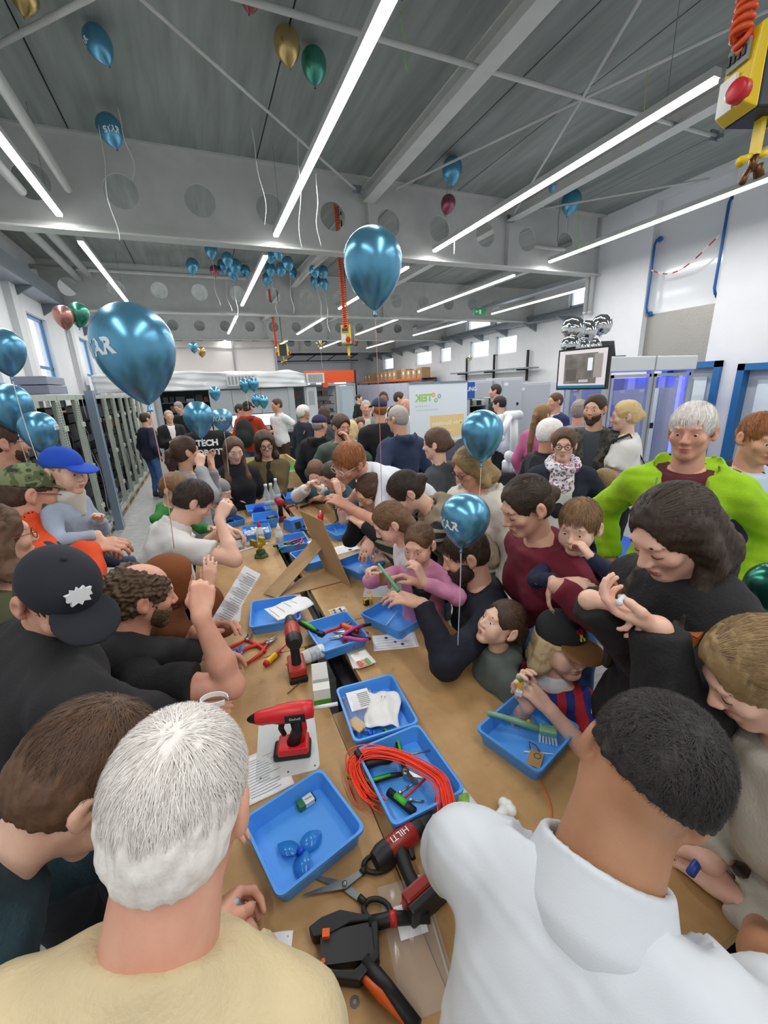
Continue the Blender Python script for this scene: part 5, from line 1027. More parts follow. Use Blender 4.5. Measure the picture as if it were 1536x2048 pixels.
for k, (x, y) in enumerate(((-.03, .03), (.05, -.03))): tag(MB().box(-.03, .03, -.018, .018, 0, .02).box(-.01, .01, -.02, .02, .02, .024).build('small_device', DARK, loc=tpt('T12', x, y), rot=(0, 0, k)), ['dark square device in the tray beside the young man', 'dark flat device at the rim of the young man\'s tray'][k], 'device')
mb = MB(); rs = random.Random(8)
for k in range(90):
    x, y = rs.uniform(-.10, .10), rs.uniform(-.08, .08); mb.cbox((x, y, .01+rs.random()*.035*(1-abs(x)*6)+.01), (.02, .012, .008))
c_ = tpt('T14', 0, 0, .0); tag(mb.build('foam_chips', mat('#eef0ef', .7), loc=c_), 'heap of white foam chips filling a blue tray', 'foam chips', kind='stuff')
a, h_ = place((690, 1098), (720, 1090)); e = sheet(a, h_, .2, .14, 'instruction sheet with dark sketches beside the folded hands', lines=4, seed=20)
for k, (x, y) in enumerate(((700, 1099), (713, 1100))): attach(MB().lathe([(.001, 0), (.013-.004*k, 0), (.01, .001), (.001, .001)], 10).build('printed_sketch', mat('#3a3c42', .5), loc=atz(x, y, TZ+.006)), e)
a, h_ = place((728, 1115), (745, 1110)); sheet(a, h_, .18, .1, 'white paper sheet under the clear ball tray', lines=3, seed=22)
tag(MB().sphere((0, 0, .022), .022, 18, 12).build('clear_ball', mat('#dbe9f4', .1, alpha=.5, coat=.5), smooth=True, loc=tpt('T8', .03, -.01, .004)), 'clear plastic ball in a blue tray', 'ball')
tag(MB().tube([tpt('T11', -.02, -.02, .01), tpt('T11', -.04, -.03, .05)], .0015, 5).build('clear_sliver', mat('#e9f2f8', .2, alpha=.7)), 'clear plastic sliver standing in a blue tray', 'plastic sliver')
# ------------------------------------------------------------------ people
SKIN = {'a': ('#e6bca6', '#dcab95'), 'b': ('#dfb29a', '#d4a188'), 'r': ('#dba68e', '#ce937b'), 't': ('#b98967', '#aa7858'), 'd': ('#946750', '#855843'), 'c': ('#e8c1ac', '#deb09a')}
def skinmat(t): return mat(SKIN[t][0], 0.5, noise=0.3, nscale=14, col2=SKIN[t][1], bump=0.06, bscale=260)
def hairmat(c1, c2, rough=0.6):
    k = ('hair', c1, c2)
    if k in MATS: return MATS[k]
    m = bpy.data.materials.new('mat_hair'); m.use_nodes = True; nt = m.node_tree; N = nt.nodes; L = nt.links; b = N['Principled BSDF']
    b.inputs['Roughness'].default_value = rough
    g = N.new('ShaderNodeNewGeometry'); tc = N.new('ShaderNodeTexCoord'); nz = N.new('ShaderNodeTexNoise'); nz.inputs['Scale'].default_value = 55; nz.inputs['Detail'].default_value = 4
    L.new(tc.outputs['Object'], nz.inputs[0])
    ad = N.new('ShaderNodeMath'); ad.operation = 'ADD'; L.new(g.outputs['Random Per Island'], ad.inputs[0]); L.new(nz.outputs[0], ad.inputs[1])
    ml = N.new('ShaderNodeMath'); ml.operation = 'MULTIPLY'; ml.inputs[1].default_value = 0.5; L.new(ad.outputs[0], ml.inputs[0])
    rp = N.new('ShaderNodeValToRGB'); rp.color_ramp.elements[0].position = 0.2; rp.color_ramp.elements[1].position = 0.8
    rp.color_ramp.elements[0].color = (*srgb(c1), 1); rp.color_ramp.elements[1].color = (*srgb(c2), 1)
    L.new(ml.outputs[0], rp.inputs[0]); L.new(rp.outputs[0], b.inputs['Base Color'])
    bp = N.new('ShaderNodeBump'); bp.inputs['Strength'].default_value = 0.5; bp.inputs['Distance'].default_value = 0.006
    L.new(nz.outputs[0], bp.inputs['Height']); L.new(bp.outputs[0], b.inputs['Normal'])
    MATS[k] = m; return m
HAIRC = {'white': ('#cdc7c1', '#fbf8f3'), 'grey': ('#77706a', '#b5aea6'), 'black': ('#120f0e', '#2a2220'), 'dark': ('#231812', '#41301f'), 'brown': ('#3a281c', '#6a4c34'),
         'lbrown': ('#5b4029', '#96714a'), 'blond': ('#9d7c4c', '#d8bd88'), 'red': ('#6f3d1d', '#b0703f'), 'dblond': ('#6d5638', '#a98d60'), 'pale': ('#c9b083', '#efdfb9')}
def axes(a): return np.array([math.cos(a), -math.sin(a), 0.0]), np.array([math.sin(a), math.cos(a), 0.0])
UP = np.array([0, 0, 1.0])
def ik(S, T, l1, l2, hint):
    v = T-S; d = np.linalg.norm(v); dm = (l1+l2)*0.995
    if d > dm: T = S+v*dm/d; d = dm; v = T-S
    d = max(d, abs(l1-l2)+0.02); e = nrm(v); a = (l1*l1-l2*l2+d*d)/(2*d); h = math.sqrt(max(l1*l1-a*a, 0))
    p = np.asarray(hint, float); p = p-e*p.dot(e); p = nrm(p)
    return S+e*a+p*h, T
FLEN = [(.044, .026, .021), (.048, .030, .022), (.044, .028, .021), (.034, .021, .018)]
def hand_field(Fd, W, d, back, thumb, s, curl):
    """d: finger direction, back: normal out of the back of the hand, thumb: +1/-1 side along cross(d,back)"""
    Y = nrm(d); Z = np.asarray(back, float); Z = nrm(Z-Y*Z.dot(Y)); X = np.cross(Y, Z)*thumb
    q = lambda x, y, z: W+(X*x+Y*y+Z*z)*s
    Rm = np.stack([X, Y, Z], 1)
    Fd.ell(q(0.002, .045, -.002), np.array([.037, .052, .0145])*s, Rm, k=.012*s)
    Fd.ell(q(0.0, .0, 0), np.array([.027, .035, .019])*s, Rm, k=.02*s)
    kx = (.029, .0095, -.010, -.028); ky = (.086, .09, .085, .075)
    cl = curl if hasattr(curl, '__len__') else [curl]*5
    for i in range(4):
        p = q(kx[i], ky[i], 0); Fd.cone(q(kx[i]*0.8, .03, 0), p, .0125*s, .0112*s, k=.008*s)
        ang = 0; r = (.0098, .0092, .0083, .0072)
        for j in range(3):
            ang += cl[i+1]*(1.05, 1.35, 0.85)[j]; sp = kx[i]*1.2*(1-cl[i+1])
            dd = Y*math.cos(ang)-Z*math.sin(ang)+X*sp*3
            p2 = p+nrm(dd)*FLEN[i][j]*s; Fd.cone(p, p2, r[j]*s, r[j+1]*s*(0.92 if i == 3 else 1), k=.0035*s); p = p2
    c = cl[0]
    pts = [q(.018, .018, -.008), q(.043-.006*c, .046, -.016-.012*c), q(.052-.02*c, .074, -.022-.02*c), q(.054-.034*c, .098-.006*c, -.024-.026*c)]
    Fd.chain(pts, [.0165*s, .0128*s, .0108*s, .0085*s], k=.006*s)
def head_field(s_pt, hs, HR, closed, fem, child):
    Fd = Field(); P = s_pt
    E = lambda c, r, k=.02, neg=False: Fd.ell(P(*c), np.array(r)*hs, HR, k*hs, neg)
    Cn = lambda a, b, ra, rb, k=.015: Fd.cone(P(*a), P(*b), ra*hs, rb*hs, k*hs)
    jw = 0.93 if fem else 1.0
    if child: jw = 1.0
    E((0, -.012, .032), (.074, .092, .081))
    E((0, .028, -.028), (.061*jw, .062, .076), .03)
    for x in (-1, 1):
        Cn((x*.050*jw, .004, -.052), (x*.016, .064, -.094), .013, .014, .025)
        E((x*.041, .060, -.024), (.023, .02, .02), .02)
    E((0, .066, -.095), (.02, .018, .016), .022)
    if child:
        for x in (-1, 1): E((x*.038, .056, -.05), (.026, .026, .026), .02)
    E((0, .079, .024), (.048, .011, .011), .02)
    Cn((0, .087, .006), (0, .106, -.028), .0075, .0115 if not child else .010, .012)
    for x in (-1, 1): E((x*.0115, .097, -.034), (.0085, .010, .0075), .006)
    E((0, .085, -.060), (.023, .011, .0065), .008); E((0, .083, -.070), (.020, .011, .0075), .008)
    for x in (-1, 1): E((x*.031, .097, .000), (.017, .012, .0095), .012, True)
    E((0, .099, -.0648), (.024, .011, .0016), .003, True)
    for x in (-1, 1):
        if closed: E((x*.031, .0745, .0), (.0165, .0125, .0115), .006)
        else:
            E((x*.031, .0735, .0068), (.0165, .0132, .0082), .005); E((x*.031, .073, -.0085), (.015, .0115, .0055), .006)
        E((x*.083, -.017, -.004), (.0115, .021, .033), .006); E((x*.094, -.008, -.002), (.009, .012, .019), .005, True); E((x*.080, -.006, -.031), (.008, .011, .011), .006)
    return Fd
def strands(P, hs, n, t, nseg, step, width, whorl, mask, seed=0, grav=0.5, jit=0.25, lift=0.0012):
    rs = np.random.RandomState(seed); c = np.array([0, -.014, .034]); r0 = np.array([.074+t, .092+t, .081+t])
    d = rs.randn(n*3, 3); d /= np.linalg.norm(d, axis=1)[:, None]; p = c+d*r0; p = p[mask(p)][:n]; n = len(p)
    wh = np.array(whorl); W = width*(0.6+0.8*rs.rand(n))[:, None]; L = []; Rr = []; jv = rs.randn(n, 3)*jit
    off = 0.002*rs.rand(n)[:, None]
    for i in range(nseg+1):
        nn = (p-c)/(r0**2); nn /= np.linalg.norm(nn, axis=1)[:, None]
        fl = p-wh; fl /= np.maximum(np.linalg.norm(fl, axis=1), 1e-6)[:, None]
        fl = fl+np.array([0, 0, -grav])+jv; fl -= nn*(fl*nn).sum(1)[:, None]; fl /= np.maximum(np.linalg.norm(fl, axis=1), 1e-6)[:, None]
        wv = np.cross(nn, fl); ww = W*(1-0.85*i/nseg)
        q = p+nn*(off+lift*i); L.append(q-wv*ww/2); Rr.append(q+wv*ww/2)
        p = p+fl*step
        k = np.linalg.norm((p-c)/r0, axis=1)[:, None]
        low = (p[:, 2] < -0.035)[:, None]
        p = np.where(low, p, c+(p-c)/k)
    V = np.stack([x for pr in zip(L, Rr) for x in pr], 1).reshape(-1, 3); m = 2*(nseg+1)
    b = (np.arange(n)*m)[:, None]
    Fq = np.concatenate([b+np.array([[2*i, 2*i+1, 2*i+3, 2*i+2]]) for i in range(nseg)])
    O = P(0, 0, 0); Rm = np.stack([(P(1, 0, 0)-O), (P(0, 1, 0)-O), (P(0, 0, 1)-O)], 1)
    return O+V@Rm.T, Fq
def join_geo(a, b): return np.concatenate([a[0], b[0]]), np.concatenate([a[1], b[1]+len(a[0])])
PEOPLE = []
def person(label, head, dep, rel=180, s=1.0, lean=0, side=0, hrel=None, hp=5, roll=0, sex='m', child=False, g=1.0, w=1.0, skin='a', hs=None,
           hair='short', hc='brown', ht=0.014, top=None, sleeve='long', tt=0.014, topm=None, neck='crew', inner=None, coat=0.0, openw=0.05, hood=False, bottom='#23262e', botm=None, shoe='#2a2a2a',
           arms=(None, None), legs='stand', cap=None, capm=None, glasses=None, beard=None, strand=0, eyes=None, feet=(0.0, 0.0), bald=False, wrinkle=0.004, group=None, closed=None, q=1.0, pelv=None, legsfwd=0.0, bot_short=False, hem=0.10, skirt=False, lipc=None, nkw=1.0, collarm=None, apron=None, name='person', hhair=None):
    H = atd(head[0], head[1], dep); rh = math.atan2(ray(*head)[0], ray(*head)[1])
    a = rh+math.radians(rel); r, f = axes(a); ha = rh+math.radians(rel if hrel is None else hrel); hr, hf = axes(ha)
    fem = sex == 'f'; hs = hs or (s*0.98 if not child else max(0.80, s*1.0+0.14*(1-s)+0.08))
    Lr = math.radians(lean); tu = UP*math.cos(Lr)+f*math.sin(Lr); tf = f*math.cos(Lr)-UP*math.sin(Lr); Sr = math.radians(side)
    tr = r*math.cos(Sr)-tu*math.sin(Sr); tu = tu*math.cos(Sr)+r*math.sin(Sr)
    L2 = Lr*0.5; tu2 = UP*math.cos(L2)+f*math.sin(L2)+r*math.sin(Sr)*0.7; tu2 = nrm(tu2)
    pr_ = math.radians(hp); hu = UP*math.cos(pr_)+hf*math.sin(pr_); hf2 = hf*math.cos(pr_)-UP*math.sin(pr_)
    rr = math.radians(roll); hr2 = hr*math.cos(rr)-hu*math.sin(rr); hu = hu*math.cos(rr)+hr*math.sin(rr)
    HR = np.stack([hr2, hf2, hu], 1); Rt = np.stack([tr, tf, tu], 1)
    P = lambda x, y, z: H+HR@(np.array([x, y, z])*hs)
    N = P(0, -.028, -.088)-tu*.085*s
    sw = (.165 if fem else .185)*w*s*(0.92 if child else 1)
    S = [N-tu*.075*s-tr*sw*(-1 if i == 0 else 1)*.95 for i in (0, 1)]   # 0 right, 1 left
    mid = N-tu*.28*s; Pv = mid-tu2*.23*s
    if pelv is not None: Pv = np.asarray(pelv, float); tu2 = nrm(mid-Pv)
    R2 = np.stack([tr, nrm(np.cross(tu2, tr)), tu2], 1)
    # arms
    A = []
    for i in (0, 1):
        sg = 1 if i == 0 else -1; sp = arms[i]; curl = 0.35; back = None; fd = None; hint = -f*0.6-UP*0.5+r*sg*0.7
        if sp is None: T = S[i]-UP*.50*s+r*sg*.06*s+f*.06*s; back = r*sg; 
        else:
            sp = dict(sp)
            if 'px' in sp: T = atd(*sp['px'])
            elif 'pz' in sp: T = atz(*sp['pz'])
            else: b_ = sp['b']; T = N+(r*b_[0]*sg+f*b_[1]+UP*b_[2])*s
            curl = sp.get('curl', 0.35)
            if 'tip' in sp: fd = atd(*sp['tip'])-T
            if 'tz' in sp: fd = atz(*sp['tz'])-T
            if 'dir' in sp: fd = r*sp['dir'][0]*sg+f*sp['dir'][1]+UP*sp['dir'][2]
            if 'back' in sp: back = r*sp['back'][0]*sg+f*sp['back'][1]+UP*sp['back'][2]
            if 'hint' in sp: hint = r*sp['hint'][0]*sg+f*sp['hint'][1]+UP*sp['hint'][2]
        ua, fa = .285*s, .255*s
        E_, W_ = ik(S[i], T, ua, fa, hint); fdir = nrm(W_-E_)
        fd = nrm(fd) if fd is not None else fdir
        if back is None: back = UP*0.8+r*sg*0.5
        A.append((S[i], E_, W_, fd, back, curl, fdir))
    # legs
    hipw = .088*s*w; hips = [Pv+tr*hipw*sg-tu2*.03*s for sg in (1, -1)]; LG = []
    for i in (0, 1):
        sg = 1 if i == 0 else -1
        if legs == 'stand':
            an = np.array([*(Pv[:2]+r[:2]*sg*.10*s+f[:2]*(feet[i]-0.02-legsfwd)), .085*s]); tl = .44*s; sl = .42*s; D = np.linalg.norm(an-hips[i])
            sc = float(np.clip(D/(tl+sl)*1.004, .78, 1.4)); kn, an = ik(hips[i], an, tl*sc, sl*sc, f)
        elif legs == 'sit':
            kn = hips[i]+f*.42*s+r*sg*.04*s; an = np.array([kn[0], kn[1], max(.09, kn[2]-.42*s)])
        elif legs == 'held':
            kn = hips[i]+f*.26*s+r*sg*.10*s-UP*.10*s; an = kn-UP*.34*s-f*.02
        else: kn = hips[i]-UP*.40*s; an = kn-UP*.38*s
        LG.append((hips[i], kn, an))
    base = np.array([Pv[0], Pv[1], 0.0 if legs in ('stand', 'sit') else min(l[2][2] for l in LG)-.08*s])
    root = empty(name, base, 0, label, 'person', group)
    PEOPLE.append(root)
    sk = skinmat(skin); hb = float(np.clip(dep*.0065, .0105, .026))*q; hh = float(np.clip(dep*.0029, .0044, .0115))*q
    def put(nm, geo, m, parent=root, smooth=True):
        return raw(nm, geo[0]-base, geo[1], m, parent, smooth)
    def torso(Fd, t, legsT=None):
        Fd.ell(N-tu*.16*s+tf*.008*s, np.array([.148*w+t, .100*g+t, .185+t])*s, Rt, .05*s)
        Fd.ell(N-tu*.33*s+tf*.012*s*g, np.array([.132*w+t, .098*g+t, .16+t])*s, Rt, .06*s)
        Fd.ell(Pv+tu2*.03*s, np.array([.158*w+t, .115*g+t, .135+t])*s, R2, .06*s)
        for i in (0, 1):
            Fd.cone(N-tu*.015*s, S[i], (.044+t)*s, (.042+t)*s, .06*s)
            if fem and not child: Fd.ell(N-tu*.19*s+tr*.07*s*(1-2*i)+tf*.082*s, np.array([.058+t, .055+t, .06+t])*s, Rt, .05*s)
    # ---- body (one skin surface)
    Fb = Field(); torso(Fb, -.012)
    for S_, E_, W_, *_x in A: Fb.chain([S_, E_, W_], [.040*s, .034*s, .021*s], .03*s)
    for hp_, kn, an in LG: Fb.chain([hp_, kn, an], [.066*s, .043*s, .030*s], .04*s)
    Fb.cone(N-tu*.03*s, P(0, -.018, -.05), .050*s, .046*hs, .03*s)
    geo = Fb.mesh(max(hb*2.0, .024))
    if closed is None: closed = hp > 28
    Fh = head_field(P, hs, HR, closed, fem, child)
    nk = (.047 if fem or child else .056)*nkw
    Fh.cone(P(0, -.020, -.045), N-tu*.035*s+tf*.004*s, nk*hs, (nk+.008)*s, .03*s)
    if sex == 'm' and not child: Fh.ell(P(0, .032, -.105), np.array([.012, .012, .014])*hs, HR, .012*hs)
    hg = Fh.mesh(hh)
    geo = join_geo(geo, hg)
    for i in (0, 1):
        S_, E_, W_, fd, back, curl, fdir = A[i]
        Fa = Field(); up_ = 1.0 if sleeve in ('short', 'none') else 0.0
        st = S_ if up_ else E_
        if up_: Fa.chain([S_, S_*.5+E_*.5+UP*0, E_], [.044*s*g**.5, .043*s*g**.5, .037*s*g**.5], .02*s); Fa.chain([E_, E_*.65+W_*.35, W_], [.038*s, .040*s*g**.3, .025*s], .02*s)
        else: Fa.chain([E_*.4+W_*.6, W_], [.032*s, .025*s], .02*s)
        sg = 1 if i == 0 else -1
        hsz = (1.0 if not fem else .92)*s if not child else s*1.05
        # thumb side: for the right hand with back up and fingers forward the thumb is on the left
        hand_field(Fa, W_+fd*.012*s, fd, back, -sg, hsz, curl)
        geo = join_geo(geo, Fa.mesh(float(np.clip(dep*.0036, .0052, .0105))*q))
    put('body', geo, sk)
    # ---- face details
    tocam = nrm(CAM-H)
    if eyes is None: eyes = hf2.dot(tocam) > -0.25
    hm = hairmat(*HAIRC[hc])
    if eyes:
        for x in (-1, 1):
            if not closed:
                ey = MB().sphere(P(x*.031, .0740, -.001)-base, .0118*hs, 12, 8).build('eye', mat('#e9e4de', .25), root, True)
                gz = P(x*.031+0.0, .0740, -.001)+HR@np.array([0, .0071, -.0022])*hs
                MB().sphere(gz-base, .0062*hs, 10, 6).build('iris', mat('#2b1d14', .15), ey, True)
            elif dep < 3.2: MB().tube([P(x*.016, .0850, -.0045)-base, P(x*.024, .0872, -.0085)-base, P(x*.033, .0865, -.0095)-base, P(x*.046, .0785, -.005)-base], .0013*hs, 5).build('eyelash', mat('#3a2a22', .6), root, True)
            br = Field().chain([P(x*.013, .0885, .0225), P(x*.032, .0865, .0255), P(x*.050, .070, .019)], [.0027*hs, .0032*hs, .0018*hs], .004)
            if dep < 5: put('eyebrow', br.mesh(.0034*hs if dep > 1.2 else .0024), hm)
        if dep < 4.0:
            lp = Field().ell(P(0, .0868, -.0602), np.array([.0215, .0105, .005])*hs, HR, .004).ell(P(0, .0853, -.0695), np.array([.018, .0105, .006])*hs, HR, .003)
            lp.ell(P(0, .099, -.0648), np.array([.024, .014, .0012])*hs, HR, .002, True)
            put('lips', lp.mesh(.0032*hs if dep > 1.2 else .0022), mat(lipc or ('#b0645a' if skin in 'abcr' else '#8a4c40'), .4))
    # ---- hair
    t = ht
    Fz = None
    if not strand and dep < 2.6 and hair not in ('curly', 'none') and cap is None: strand = int(2400 if dep < 1.8 else 1300); hhair = hhair if hhair is not None else None
    if hair and hair != 'none':
        Fz = Field()
        E = lambda c, rr_, k=.02, neg=False: Fz.ell(P(*c), np.array(rr_)*hs, HR, k*hs, neg)
        E((0, -.014, .034), (.074+t, .092+t, .081+t)); 
        if hair != 'fringe_ring': E((0, -.042, -.012), (.062+t, .056+t, .062+t), .03)
        if hair in ('long', 'bob'):
            dn = {'long': .36, 'bob': .10}[hair]*s if hhair is None else hhair
            for x in (-1, 1):
                p0 = P(x*.066, -.01, .04); p1 = P(x*.078, -.012, -.03); p2 = P(x*.072, -.012, -.085); 
                p3 = p2-UP*dn*.5+tr*x*.02+tf*.075*(1 if hair == 'long' else .1); p4 = p2-UP*dn+tf*.11*(1 if hair == 'long' else .1)+tr*x*.012
                Fz.chain([p0, p1, p2, p3, p4], [.022*hs, .024*hs, .026*hs, .03*s, .014*s], .03)
                b1 = P(x*.03, -.075, -.03); b2 = P(x*.035, -.08, -.09); b3 = b2-UP*dn*.6-tf*.02
                Fz.chain([b1, b2, b3, b3-UP*dn*.35], [.035*hs, .04*hs, .045*s, .018*s], .04)
        if hair in ('pony', 'bun', 'half'):
            if hair == 'bun': E((0, -.118, -.005), (.036, .032, .036), .015)
            else:
                pts = [P(0, -.095, .02), P(0, -.135, .0), P(0, -.145, -.07), P(0, -.135, -.07)-UP*.12*s]
                if hair == 'half':
                    for x in (-.045, 0, .045): Fz.chain([P(x, -.07, .0), P(x*1.2, -.085, -.08), P(x*1.3, -.085, -.09)-UP*.16*s, P(x*1.2, -.08, -.09)-UP*.30*s], [.035*hs, .034*hs, .03*s, .012*s], .03)
                else: Fz.chain(pts, [.02*hs, .026*hs, .024*hs, .008*hs], .012)
        # face and ears stay free
        lowface = .10 if hair not in ('bob', 'long') else .105
        E((0, .118, -.030), (.078 if hair in ('short', 'curly') else .070, .078, lowface+.016), .012, True)
        if cap: Fz.cut(P(0, 0, .034), hu-hf2*.05, .2*hs)
        if hair == 'fade': Fz.cut(P(0, -.05, .012), -hu-hf2*.10, .22*hs)
        if bald: E((0, .03, .12), (.055, .10, .07), .02, True)
        if hair in ('short', 'curly', 'pony', 'bun', 'fringe_ring', 'half'):
            for x in (-1, 1): E((x*.092, .004, -.022), (.034, .032, .043), .01, True)
            if hair in ('short', 'curly', 'fringe_ring'):
                Fz.cut(P(0, -.05, -.058), -hu*1.0-hf2*-.25, .14*hs)
            else: Fz.cut(P(0, -.02, -.062), -hu, .10*hs) if hair in ('bun',) else None
        gz = Fz.mesh(float(np.clip(dep*(.0042 if hair != 'curly' else .0024), .0036, .014))*q)
        nn = normals(*gz)
        if hair == 'curly': gz = (gz[0]+nn*(wavy(gz[0], .0045, .017, 3, 7)+wavy(gz[0], .0035, .035, 5))[:, None], gz[1])
        else: gz = (gz[0]+nn*wavy(gz[0]@np.diag([1, 1, .5]), .0018*hs, .016, 4)[:, None], gz[1])
        if strand:
            def mask(p):
                ok = ((p[:, 1] < .052) | (p[:, 2] > .055)) & (p[:, 2] > -.05)
                ok &= ~((np.abs(p[:, 0]) > .05) & (p[:, 2] < .018) & (p[:, 1] > -.03) & (p[:, 1] < .04))
                ok &= ~((p[:, 2] < .03) & (p[:, 1] > .03))
                if hair == 'fade': ok &= p[:, 2] > .030
                if cap: ok &= p[:, 2] < .01
                if hair in ('long', 'bob', 'bun', 'pony', 'half'): ok &= (p[:, 1] < .045) & (p[:, 2] > -.02)
                if bald: ok &= ~((p[:, 2] > .06) & (p[:, 1] > -.07))
                return ok
            kw = dict(n=strand, t=t-.001, nseg=4, step=.0118 if not child else .008, width=.0014 if dep < .9 else .0026, whorl=(.008, -.062, .105), grav=.45, jit=.22, lift=.0011)
            if hair in ('long', 'bob', 'bun', 'pony', 'half'): kw.update(whorl=(.0, .095, .070), grav=.35, jit=.12, lift=.0006)
            if isinstance(hhair, dict): kw.update(hhair)
            gz = join_geo(gz, strands(P, hs, mask=mask, seed=len(PEOPLE), **kw))
        put('hair', gz, hm)
    if beard:
        Fq_ = Field(); E = lambda c, rr_, k=.012, neg=False: Fq_.ell(P(*c), np.array(rr_)*hs, HR, k*hs, neg); bt = beard if not isinstance(beard, bool) else .006
        E((0, .030, -.052), (.060+bt, .061+bt, .058+bt)); E((0, .064, -.097-bt), (.028+bt, .022+bt, .022+bt))
        E((0, .075, .022), (.09, .07, .075), .01, True); E((0, .10, -.066), (.020, .03, .009), .004, True); E((0, -.055, -.03), (.10, .06, .12), .01, True)
        E((0, .118, -.028), (.03, .03, .022), .006, True)
        gb = Fq_.mesh(float(np.clip(dep*.003, .004, .009))); gb = (gb[0]+normals(*gb)*wavy(gb[0], .0012, .012, 2)[:, None], gb[1]); put('beard', gb, hm)
    if cap:
        Fc = Field(); E = lambda c, rr_, k=.012, neg=False: Fc.ell(P(*c), np.array(rr_)*hs, HR, k*hs, neg)
        cm = capm or mat(cap, .85, bump=.15, bscale=300)
        tl = hu*.97-hf2*.18
        if capm == 'beanie' or cap == '#8d8f8e':
            cm = mat(cap, .95, bump=.5, bscale=200); E((0, -.018, .045), (.086, .106, .090)); Fc.cut(P(0, 0, .022), -hu*1.0+hf2*.28, .2*hs); put('beanie', Fc.mesh(max(hh, .005)), cm)
        else:
            E((0, -.010, .040), (.084, .103, .086)); Fc.cut(P(0, .0, .030), -hu+hf2*.05, .2*hs)
            co = put('cap', Fc.mesh(max(hh, .0045)), cm)
            Fb2 = Field(); Fb2.ell(P(0, .105, .030), np.array([.074, .072, .012])*hs, HR@np.array([[1, 0, 0], [0, .97, .22], [0, -.22, .97]]), .01)
            Fb2.ell(P(0, .098, .010), np.array([.070, .074, .020])*hs, HR@np.array([[1, 0, 0], [0, .97, .22], [0, -.22, .97]]), .004, True)
            Fb2.ell(P(0, -.012, .03), np.array([.079, .098, .09])*hs, HR, .002, True)
            gbm = Fb2.mesh(max(hh*.8, .004))
            if len(gbm[0]) > 20: put('brim', gbm, mat(apron['brim'], .85) if apron and 'brim' in apron else cm, co)
            bt_ = MB().sphere(P(0, -.010, .127)-base, .007*hs, 8, 5).build('button', cm, co, True)
    if glasses:
        gm = mat(glasses, .3); G = MB()
        for x in (-1, 1):
            pts = [P(x*.033+.024*math.cos(k_*math.pi/6), .0965, -.002+.019*math.sin(k_*math.pi/6))-base for k_ in range(13)]
            G.tube(pts, .0018*hs*max(1, dep/2.2), 5)
            G.tube([P(x*.057, .094, .004)-base, P(x*.079, .03, .006)-base, P(x*.082, -.015, .004)-base], .0018*hs*max(1, dep/2.2), 5)
        G.tube([P(-.009, .098, .002)-base, P(.009, .098, .002)-base], .0018*hs, 5); G.build('glasses', gm, root, True)
    # ---- clothes
    if top is not None or topm is not None:
        tm = topm or mat(top, .88, noise=.12, nscale=9, bump=.25, bscale=170)
        Ft = Field(); torso(Ft, tt)
        if coat > 0:
            for hp_, kn, an in LG: Ft.cone(hp_, hp_+(kn-hp_)*min(1, coat/.44), (.085+tt)*s, (.09+tt)*s, .12*s)
        Ft.cone(N-tu*.04*s, N+tu*.03*s, (.066+tt*.6)*s, (.058+tt*.6)*s, .03*s)
        for i in (0, 1):
            S_, E_, W_, fd, back, curl, fdir = A[i]; ag = g**.4
            if sleeve == 'long':
                Ft.chain([S_, E_, W_+fdir*.02*s], [(.043*ag+tt)*s, (.038*ag+tt)*s, (.027+tt*.9)*s], .03*s)
            elif sleeve == 'short':
                Ft.chain([S_, S_*.35+E_*.65], [(.044*ag+tt)*s, (.048*ag+tt*1.6)*s], .03*s)
        if hood:
            pts = [N+tr*.10*s+tf*.02*s+tu*.01*s, N+tr*.085*s-tf*.06*s+tu*.02*s, N-tf*.105*s+tu*.0*s, N-tr*.085*s-tf*.06*s+tu*.02*s, N-tr*.10*s+tf*.02*s+tu*.01*s]
            Ft.chain(pts, [.026*s, .036*s, .046*s, .036*s, .026*s], .03*s)
        if inner is not None:
            Ft.cone(N+tf*.085*s+tu*.05*s, N-tu*.06*s+tf*.14*s, openw*s, openw*s, .01*s, True); Ft.cone(N-tu*.06*s+tf*.14*s, N-tu*.20*s+tf*(.165+.1*(g-1))*s, openw*s, openw*s, .01*s, True)
            Ft.cone(N-tu*.20*s+tf*.175*s, Pv-tu2*.2*s+tf*.2*s, openw*s, openw*1.1*s, .01*s, True)
        if neck == 'crew': Ft.cut(N+tu*.012*s, tu+tf*.30, .12*s)
        elif neck == 'v': Ft.cut(N-tu*.005*s, tu+tf*.75, .12*s)
        elif neck == 'sweater': Ft.cut(N+tu*.035*s, tu+tf*.25, .13*s)
        elif neck == 'high': Ft.cut(N+tu*.045*s, tu+tf*.2, .12*s)
        else: Ft.cut(N+tu*(.02 if neck != 'polo' else -.002)*s, tu+tf*.38, .13*s)
        for i in (0, 1):
            S_, E_, W_, fd, back, curl, fdir = A[i]
            if sleeve == 'long': Ft.cut(W_-fdir*.002*s, fdir, .075*s)
            elif sleeve == 'short': Ft.cut(S_*.40+E_*.60, nrm(E_-S_), .105*s)
        if coat > 0:
            zc = (LG[0][1]+LG[1][1])/2; hc_ = (hips[0]+hips[1])/2; cc = hc_+(zc-hc_)*min(.97, coat/.44*.92); Ft.cut(cc, -UP if legs == 'stand' else nrm(zc-hc_), .34*s)
        else: Ft.cut(Pv-tu2*hem*s, -tu2, .30*s)
        gt = Ft.mesh(hb); gt = (gt[0]+normals(*gt)*(wavy(gt[0], wrinkle*.8, .12, len(PEOPLE))+wavy(gt[0], wrinkle*.45, .055, len(PEOPLE)+9))[:, None], gt[1])
        nm = 'coat' if coat > .2 else ('jacket' if inner is not None else 'shirt')
        tobj = put(nm, gt, tm)
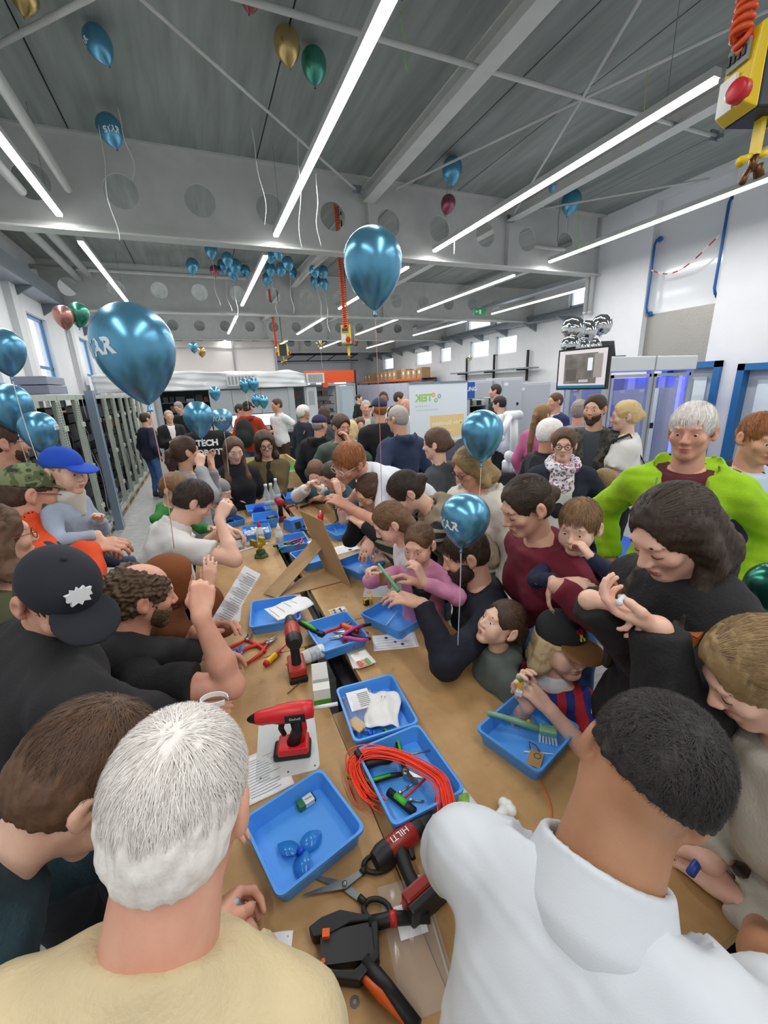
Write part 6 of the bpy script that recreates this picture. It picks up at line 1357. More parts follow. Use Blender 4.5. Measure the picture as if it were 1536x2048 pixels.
        if inner is not None:
            Fi = Field(); torso(Fi, tt-.014); Fi.cone(N-tu*.04*s, N+tu*.03*s, .066*s, .060*s, .03*s); Fi.cut(N+tu*.012*s, tu+tf*.30, .12*s); Fi.cut(Pv-tu2*.08*s, -tu2, .30*s)
            put('shirt', Fi.mesh(hb), mat(inner, .85, bump=.2, bscale=170))
        if neck == 'polo':
            Fp = Field(); Fp.cone(N-tu*.020*s, N+tu*.045*s-tf*.004*s, (nk+.038)*s, (nk+.020)*s, .01*s); Fp.cone(N-tu*.05*s, N+tu*.10*s, (nk+.014)*s, (nk+.005)*s, .004*s, True)
            Fp.cone(N+tf*.09*s+tu*.06*s, N+tf*.10*s-tu*.08*s, .030*s, .012*s, .01*s, True); Fp.cut(N+tu*.038*s, tu+tf*.12, .14*s)
            put('collar', Fp.mesh((.0055 if dep < 1 else .008) if dep < 2 else hb*.7), collarm or tm, tobj)
    if botm is not None or bottom is not None:
        bm_ = botm or mat(bottom, .9, noise=.15, nscale=10, bump=.2, bscale=150)
        Fl = Field(); Fl.ell(Pv+tu2*.01*s, np.array([.155*w, .112*g, .122])*s, R2, .05*s)
        for hp_, kn, an in LG:
            if skirt: Fl.cone(hp_, an, .11*s, .16*s, .1*s)
            elif bot_short: Fl.chain([hp_, kn], [.088*s*g**.4, .070*s], .03*s); 
            else: Fl.chain([hp_, kn, an], [.080*s*g**.4, .060*s, .050*s], .03*s)
        for hp_, kn, an in LG:
            if bot_short: Fl.cut(kn+(hp_-kn)*.06, nrm(kn-hp_), .12*s)
            else: Fl.cut(an-nrm(an-kn)*.005, nrm(an-kn), .12*s)
        Fl.cut(Pv+tu2*.11*s, tu2, .3*s)
        gl = Fl.mesh(max(hb*1.4, .022)); gl = (gl[0]+normals(*gl)*wavy(gl[0], .004, .1, 3)[:, None], gl[1]); put('skirt' if skirt else 'trousers', gl, bm_)
        if shoe:
            for hp_, kn, an in LG:
                Fs = Field(); fx = f; Fs.cone(an-UP*.03*s, an-UP*.045*s+fx*.12*s, .042*s, .036*s, .03*s); Fs.cone(an-UP*.02*s, an+UP*.01*s, .044*s, .044*s, .02*s); Fs.ell(an-UP*.055*s+fx*.06*s, np.array([.044, .13, .03])*s, np.stack([r, f, UP], 1), .02*s)
                Fs.cut(an-UP*.085*s, -UP, .3*s); put('shoe', Fs.mesh(max(hb*.9, .018)), mat(shoe, .6))
    info = dict(root=root, base=base, N=N, Pv=Pv, P=P, HR=HR, hs=hs, tu=tu, tf=tf, tr=tr, s=s, A=A, f=f, r=r, H=H, put=put, sk=sk, LG=LG, Rt=Rt, mid=mid)
    return info
# ------------------------------------------------------------------ the crowd
def hood_up(i, col, face=.066):
    P, HR, hs = i['P'], i['HR'], i['hs']; Fh = Field(); E = lambda c, r, k=.02, neg=False: Fh.ell(P(*c), np.array(r)*hs, HR, k*hs, neg)
    E((0, -.018, .030), (.100, .122, .108)); E((0, -.02, -.06), (.095, .11, .08), .04); E((0, .13, -.02), (face, .10, .105), .02, True); Fh.cone(P(0, 0, -.03), P(0, 0, -.2), .06*hs, .06*hs, .01, True)
    i['put']('hood', Fh.mesh(.009), mat(col, .9, noise=.15, nscale=10, bump=.3, bscale=170))
def strap(i, pts, w_, m, nm='strap'):
    b_ = MB(); pts = [np.asarray(p)-i['base'] for p in pts]
    for k in range(len(pts)-1): b_.obox(pts[k], pts[k+1], w_, .008, i['tf'])
    return b_.build(nm, m, i['root'])
def bodypt(i, x, y, z): return i['N']+(i['tr']*x+i['tf']*y+i['tu']*z)*i['s']
def bodytext(i, s_, size, x, y, z, m, back=False, nm='lettering', bold=.0):
    """lettering pressed onto the clothing by ray projection along the facing direction"""
    sg = -1 if back else 1; o = bodypt(i, x, y*sg, z); X = -i['tr']*sg; vs, fs = text_geo(s_, size, 0, bold)
    return o, X, vs, fs
def shirt_text(i, s_, size, x, z, m, back=False, bold=.0, garment=('shirt', 'jacket', 'coat')):
    from mathutils.bvhtree import BVHTree
    ob = [c for c in i['root'].children if c.name.split('.')[0] in garment][0]
    bv = BVHTree.FromPolygons([v.co for v in ob.data.vertices], [tuple(p.vertices) for p in ob.data.polygons])
    vs, fs = text_geo(s_, size, 0, bold); sg = -1 if back else 1; tf = i['tf']*sg; X = -i['tr']*sg
    out = []
    for (u, v) in vs:
        p = bodypt(i, x, .5*sg, z)+X*u+i['tu']*v-i['base']; h = bv.ray_cast(Vector(p), Vector(-tf))
        q = np.array(h[0])+tf*.003 if h[0] is not None else p-tf*.35
        out.append(q)
    raw('lettering', out, fs, m, ob)
J = '#6f7f99'
HAIRC['curl'] = ('#4a3826', '#7d6548')
def sleeves(i, m, t=.024, a=0.0):
    for k in (0, 1):
        S_, E_, W_, fd, back, cu, fdir = i['A'][k]; Fq = Field().chain([S_+(E_-S_)*a, E_, W_+fdir*.02*i['s']], [(.046+t)*i['s'], (.041+t)*i['s'], (.029+t)*i['s']], .03*i['s']); Fq.cut(W_, fdir, .09*i['s']); i['put']('sleeve', Fq.mesh(.014), m)
# ---- around the near end of the table
p1 = person('white-haired man in a beige sweater seen from behind, bending over the table', (360, 1608), .545, rel=24, hrel=24, lean=24, side=12, hp=24, roll=6, w=.95, nkw=1.12, skin='r', hc='white', ht=.010, strand=10000, top='#cdbc96', tt=.020, neck='sweater', g=1.1, wrinkle=.003,
            arms=({'pz': (500, 1900, .90), 'tz': (450, 1820, .86), 'curl': .55, 'hint': (.35, -.3, -1)}, {'pz': (405, 1880, .92), 'tz': (455, 1800, .88), 'curl': .6, 'hint': (.4, -.2, -1)}), bottom='#2c3340', q=1.0, glasses='#24527a', hhair=dict(jit=.28, grav=.25, width=.0013, nseg=5, step=.009))
p2 = person('man with short black faded hair in a white polo, seen from behind', (1290, 1540), .62, rel=2, hrel=-4, lean=32, hp=18, roll=22, nkw=1.2, skin='t', hc='black', ht=.014, strand=5500, topm=mat('#cfd5dc', .85, bump=.06, bscale=420), sleeve='short', neck='polo', tt=.016, w=1.1, g=1.05, wrinkle=.003,
            arms=({'b': (.25, .42, -.38)}, {'b': (.24, .30, -.42)}), bottom='#20242c', q=1.0, hair='fade', hhair=dict(jit=.8, grav=.1, nseg=4, step=.0045, width=.0012, lift=.001))
p3 = person('boy with tousled brown hair in a dark teal hoodie', (175, 1555), .68, rel=84, hrel=92, lean=52, hp=54, roll=-4, s=.86, child=True, skin='c', hc='brown', ht=.016, strand=5500, top='#1f3a44', hood=True, neck='high', tt=.024, arms=({'pz': (330, 1880, .88)}, {'b': (.1, .3, -.3)}), q=1.0, hhair=dict(jit=.35, grav=.3, whorl=(.0, -.05, .11), step=.010, lift=.0016, width=.0014))
p4 = person('man in a dark baseball cap and black fleece jacket', (122, 1190), 1.02, rel=78, hrel=160, lean=22, hp=36, roll=0, skin='r', hc='brown', ht=.006, cap='#1d2029', top='#232426', tt=.024, neck='high', inner='#2a3562', openw=.035, g=1.3, w=1.1, arms=({'pz': (392, 1430, .85), 'tz': (440, 1412, .83), 'curl': .5, 'hint': (.6, -.3, -.6)}, {'b': (.1, .45, -.35)}), bottom='#22252b')
p5 = person('girl with dark blond hair in a grey wool sweater', (1520, 1350), .80, rel=248, hrel=238, lean=16, hp=34, s=.93, sex='f', skin='a', hc='dblond', hair='pony', ht=.014, strand=3500, top='#b3ada0', tt=.022, arms=({'pz': (1420, 1725, .87), 'tz': (1385, 1690, .86), 'curl': .6}, {'pz': (1478, 1800, .83), 'tz': (1400, 1735, .84), 'curl': .45, 'hint': (.8, -.2, -.6)}), bottom='#1b1c20', closed=True)
p6 = person('woman with long dark hair in a black coat working with her fingers', (1345, 1065), 1.03, rel=225, hrel=222, lean=4, hp=30, sex='f', skin='a', hc='dark', hair='long', ht=.012, strand=0, topm=mat('#17171a', .85, bump=.3, bscale=120), tt=.03, coat=.55, neck='high', w=1.1, arms=({'px': (1180, 1200, 1.0), 'tip': (1240, 1212, .95), 'curl': (.5, .5, .75, .85, .85), 'hint': (.2, -1, -.7)}, {'px': (1318, 1256, .90), 'tip': (1250, 1228, .92), 'curl': (.5, .45, .6, .65, .7), 'back': (.2, .3, -1), 'hint': (.2, -.6, -.9)}), bottom='#17181b', closed=True)
p7 = person('blond boy in a red and blue striped jersey and dark cap', (1124, 1286), 1.50, rel=204, hrel=138, lean=0, hp=-2, s=.84, hs=.96, w=1.12, child=True, skin='c', hc='pale', hair='bob', hhair=.02, ht=.010, cap='#26282b', apron={'brim': '#8a6238'}, topm=stripes(('#b3202c', '#27307c'), (.80, -.60, 0), .028), sleeve='short', tt=.018, neck='polo', arms=({'px': (1056, 1412, 1.38), 'tip': (1042, 1372, 1.38), 'curl': .6, 'hint': (.5, -.3, -1)}, {'px': (1104, 1424, 1.32), 'tip': (1068, 1386, 1.34), 'curl': .6, 'hint': (.6, -.6, -.7)}), bottom='#22252c', collarm=mat('#e9e9ec', .8))
p8 = person('small girl with brown hair looking upwards in a grey hoodie', (1003, 1248), 1.56, rel=240, hrel=238, hp=-28, s=.66, child=True, sex='f', skin='c', hc='brown', hair='pony', ht=.010, top='#5a645f', hood=True, neck='high', tt=.024, arms=({'b': (.08, .2, -.34)}, {'b': (.08, .2, -.36)}), bottom='#2a2d33')
p9 = person('bearded man in a navy sweater seated behind a balloon', (930, 1108), 1.80, rel=262, hrel=262, lean=10, hp=22, skin='b', hc='dark', ht=.008, beard=.016, top='#151a27', tt=.02, w=1.1, g=1.08, s=.94, hs=.98, legs='sit', arms=({'px': (842, 1168, 1.86), 'tip': (800, 1150, 1.86), 'curl': .6}, {'px': (846, 1208, 1.66), 'tip': (788, 1190, 1.66), 'curl': .4, 'back': (.2, 0, 1), 'hint': (.55, .25, -.4)}), bottom='#2b3447')
p10 = person('girl in a pink long-sleeved top with brown hair tied back', (838, 1088), 1.92, rel=205, hrel=205, hp=15, s=.70, child=True, sex='f', skin='a', hc='brown', hair='pony', ht=.008, top='#d98fb5', tt=.014, arms=({'px': (772, 1152, 1.78), 'tip': (752, 1140, 1.76), 'curl': .75}, {'px': (848, 1165, 1.7), 'tip': (835, 1135, 1.7), 'curl': .7, 'hint': (.9, -.2, -.5)}), bottom='#3a3f55')
p11 = person('girl with long fair hair in a white top bending over the table', (780, 1045), 2.02, rel=268, hrel=262, lean=15, hp=32, s=.72, child=True, sex='f', skin='c', hc='lbrown', hair='half', ht=.012, top='#e6e8ea', tt=.014, arms=({'pz': (735, 1100, .86)}, {'pz': (745, 1105, .85), 'tz': (725, 1108, .83)}), bottom='#39435a')
p12 = person('woman in a beige quilted vest over a striped shirt leaning far over', (812, 985), 2.3, rel=268, hrel=262, lean=46, hp=42, sex='f', skin='a', hc='dark', hair='bun', ht=.012, topm=stripes(('#1d1e20', '#1d1e20', '#8d8a70'), (.1, 0, 1), .016), tt=.014, arms=({'pz': (735, 1075, .88)}, {'px': (748, 1072, 2.3), 'tip': (735, 1098, 2.25), 'curl': .4, 'hint': (.8, 0, -.6)}), bottom='#3d5273')
i = p12; Fv = Field(); Fv.ell(i['N']-i['tu']*.16, (.195, .165, .23), i['Rt'], .05).ell(i['N']-i['tu']*.33, (.185, .155, .20), i['Rt'], .06); Fv.cone(i['N']-i['tu']*.02, i['A'][0][0], .078, .078, .05).cone(i['N']-i['tu']*.02, i['A'][1][0], .078, .078, .05)
for k in (0, 1): Fv.ell(i['A'][k][0]+(i['A'][k][1]-i['A'][k][0])*.25+i['tr']*(.05 if k == 0 else -.05), (.085, .085, .085), I3, .01, True)
Fv.cut(i['N']+i['tu']*.01, i['tu']+i['tf']*.3, .12); Fv.cut(i['N']-i['tu']*.50, -i['tu'], .4); gv = Fv.mesh(.012); gv = (gv[0]+normals(*gv)*(wavy(gv[0], .006, .09, 2))[:, None], gv[1]); i['put']('vest', gv, mat('#8f7f6c', .85, noise=.15, nscale=8, bump=.3, bscale=60))
p13 = person('woman with glasses and brown hair in a black long-sleeved top', (742, 985), 2.45, rel=240, hrel=245, lean=30, hp=28, s=.92, sex='f', skin='a', hc='brown', hair='bob', hhair=.04, ht=.012, glasses='#b8902c', top='#17181b', tt=.012, arms=({'px': (712, 1040, 2.4), 'tip': (695, 1018, 2.4), 'curl': .5}, {'px': (725, 1050, 2.3), 'tip': (700, 1030, 2.35), 'curl': .5}), bottom='#2a3040')
p14 = person('red-haired man with clear glasses in a white polo leaning on the table', (697, 925), 2.45, rel=258, hrel=234, lean=64, hp=26, roll=-14, skin='r', hc='red', ht=.014, topm=mat('#dcdfe6', .85, bump=.2, bscale=200), sleeve='short', neck='polo', tt=.018, glasses='#d9d9d9', arms=({'pz': (672, 1035, .82), 'tz': (650, 1032, .815), 'curl': .08, 'hint': (.4, -.6, -.3)}, {'px': (700, 1015, 2.35), 'curl': .3}), bottom='#2b3140')
p15 = person('boy in a varsity jacket with pale sleeves holding a part', (632, 945), 4.05, rel=195, hrel=198, lean=12, hp=36, s=.88, child=True, skin='c', hc='brown', ht=.014, top='#3f5f6c', tt=.022, hood=True, arms=({'px': (613, 978, 3.8), 'tip': (622, 965, 3.78), 'curl': .7}, {'px': (640, 978, 3.78), 'tip': (627, 966, 3.78), 'curl': .7}), bottom='#2a2e38')
p16 = person('dark-haired boy resting his chin on his hand beside the red-haired man', (664, 952), 3.45, rel=235, hrel=235, lean=16, hp=30, s=.88, child=True, skin='b', hc='dark', ht=.012, top='#2d4a55', sleeve='short', tt=.014, arms=({'pz': (622, 1000, .83), 'curl': .4}, {'px': (678, 987, 3.3), 'tip': (673, 967, 3.3), 'curl': .6, 'hint': (.3, .3, -.9)}), bottom='#20242c')
# ---- left side of the table
p17 = person('curly-haired bearded man in a black T-shirt reading instructions', (287, 1190), 1.45, rel=78, hrel=84, lean=22, hp=14, skin='r', hc='curl', hair='curly', bald=True, ht=.016, beard=.006, top='#141416', sleeve='short', tt=.018, neck='polo', g=1.15, w=1.05, legs='sit', arms=({'px': (402, 1235, 1.30), 'tip': (405, 1195, 1.33), 'curl': .85, 'hint': (.3, .2, -1)}, {'px': (395, 1260, 1.55), 'tip': (432, 1245, 1.55), 'curl': .5, 'hint': (.4, 0, -.9)}), bottom='#17181c')
p18 = person('child in a brown hooded top with the hood up', (345, 1160), 1.72, rel=84, hrel=88, lean=10, hp=10, s=.72, child=True, skin='b', hc='dark', ht=.006, top='#6e3f1d', tt=.024, neck='high', legs='sit', arms=({'px': (418, 1175, 1.75), 'tip': (420, 1130, 1.75), 'curl': .35, 'hint': (.2, 0, -1)}, {'px': (400, 1180, 1.85), 'curl': .4}), bottom='#2a2622'); hood_up(p18, '#7a451f')
p19 = person('young man in a white polo bending over a tray on the left', (388, 1003), 2.35, rel=74, hrel=82, lean=30, hp=38, skin='a', hc='dark', ht=.014, strand=1500, topm=mat('#d5d3d0', .85, bump=.2, bscale=200), sleeve='short', neck='polo', tt=.02, arms=({'px': (438, 1040, 2.30), 'tip': (445, 1025, 2.32), 'curl': .6, 'hint': (.7, .3, -.6)}, {'px': (450, 1055, 2.55), 'tip': (465, 1060, 2.55), 'curl': .5}), bottom='#15171c')
p20 = person('boy with light brown hair in a green shirt behind the young man', (350, 978), 2.85, rel=120, hrel=125, lean=12, hp=30, s=.78, child=True, skin='c', hc='lbrown', ht=.016, top='#3f8a48', tt=.014, bottom='#2a3040', arms=({'pz': (415, 1045, .84)}, {'b': (.1, .3, -.25)}))
p21 = person('child in a grey beanie resting one cheek on a hand', (440, 985), 3.75, rel=105, hrel=112, lean=12, hp=16, s=.90, child=True, skin='c', hc='brown', ht=.004, cap='#8d8f8e', top='#6d7073', tt=.02, arms=({'px': (426, 988, 3.62), 'tip': (429, 970, 3.6), 'curl': .3, 'hint': (.3, .2, -1)}, {'pz': (465, 1012, .83)}), bottom='#2c303a')
p22 = person('woman in a light grey blazer holding something to her mouth', (372, 903), 3.1, rel=72, hrel=72, hp=2, s=.95, sex='f', skin='b', hc='brown', hair='pony', ht=.014, top='#9a9c9f', tt=.02, inner='#e3e5e6', openw=.04, arms=({'px': (400, 935, 2.95), 'tip': (402, 910, 2.98), 'curl': .6, 'hint': (.5, -.1, -.9)}, {'px': (424, 938, 3.15), 'tip': (420, 910, 3.15), 'curl': .45, 'hint': (.2, .3, -.9)}), bottom='#22262e')
p23 = person('girl with long straight brown hair in a black sweater', (468, 900), 3.95, rel=170, hrel=165, hp=18, s=1.06, sex='f', skin='c', hc='brown', hair='long', ht=.010, top='#141518', tt=.016, neck='high', arms=({'b': (.08, .16, -.42)}, {'b': (.08, .16, -.42)}), bottom='#17181c')
p24 = person('woman with dark bobbed hair and glasses in an olive corduroy blazer', (530, 888), 4.3, rel=178, hrel=172, hp=12, roll=6, s=1.06, sex='f', skin='b', hc='dark', hair='bob', ht=.026, glasses='#3a332c', top='#5f5230', tt=.022, inner='#121214', openw=.045, w=.98, g=1.0, arms=({'pz': (505, 1000, .86), 'tz': (512, 1006, .84)}, {'pz': (528, 1000, .86), 'tz': (520, 1006, .84)}), bottom='#1d1e22')
p25 = person('man in a camouflage cap and orange and navy jacket carrying a toddler', (62, 985), 1.72, rel=76, hrel=80, hp=16, skin='r', hc='brown', ht=.006, beard=.004, glasses='#2a2a2c', cap='#4d5a3c', capm=patches(('#2c2f24', '#59653f', '#7c8660', '#3b4a30'), 26), topm=mat('#2c3648', .8, bump=.2, bscale=140), tt=.026, hood=False, g=1.1, arms=({'px': (170, 1095, 1.70), 'tip': (205, 1090, 1.72), 'curl': .5, 'hint': (.8, -.3, -.6)}, {'px': (175, 1085, 1.85), 'tip': (205, 1085, 1.85), 'curl': .5}), bottom='#2d3138')
i = p25; Fo = Field(); Fo.cone(i['N']-i['tu']*.03, i['A'][0][0], .082, .078, .05).cone(i['N']-i['tu']*.03, i['A'][1][0], .082, .078, .05).ell(i['N']-i['tu']*.05, (.14, .13, .075), i['Rt'], .05); Fo.chain([i['A'][0][0], i['A'][0][1], i['A'][0][2]], [.074, .07, .058], .03); Fo.cone(i['N']-i['tu']*.02, i['N']+i['tu']*.06, .085, .08, .02); Fo.cone(i['N']-i['tu']*.05, i['N']+i['tu']*.12, .066, .066, .004, True); Fo.cut(i['A'][0][2], i['A'][0][6], .09); go = Fo.mesh(.011); i['put']('orange_yoke', (go[0]+normals(*go)*wavy(go[0], .004, .09, 3)[:, None], go[1]), mat('#e04a17', .75, bump=.2, bscale=140))
p26 = person('toddler in a bright blue cap and pale blue shirt on the man\'s arm', (128, 942), 1.78, rel=128, hrel=135, hp=8, s=.56, hs=.84, child=True, skin='c', hc='blond', ht=.004, cap='#1f4fc4', top='#a3b1c4', tt=.02, legs='held', arms=({'px': (195, 1068, 1.72), 'tip': (200, 1090, 1.72), 'curl': .4}, {'b': (.05, .2, -.2)}), bottom='#44566f', shoe='#3a3a3c')
i = p26; Fs = Field().cone(i['N']+i['tf']*.03, i['N']+i['tf']*.06-i['tu']*.07, .062, .02, .02).ell(i['N']+i['tu']*.005, (.068, .066, .03), i['Rt'], .02); Fs.cone(i['N'], i['N']+i['tu']*.06, .042, .04, .005, True); i['put']('bib_scarf', Fs.mesh(.007), mat('#c9c6ba', .85))
p27 = person('man with glasses and short hair beside the equipment racks', (8, 885), 2.15, rel=72, hrel=80, hp=5, skin='r', hc='brown', ht=.008, beard=.004, glasses='#202022', top='#26282c', tt=.02, bottom='#2a2d33')
p28 = person('person with tinted sunglasses in front of the orange jacket', (-10, 1078), 1.25, rel=70, hrel=78, hp=0, skin='b', hc='brown', ht=.012, hair='bob', hhair=.03, sex='f', glasses='#8a3a1e', top='#4d5033', tt=.02, s=.92, bottom='#2c2f34')
# ---- right side
p29 = person('woman in a maroon sweater holding a toddler', (1052, 1012), 1.62, rel=236, hrel=240, lean=12, hp=24, roll=0, sex='f', skin='b', hc='dark', hair='bun', ht=.010, top='#6e1a2c', tt=.018, w=1.08, arms=({'px': (1150, 1195, 1.52), 'tip': (1180, 1185, 1.46), 'curl': .35}, {'px': (1112, 1172, 1.36), 'tip': (1170, 1172, 1.36), 'curl': .3, 'hint': (.9, -.2, -.5)}), bottom='#1d2029', closed=True)
p30 = person('toddler in a navy sweater with a white print, one hand at the mouth', (1158, 1052), 1.50, rel=196, hrel=196, hp=10, s=.55, hs=.82, child=True, skin='c', hc='lbrown', ht=.012, top='#1c2440', tt=.016, legs='held', arms=({'px': (1105, 1160, 1.40), 'tip': (1098, 1185, 1.40), 'curl': .3}, {'px': (1180, 1112, 1.40), 'tip': (1162, 1088, 1.43), 'curl': .75, 'hint': (.8, 0, -.6)}), bottom='#3f669c', shoe='#c9c9c9')
p31 = person('white-haired man in a lime green jacket over a maroon T-shirt', (1383, 862), 1.74, rel=184, hrel=190, hp=4, skin='r', hc='white', hair='short', ht=.010, strand=1800, top='#9ccb1a', tt=.030, inner='#571824', openw=.085, hood=True, g=1.05, arms=({'b': (.26, -.06, -.50)}, {'b': (.26, -.06, -.50)}), bottom='#2a3a55')
p32 = person('man in a dark blue suit and pale checked shirt at the blue door', (1521, 875), 1.98, rel=140, hrel=140, hp=14, skin='r', hc='red', ht=.008, top='#1b2236', tt=.028, inner='#b9cbe0', openw=.05, g=1.1, arms=(None, {'b': (.1, .2, -.45)}), bottom='#1b2236')
p33 = person('blond woman in a white polo with a black bag over her arm', (1250, 832), 3.3, rel=262, hrel=262, hp=6, sex='f', skin='c', hc='blond', hair='bun', ht=.014, topm=mat('#e2e2de', .85, bump=.2, bscale=180), sleeve='short', neck='polo', tt=.02, arms=({'b': (.05, .28, -.32)}, {'b': (.02, .30, -.36), 'hint': (.7, -.6, -.4)}), bottom='#0f1012', g=1.05)
p34 = person('bearded man in an open plaid flannel shirt', (1189, 818), 3.4, rel=186, hrel=200, hp=2, skin='b', hc='dark', ht=.012, beard=.007, topm=patches(('#26231f', '#3a3833', '#57534a', '#2b2a28'), 14), tt=.024, inner='#3e444d', openw=.07, arms=({'b': (.24, .1, -.5)}, {'b': (.22, .1, -.5)}), bottom='#1f2530')
p35 = person('woman with short auburn hair, glasses and a patterned scarf', (1128, 890), 2.95, rel=178, hrel=182, hp=2, s=.95, sex='f', skin='a', hc='brown', hair='short', ht=.022, glasses='#2b2022', top='#1a2132', tt=.03, inner='#e2e1dc', openw=.085, w=1.1, g=1.15, arms=({'b': (.24, .05, -.48)}, {'b': (.24, .05, -.48)}), bottom='#1d2029')
i = p35; Fs = Field(); pts = [bodypt(i, .09*math.cos(t_), .02+.10*math.sin(t_), .03-.03*math.sin(t_)) for t_ in np.linspace(0, 6.283, 12)]; Fs.chain(pts, [.030]*12, .03); Fs.chain([bodypt(i, .035, .09, 0), bodypt(i, .04, .12, -.14)], [.035, .042], .03).chain([bodypt(i, -.035, .09, 0), bodypt(i, -.04, .12, -.14)], [.035, .04], .03); gs = Fs.mesh(.011); i['put']('scarf', (gs[0]+normals(*gs)*wavy(gs[0], .006, .05, 3)[:, None], gs[1]), patches(('#cfcbd2', '#8c4a78', '#e6e3e6', '#5d6a94', '#b98aa8'), 30))
p36 = person('white-haired man in a dark suit seen from the side', (1102, 868), 3.15, rel=58, hrel=68, hp=4, skin='r', hc='white', ht=.010, top='#1d2127', tt=.028, g=1.1, neck='polo', arms=(None, None), bottom='#1d2127')
p37 = person('girl in a pink shirt with a long braid', (1086, 830), 4.2, rel=25, hrel=40, hp=0, s=.92, sex='f', skin='c', hc='lbrown', hair='pony', ht=.012, top='#c76a98', tt=.02, bottom='#3a4d70')
i = p37; Fs = Field().chain([i['P'](0, -.09, .0), i['P'](-.03, -.11, -.10), bodypt(i, -.05, -.12, -.12), bodypt(i, -.06, -.12, -.36)], [.03, .03, .028, .012], .01); i['put']('braid', Fs.mesh(.011), hairmat(*HAIRC['lbrown']))
p38 = person('man in a blue suit with open white collar behind the screen pole', (1110, 803), 5.7, rel=235, hrel=240, hp=2, skin='r', hc='brown', ht=.008, top='#1f2c55', tt=.024, inner='#d5dcec', openw=.05, bottom='#1b2440')
p39 = person('grey-haired person standing behind the plaid shirt', (1160, 822), 4.4, rel=10, hrel=20, hp=0, skin='r', hc='grey', ht=.012, top='#9aa0a8', tt=.02, bottom='#2c3038')
p40 = person('small blond boy in a bright blue top running past', (1206, 962), 3.05, rel=-40, hrel=-50, hp=0, s=.62, child=True, skin='c', hc='dblond', ht=.010, top='#1f6fd0', tt=.016, feet=(.25, -.25), lean=6, arms=({'b': (.12, .2, -.1)}, {'b': (.12, .12, -.3)}), bottom='#1d2733', shoe='#b9bcb4')
p41 = person('older woman with grey-blond hair and glasses in a cream hooded cardigan', (940, 935), 2.3, rel=226, hrel=238, hp=26, s=.95, sex='f', skin='r', hc='dblond', hair='bob', hhair=.02, ht=.020, glasses='#4a2030', top='#d6d0c4', tt=.03, hood=True, inner='#cfc7ba', openw=.05, w=1.12, g=1.15, bottom='#4c5058', closed=True)
p42 = person('woman with a brown bun and dark grey jacket turned away', (872, 888), 3.0, rel=-72, hrel=-72, hp=6, s=.95, sex='f', skin='a', hc='brown', hair='bun', ht=.016, top='#3c3f44', tt=.026, hood=True, arms=({'b': (.1, .2, -.4)}, {'b': (.14, .1, -.45)}), bottom='#2a3040')
p43 = person('grey-haired man in a navy zip hoodie looking away', (795, 838), 3.9, s=1.06, rel=-38, hrel=-52, hp=8, skin='b', hc='grey', ht=.006, glasses='#2b2b2d', top='#2c3a57', tt=.03, hood=True, g=1.12, arms=(None, {'b': (.24, .0, -.5)}), bottom='#2b3a55')
p44 = person('man in a dark cap and black sweatshirt seen from behind', (758, 818), 4.7, s=1.05, rel=-10, hrel=-28, hp=0, skin='b', hc='red', ht=.006, cap='#27384a', top='#17191d', tt=.024, g=1.08, bottom='#20242c')
p45 = person('laughing brown-haired man in a green jacket with his hand at his mouth', (683, 853), 4.75, s=1.12, rel=165, hrel=150, hp=12, skin='r', hc='brown', ht=.018, beard=.005, top='#4a5a52', tt=.024, arms=({'b': (.2, .12, -.42)}, {'px': (700, 888, 4.5), 'tip': (692, 866, 4.5), 'curl': .6, 'hint': (.7, .2, -.8)}), bottom='#2a2e34')
p46 = person('man in a navy cap and black hooded jacket seen from behind', (640, 850), 5.3, s=1.08, rel=32, hrel=45, hp=4, skin='r', hc='grey', ht=.004, cap='#23264a', top='#151618', tt=.03, hood=True, g=1.15, w=1.08, bottom='#2f4468')
# ---- background
p47 = person('white-haired woman in a dark coat with a brown shoulder bag', (608, 826), 6.3, rel=55, hrel=70, hp=2, s=.92, sex='f', skin='r', hc='white', hair='short', ht=.026, top='#1f2438', tt=.03, coat=.4, bottom='#1b1c22')
p48 = person('man in a white polo and brown leather shorts', (553, 810), 7.7, rel=228, hrel=250, hp=2, skin='r', hc='brown', ht=.010, topm=mat('#e2e4e6', .85, bump=.2, bscale=180), sleeve='short', neck='polo', tt=.018, bottom='#3d2f20', bot_short=True, arms=({'b': (.22, -.12, -.5)}, {'b': (.22, -.12, -.5)}))
p49 = person('man in a red hooded jacket wearing a black backpack', (496, 816), 7.4, rel=25, hrel=35, hp=6, skin='r', hc='brown', ht=.004, cap='#2a2a2c', top='#b5391f', tt=.03, hood=True, bottom='#3c5c86', arms=({'b': (.1, .3, -.2)}, None))
p50 = person('man in a white shirt and glasses behind the red jacket', (481, 820), 8.0, rel=105, hrel=110, hp=4, skin='r', hc='dark', ht=.008, glasses='#1d1d1f', top='#e0e2e4', tt=.02, bottom='#1d2026')
p51 = person('man in a navy blazer and jeans standing by the racks', (292, 838), 7.7, rel=62, hrel=62, hp=4, skin='b', hc='dark', ht=.010, top='#1b2138', tt=.028, inner='#e3e4e8', openw=.06, g=1.15, bottom='#3d5c8f', arms=({'b': (.2, .05, -.5)}, None))
p52 = person('grey-haired man in a black suit with folded hands', (338, 833), 8.0, rel=172, hrel=172, hp=4, skin='b', hc='grey', ht=.006, top='#1c1d20', tt=.026, inner='#e6e6e6', openw=.06, g=1.1, arms=({'b': (.04, .2, -.30)}, {'b': (.04, .2, -.30)}), bottom='#3a2226')
p53 = person('man in a black jacket behind the suited men', (357, 815), 8.8, rel=215, hrel=220, hp=18, skin='b', hc='grey', ht=.010, top='#141518', tt=.026, bottom='#1b1c20')
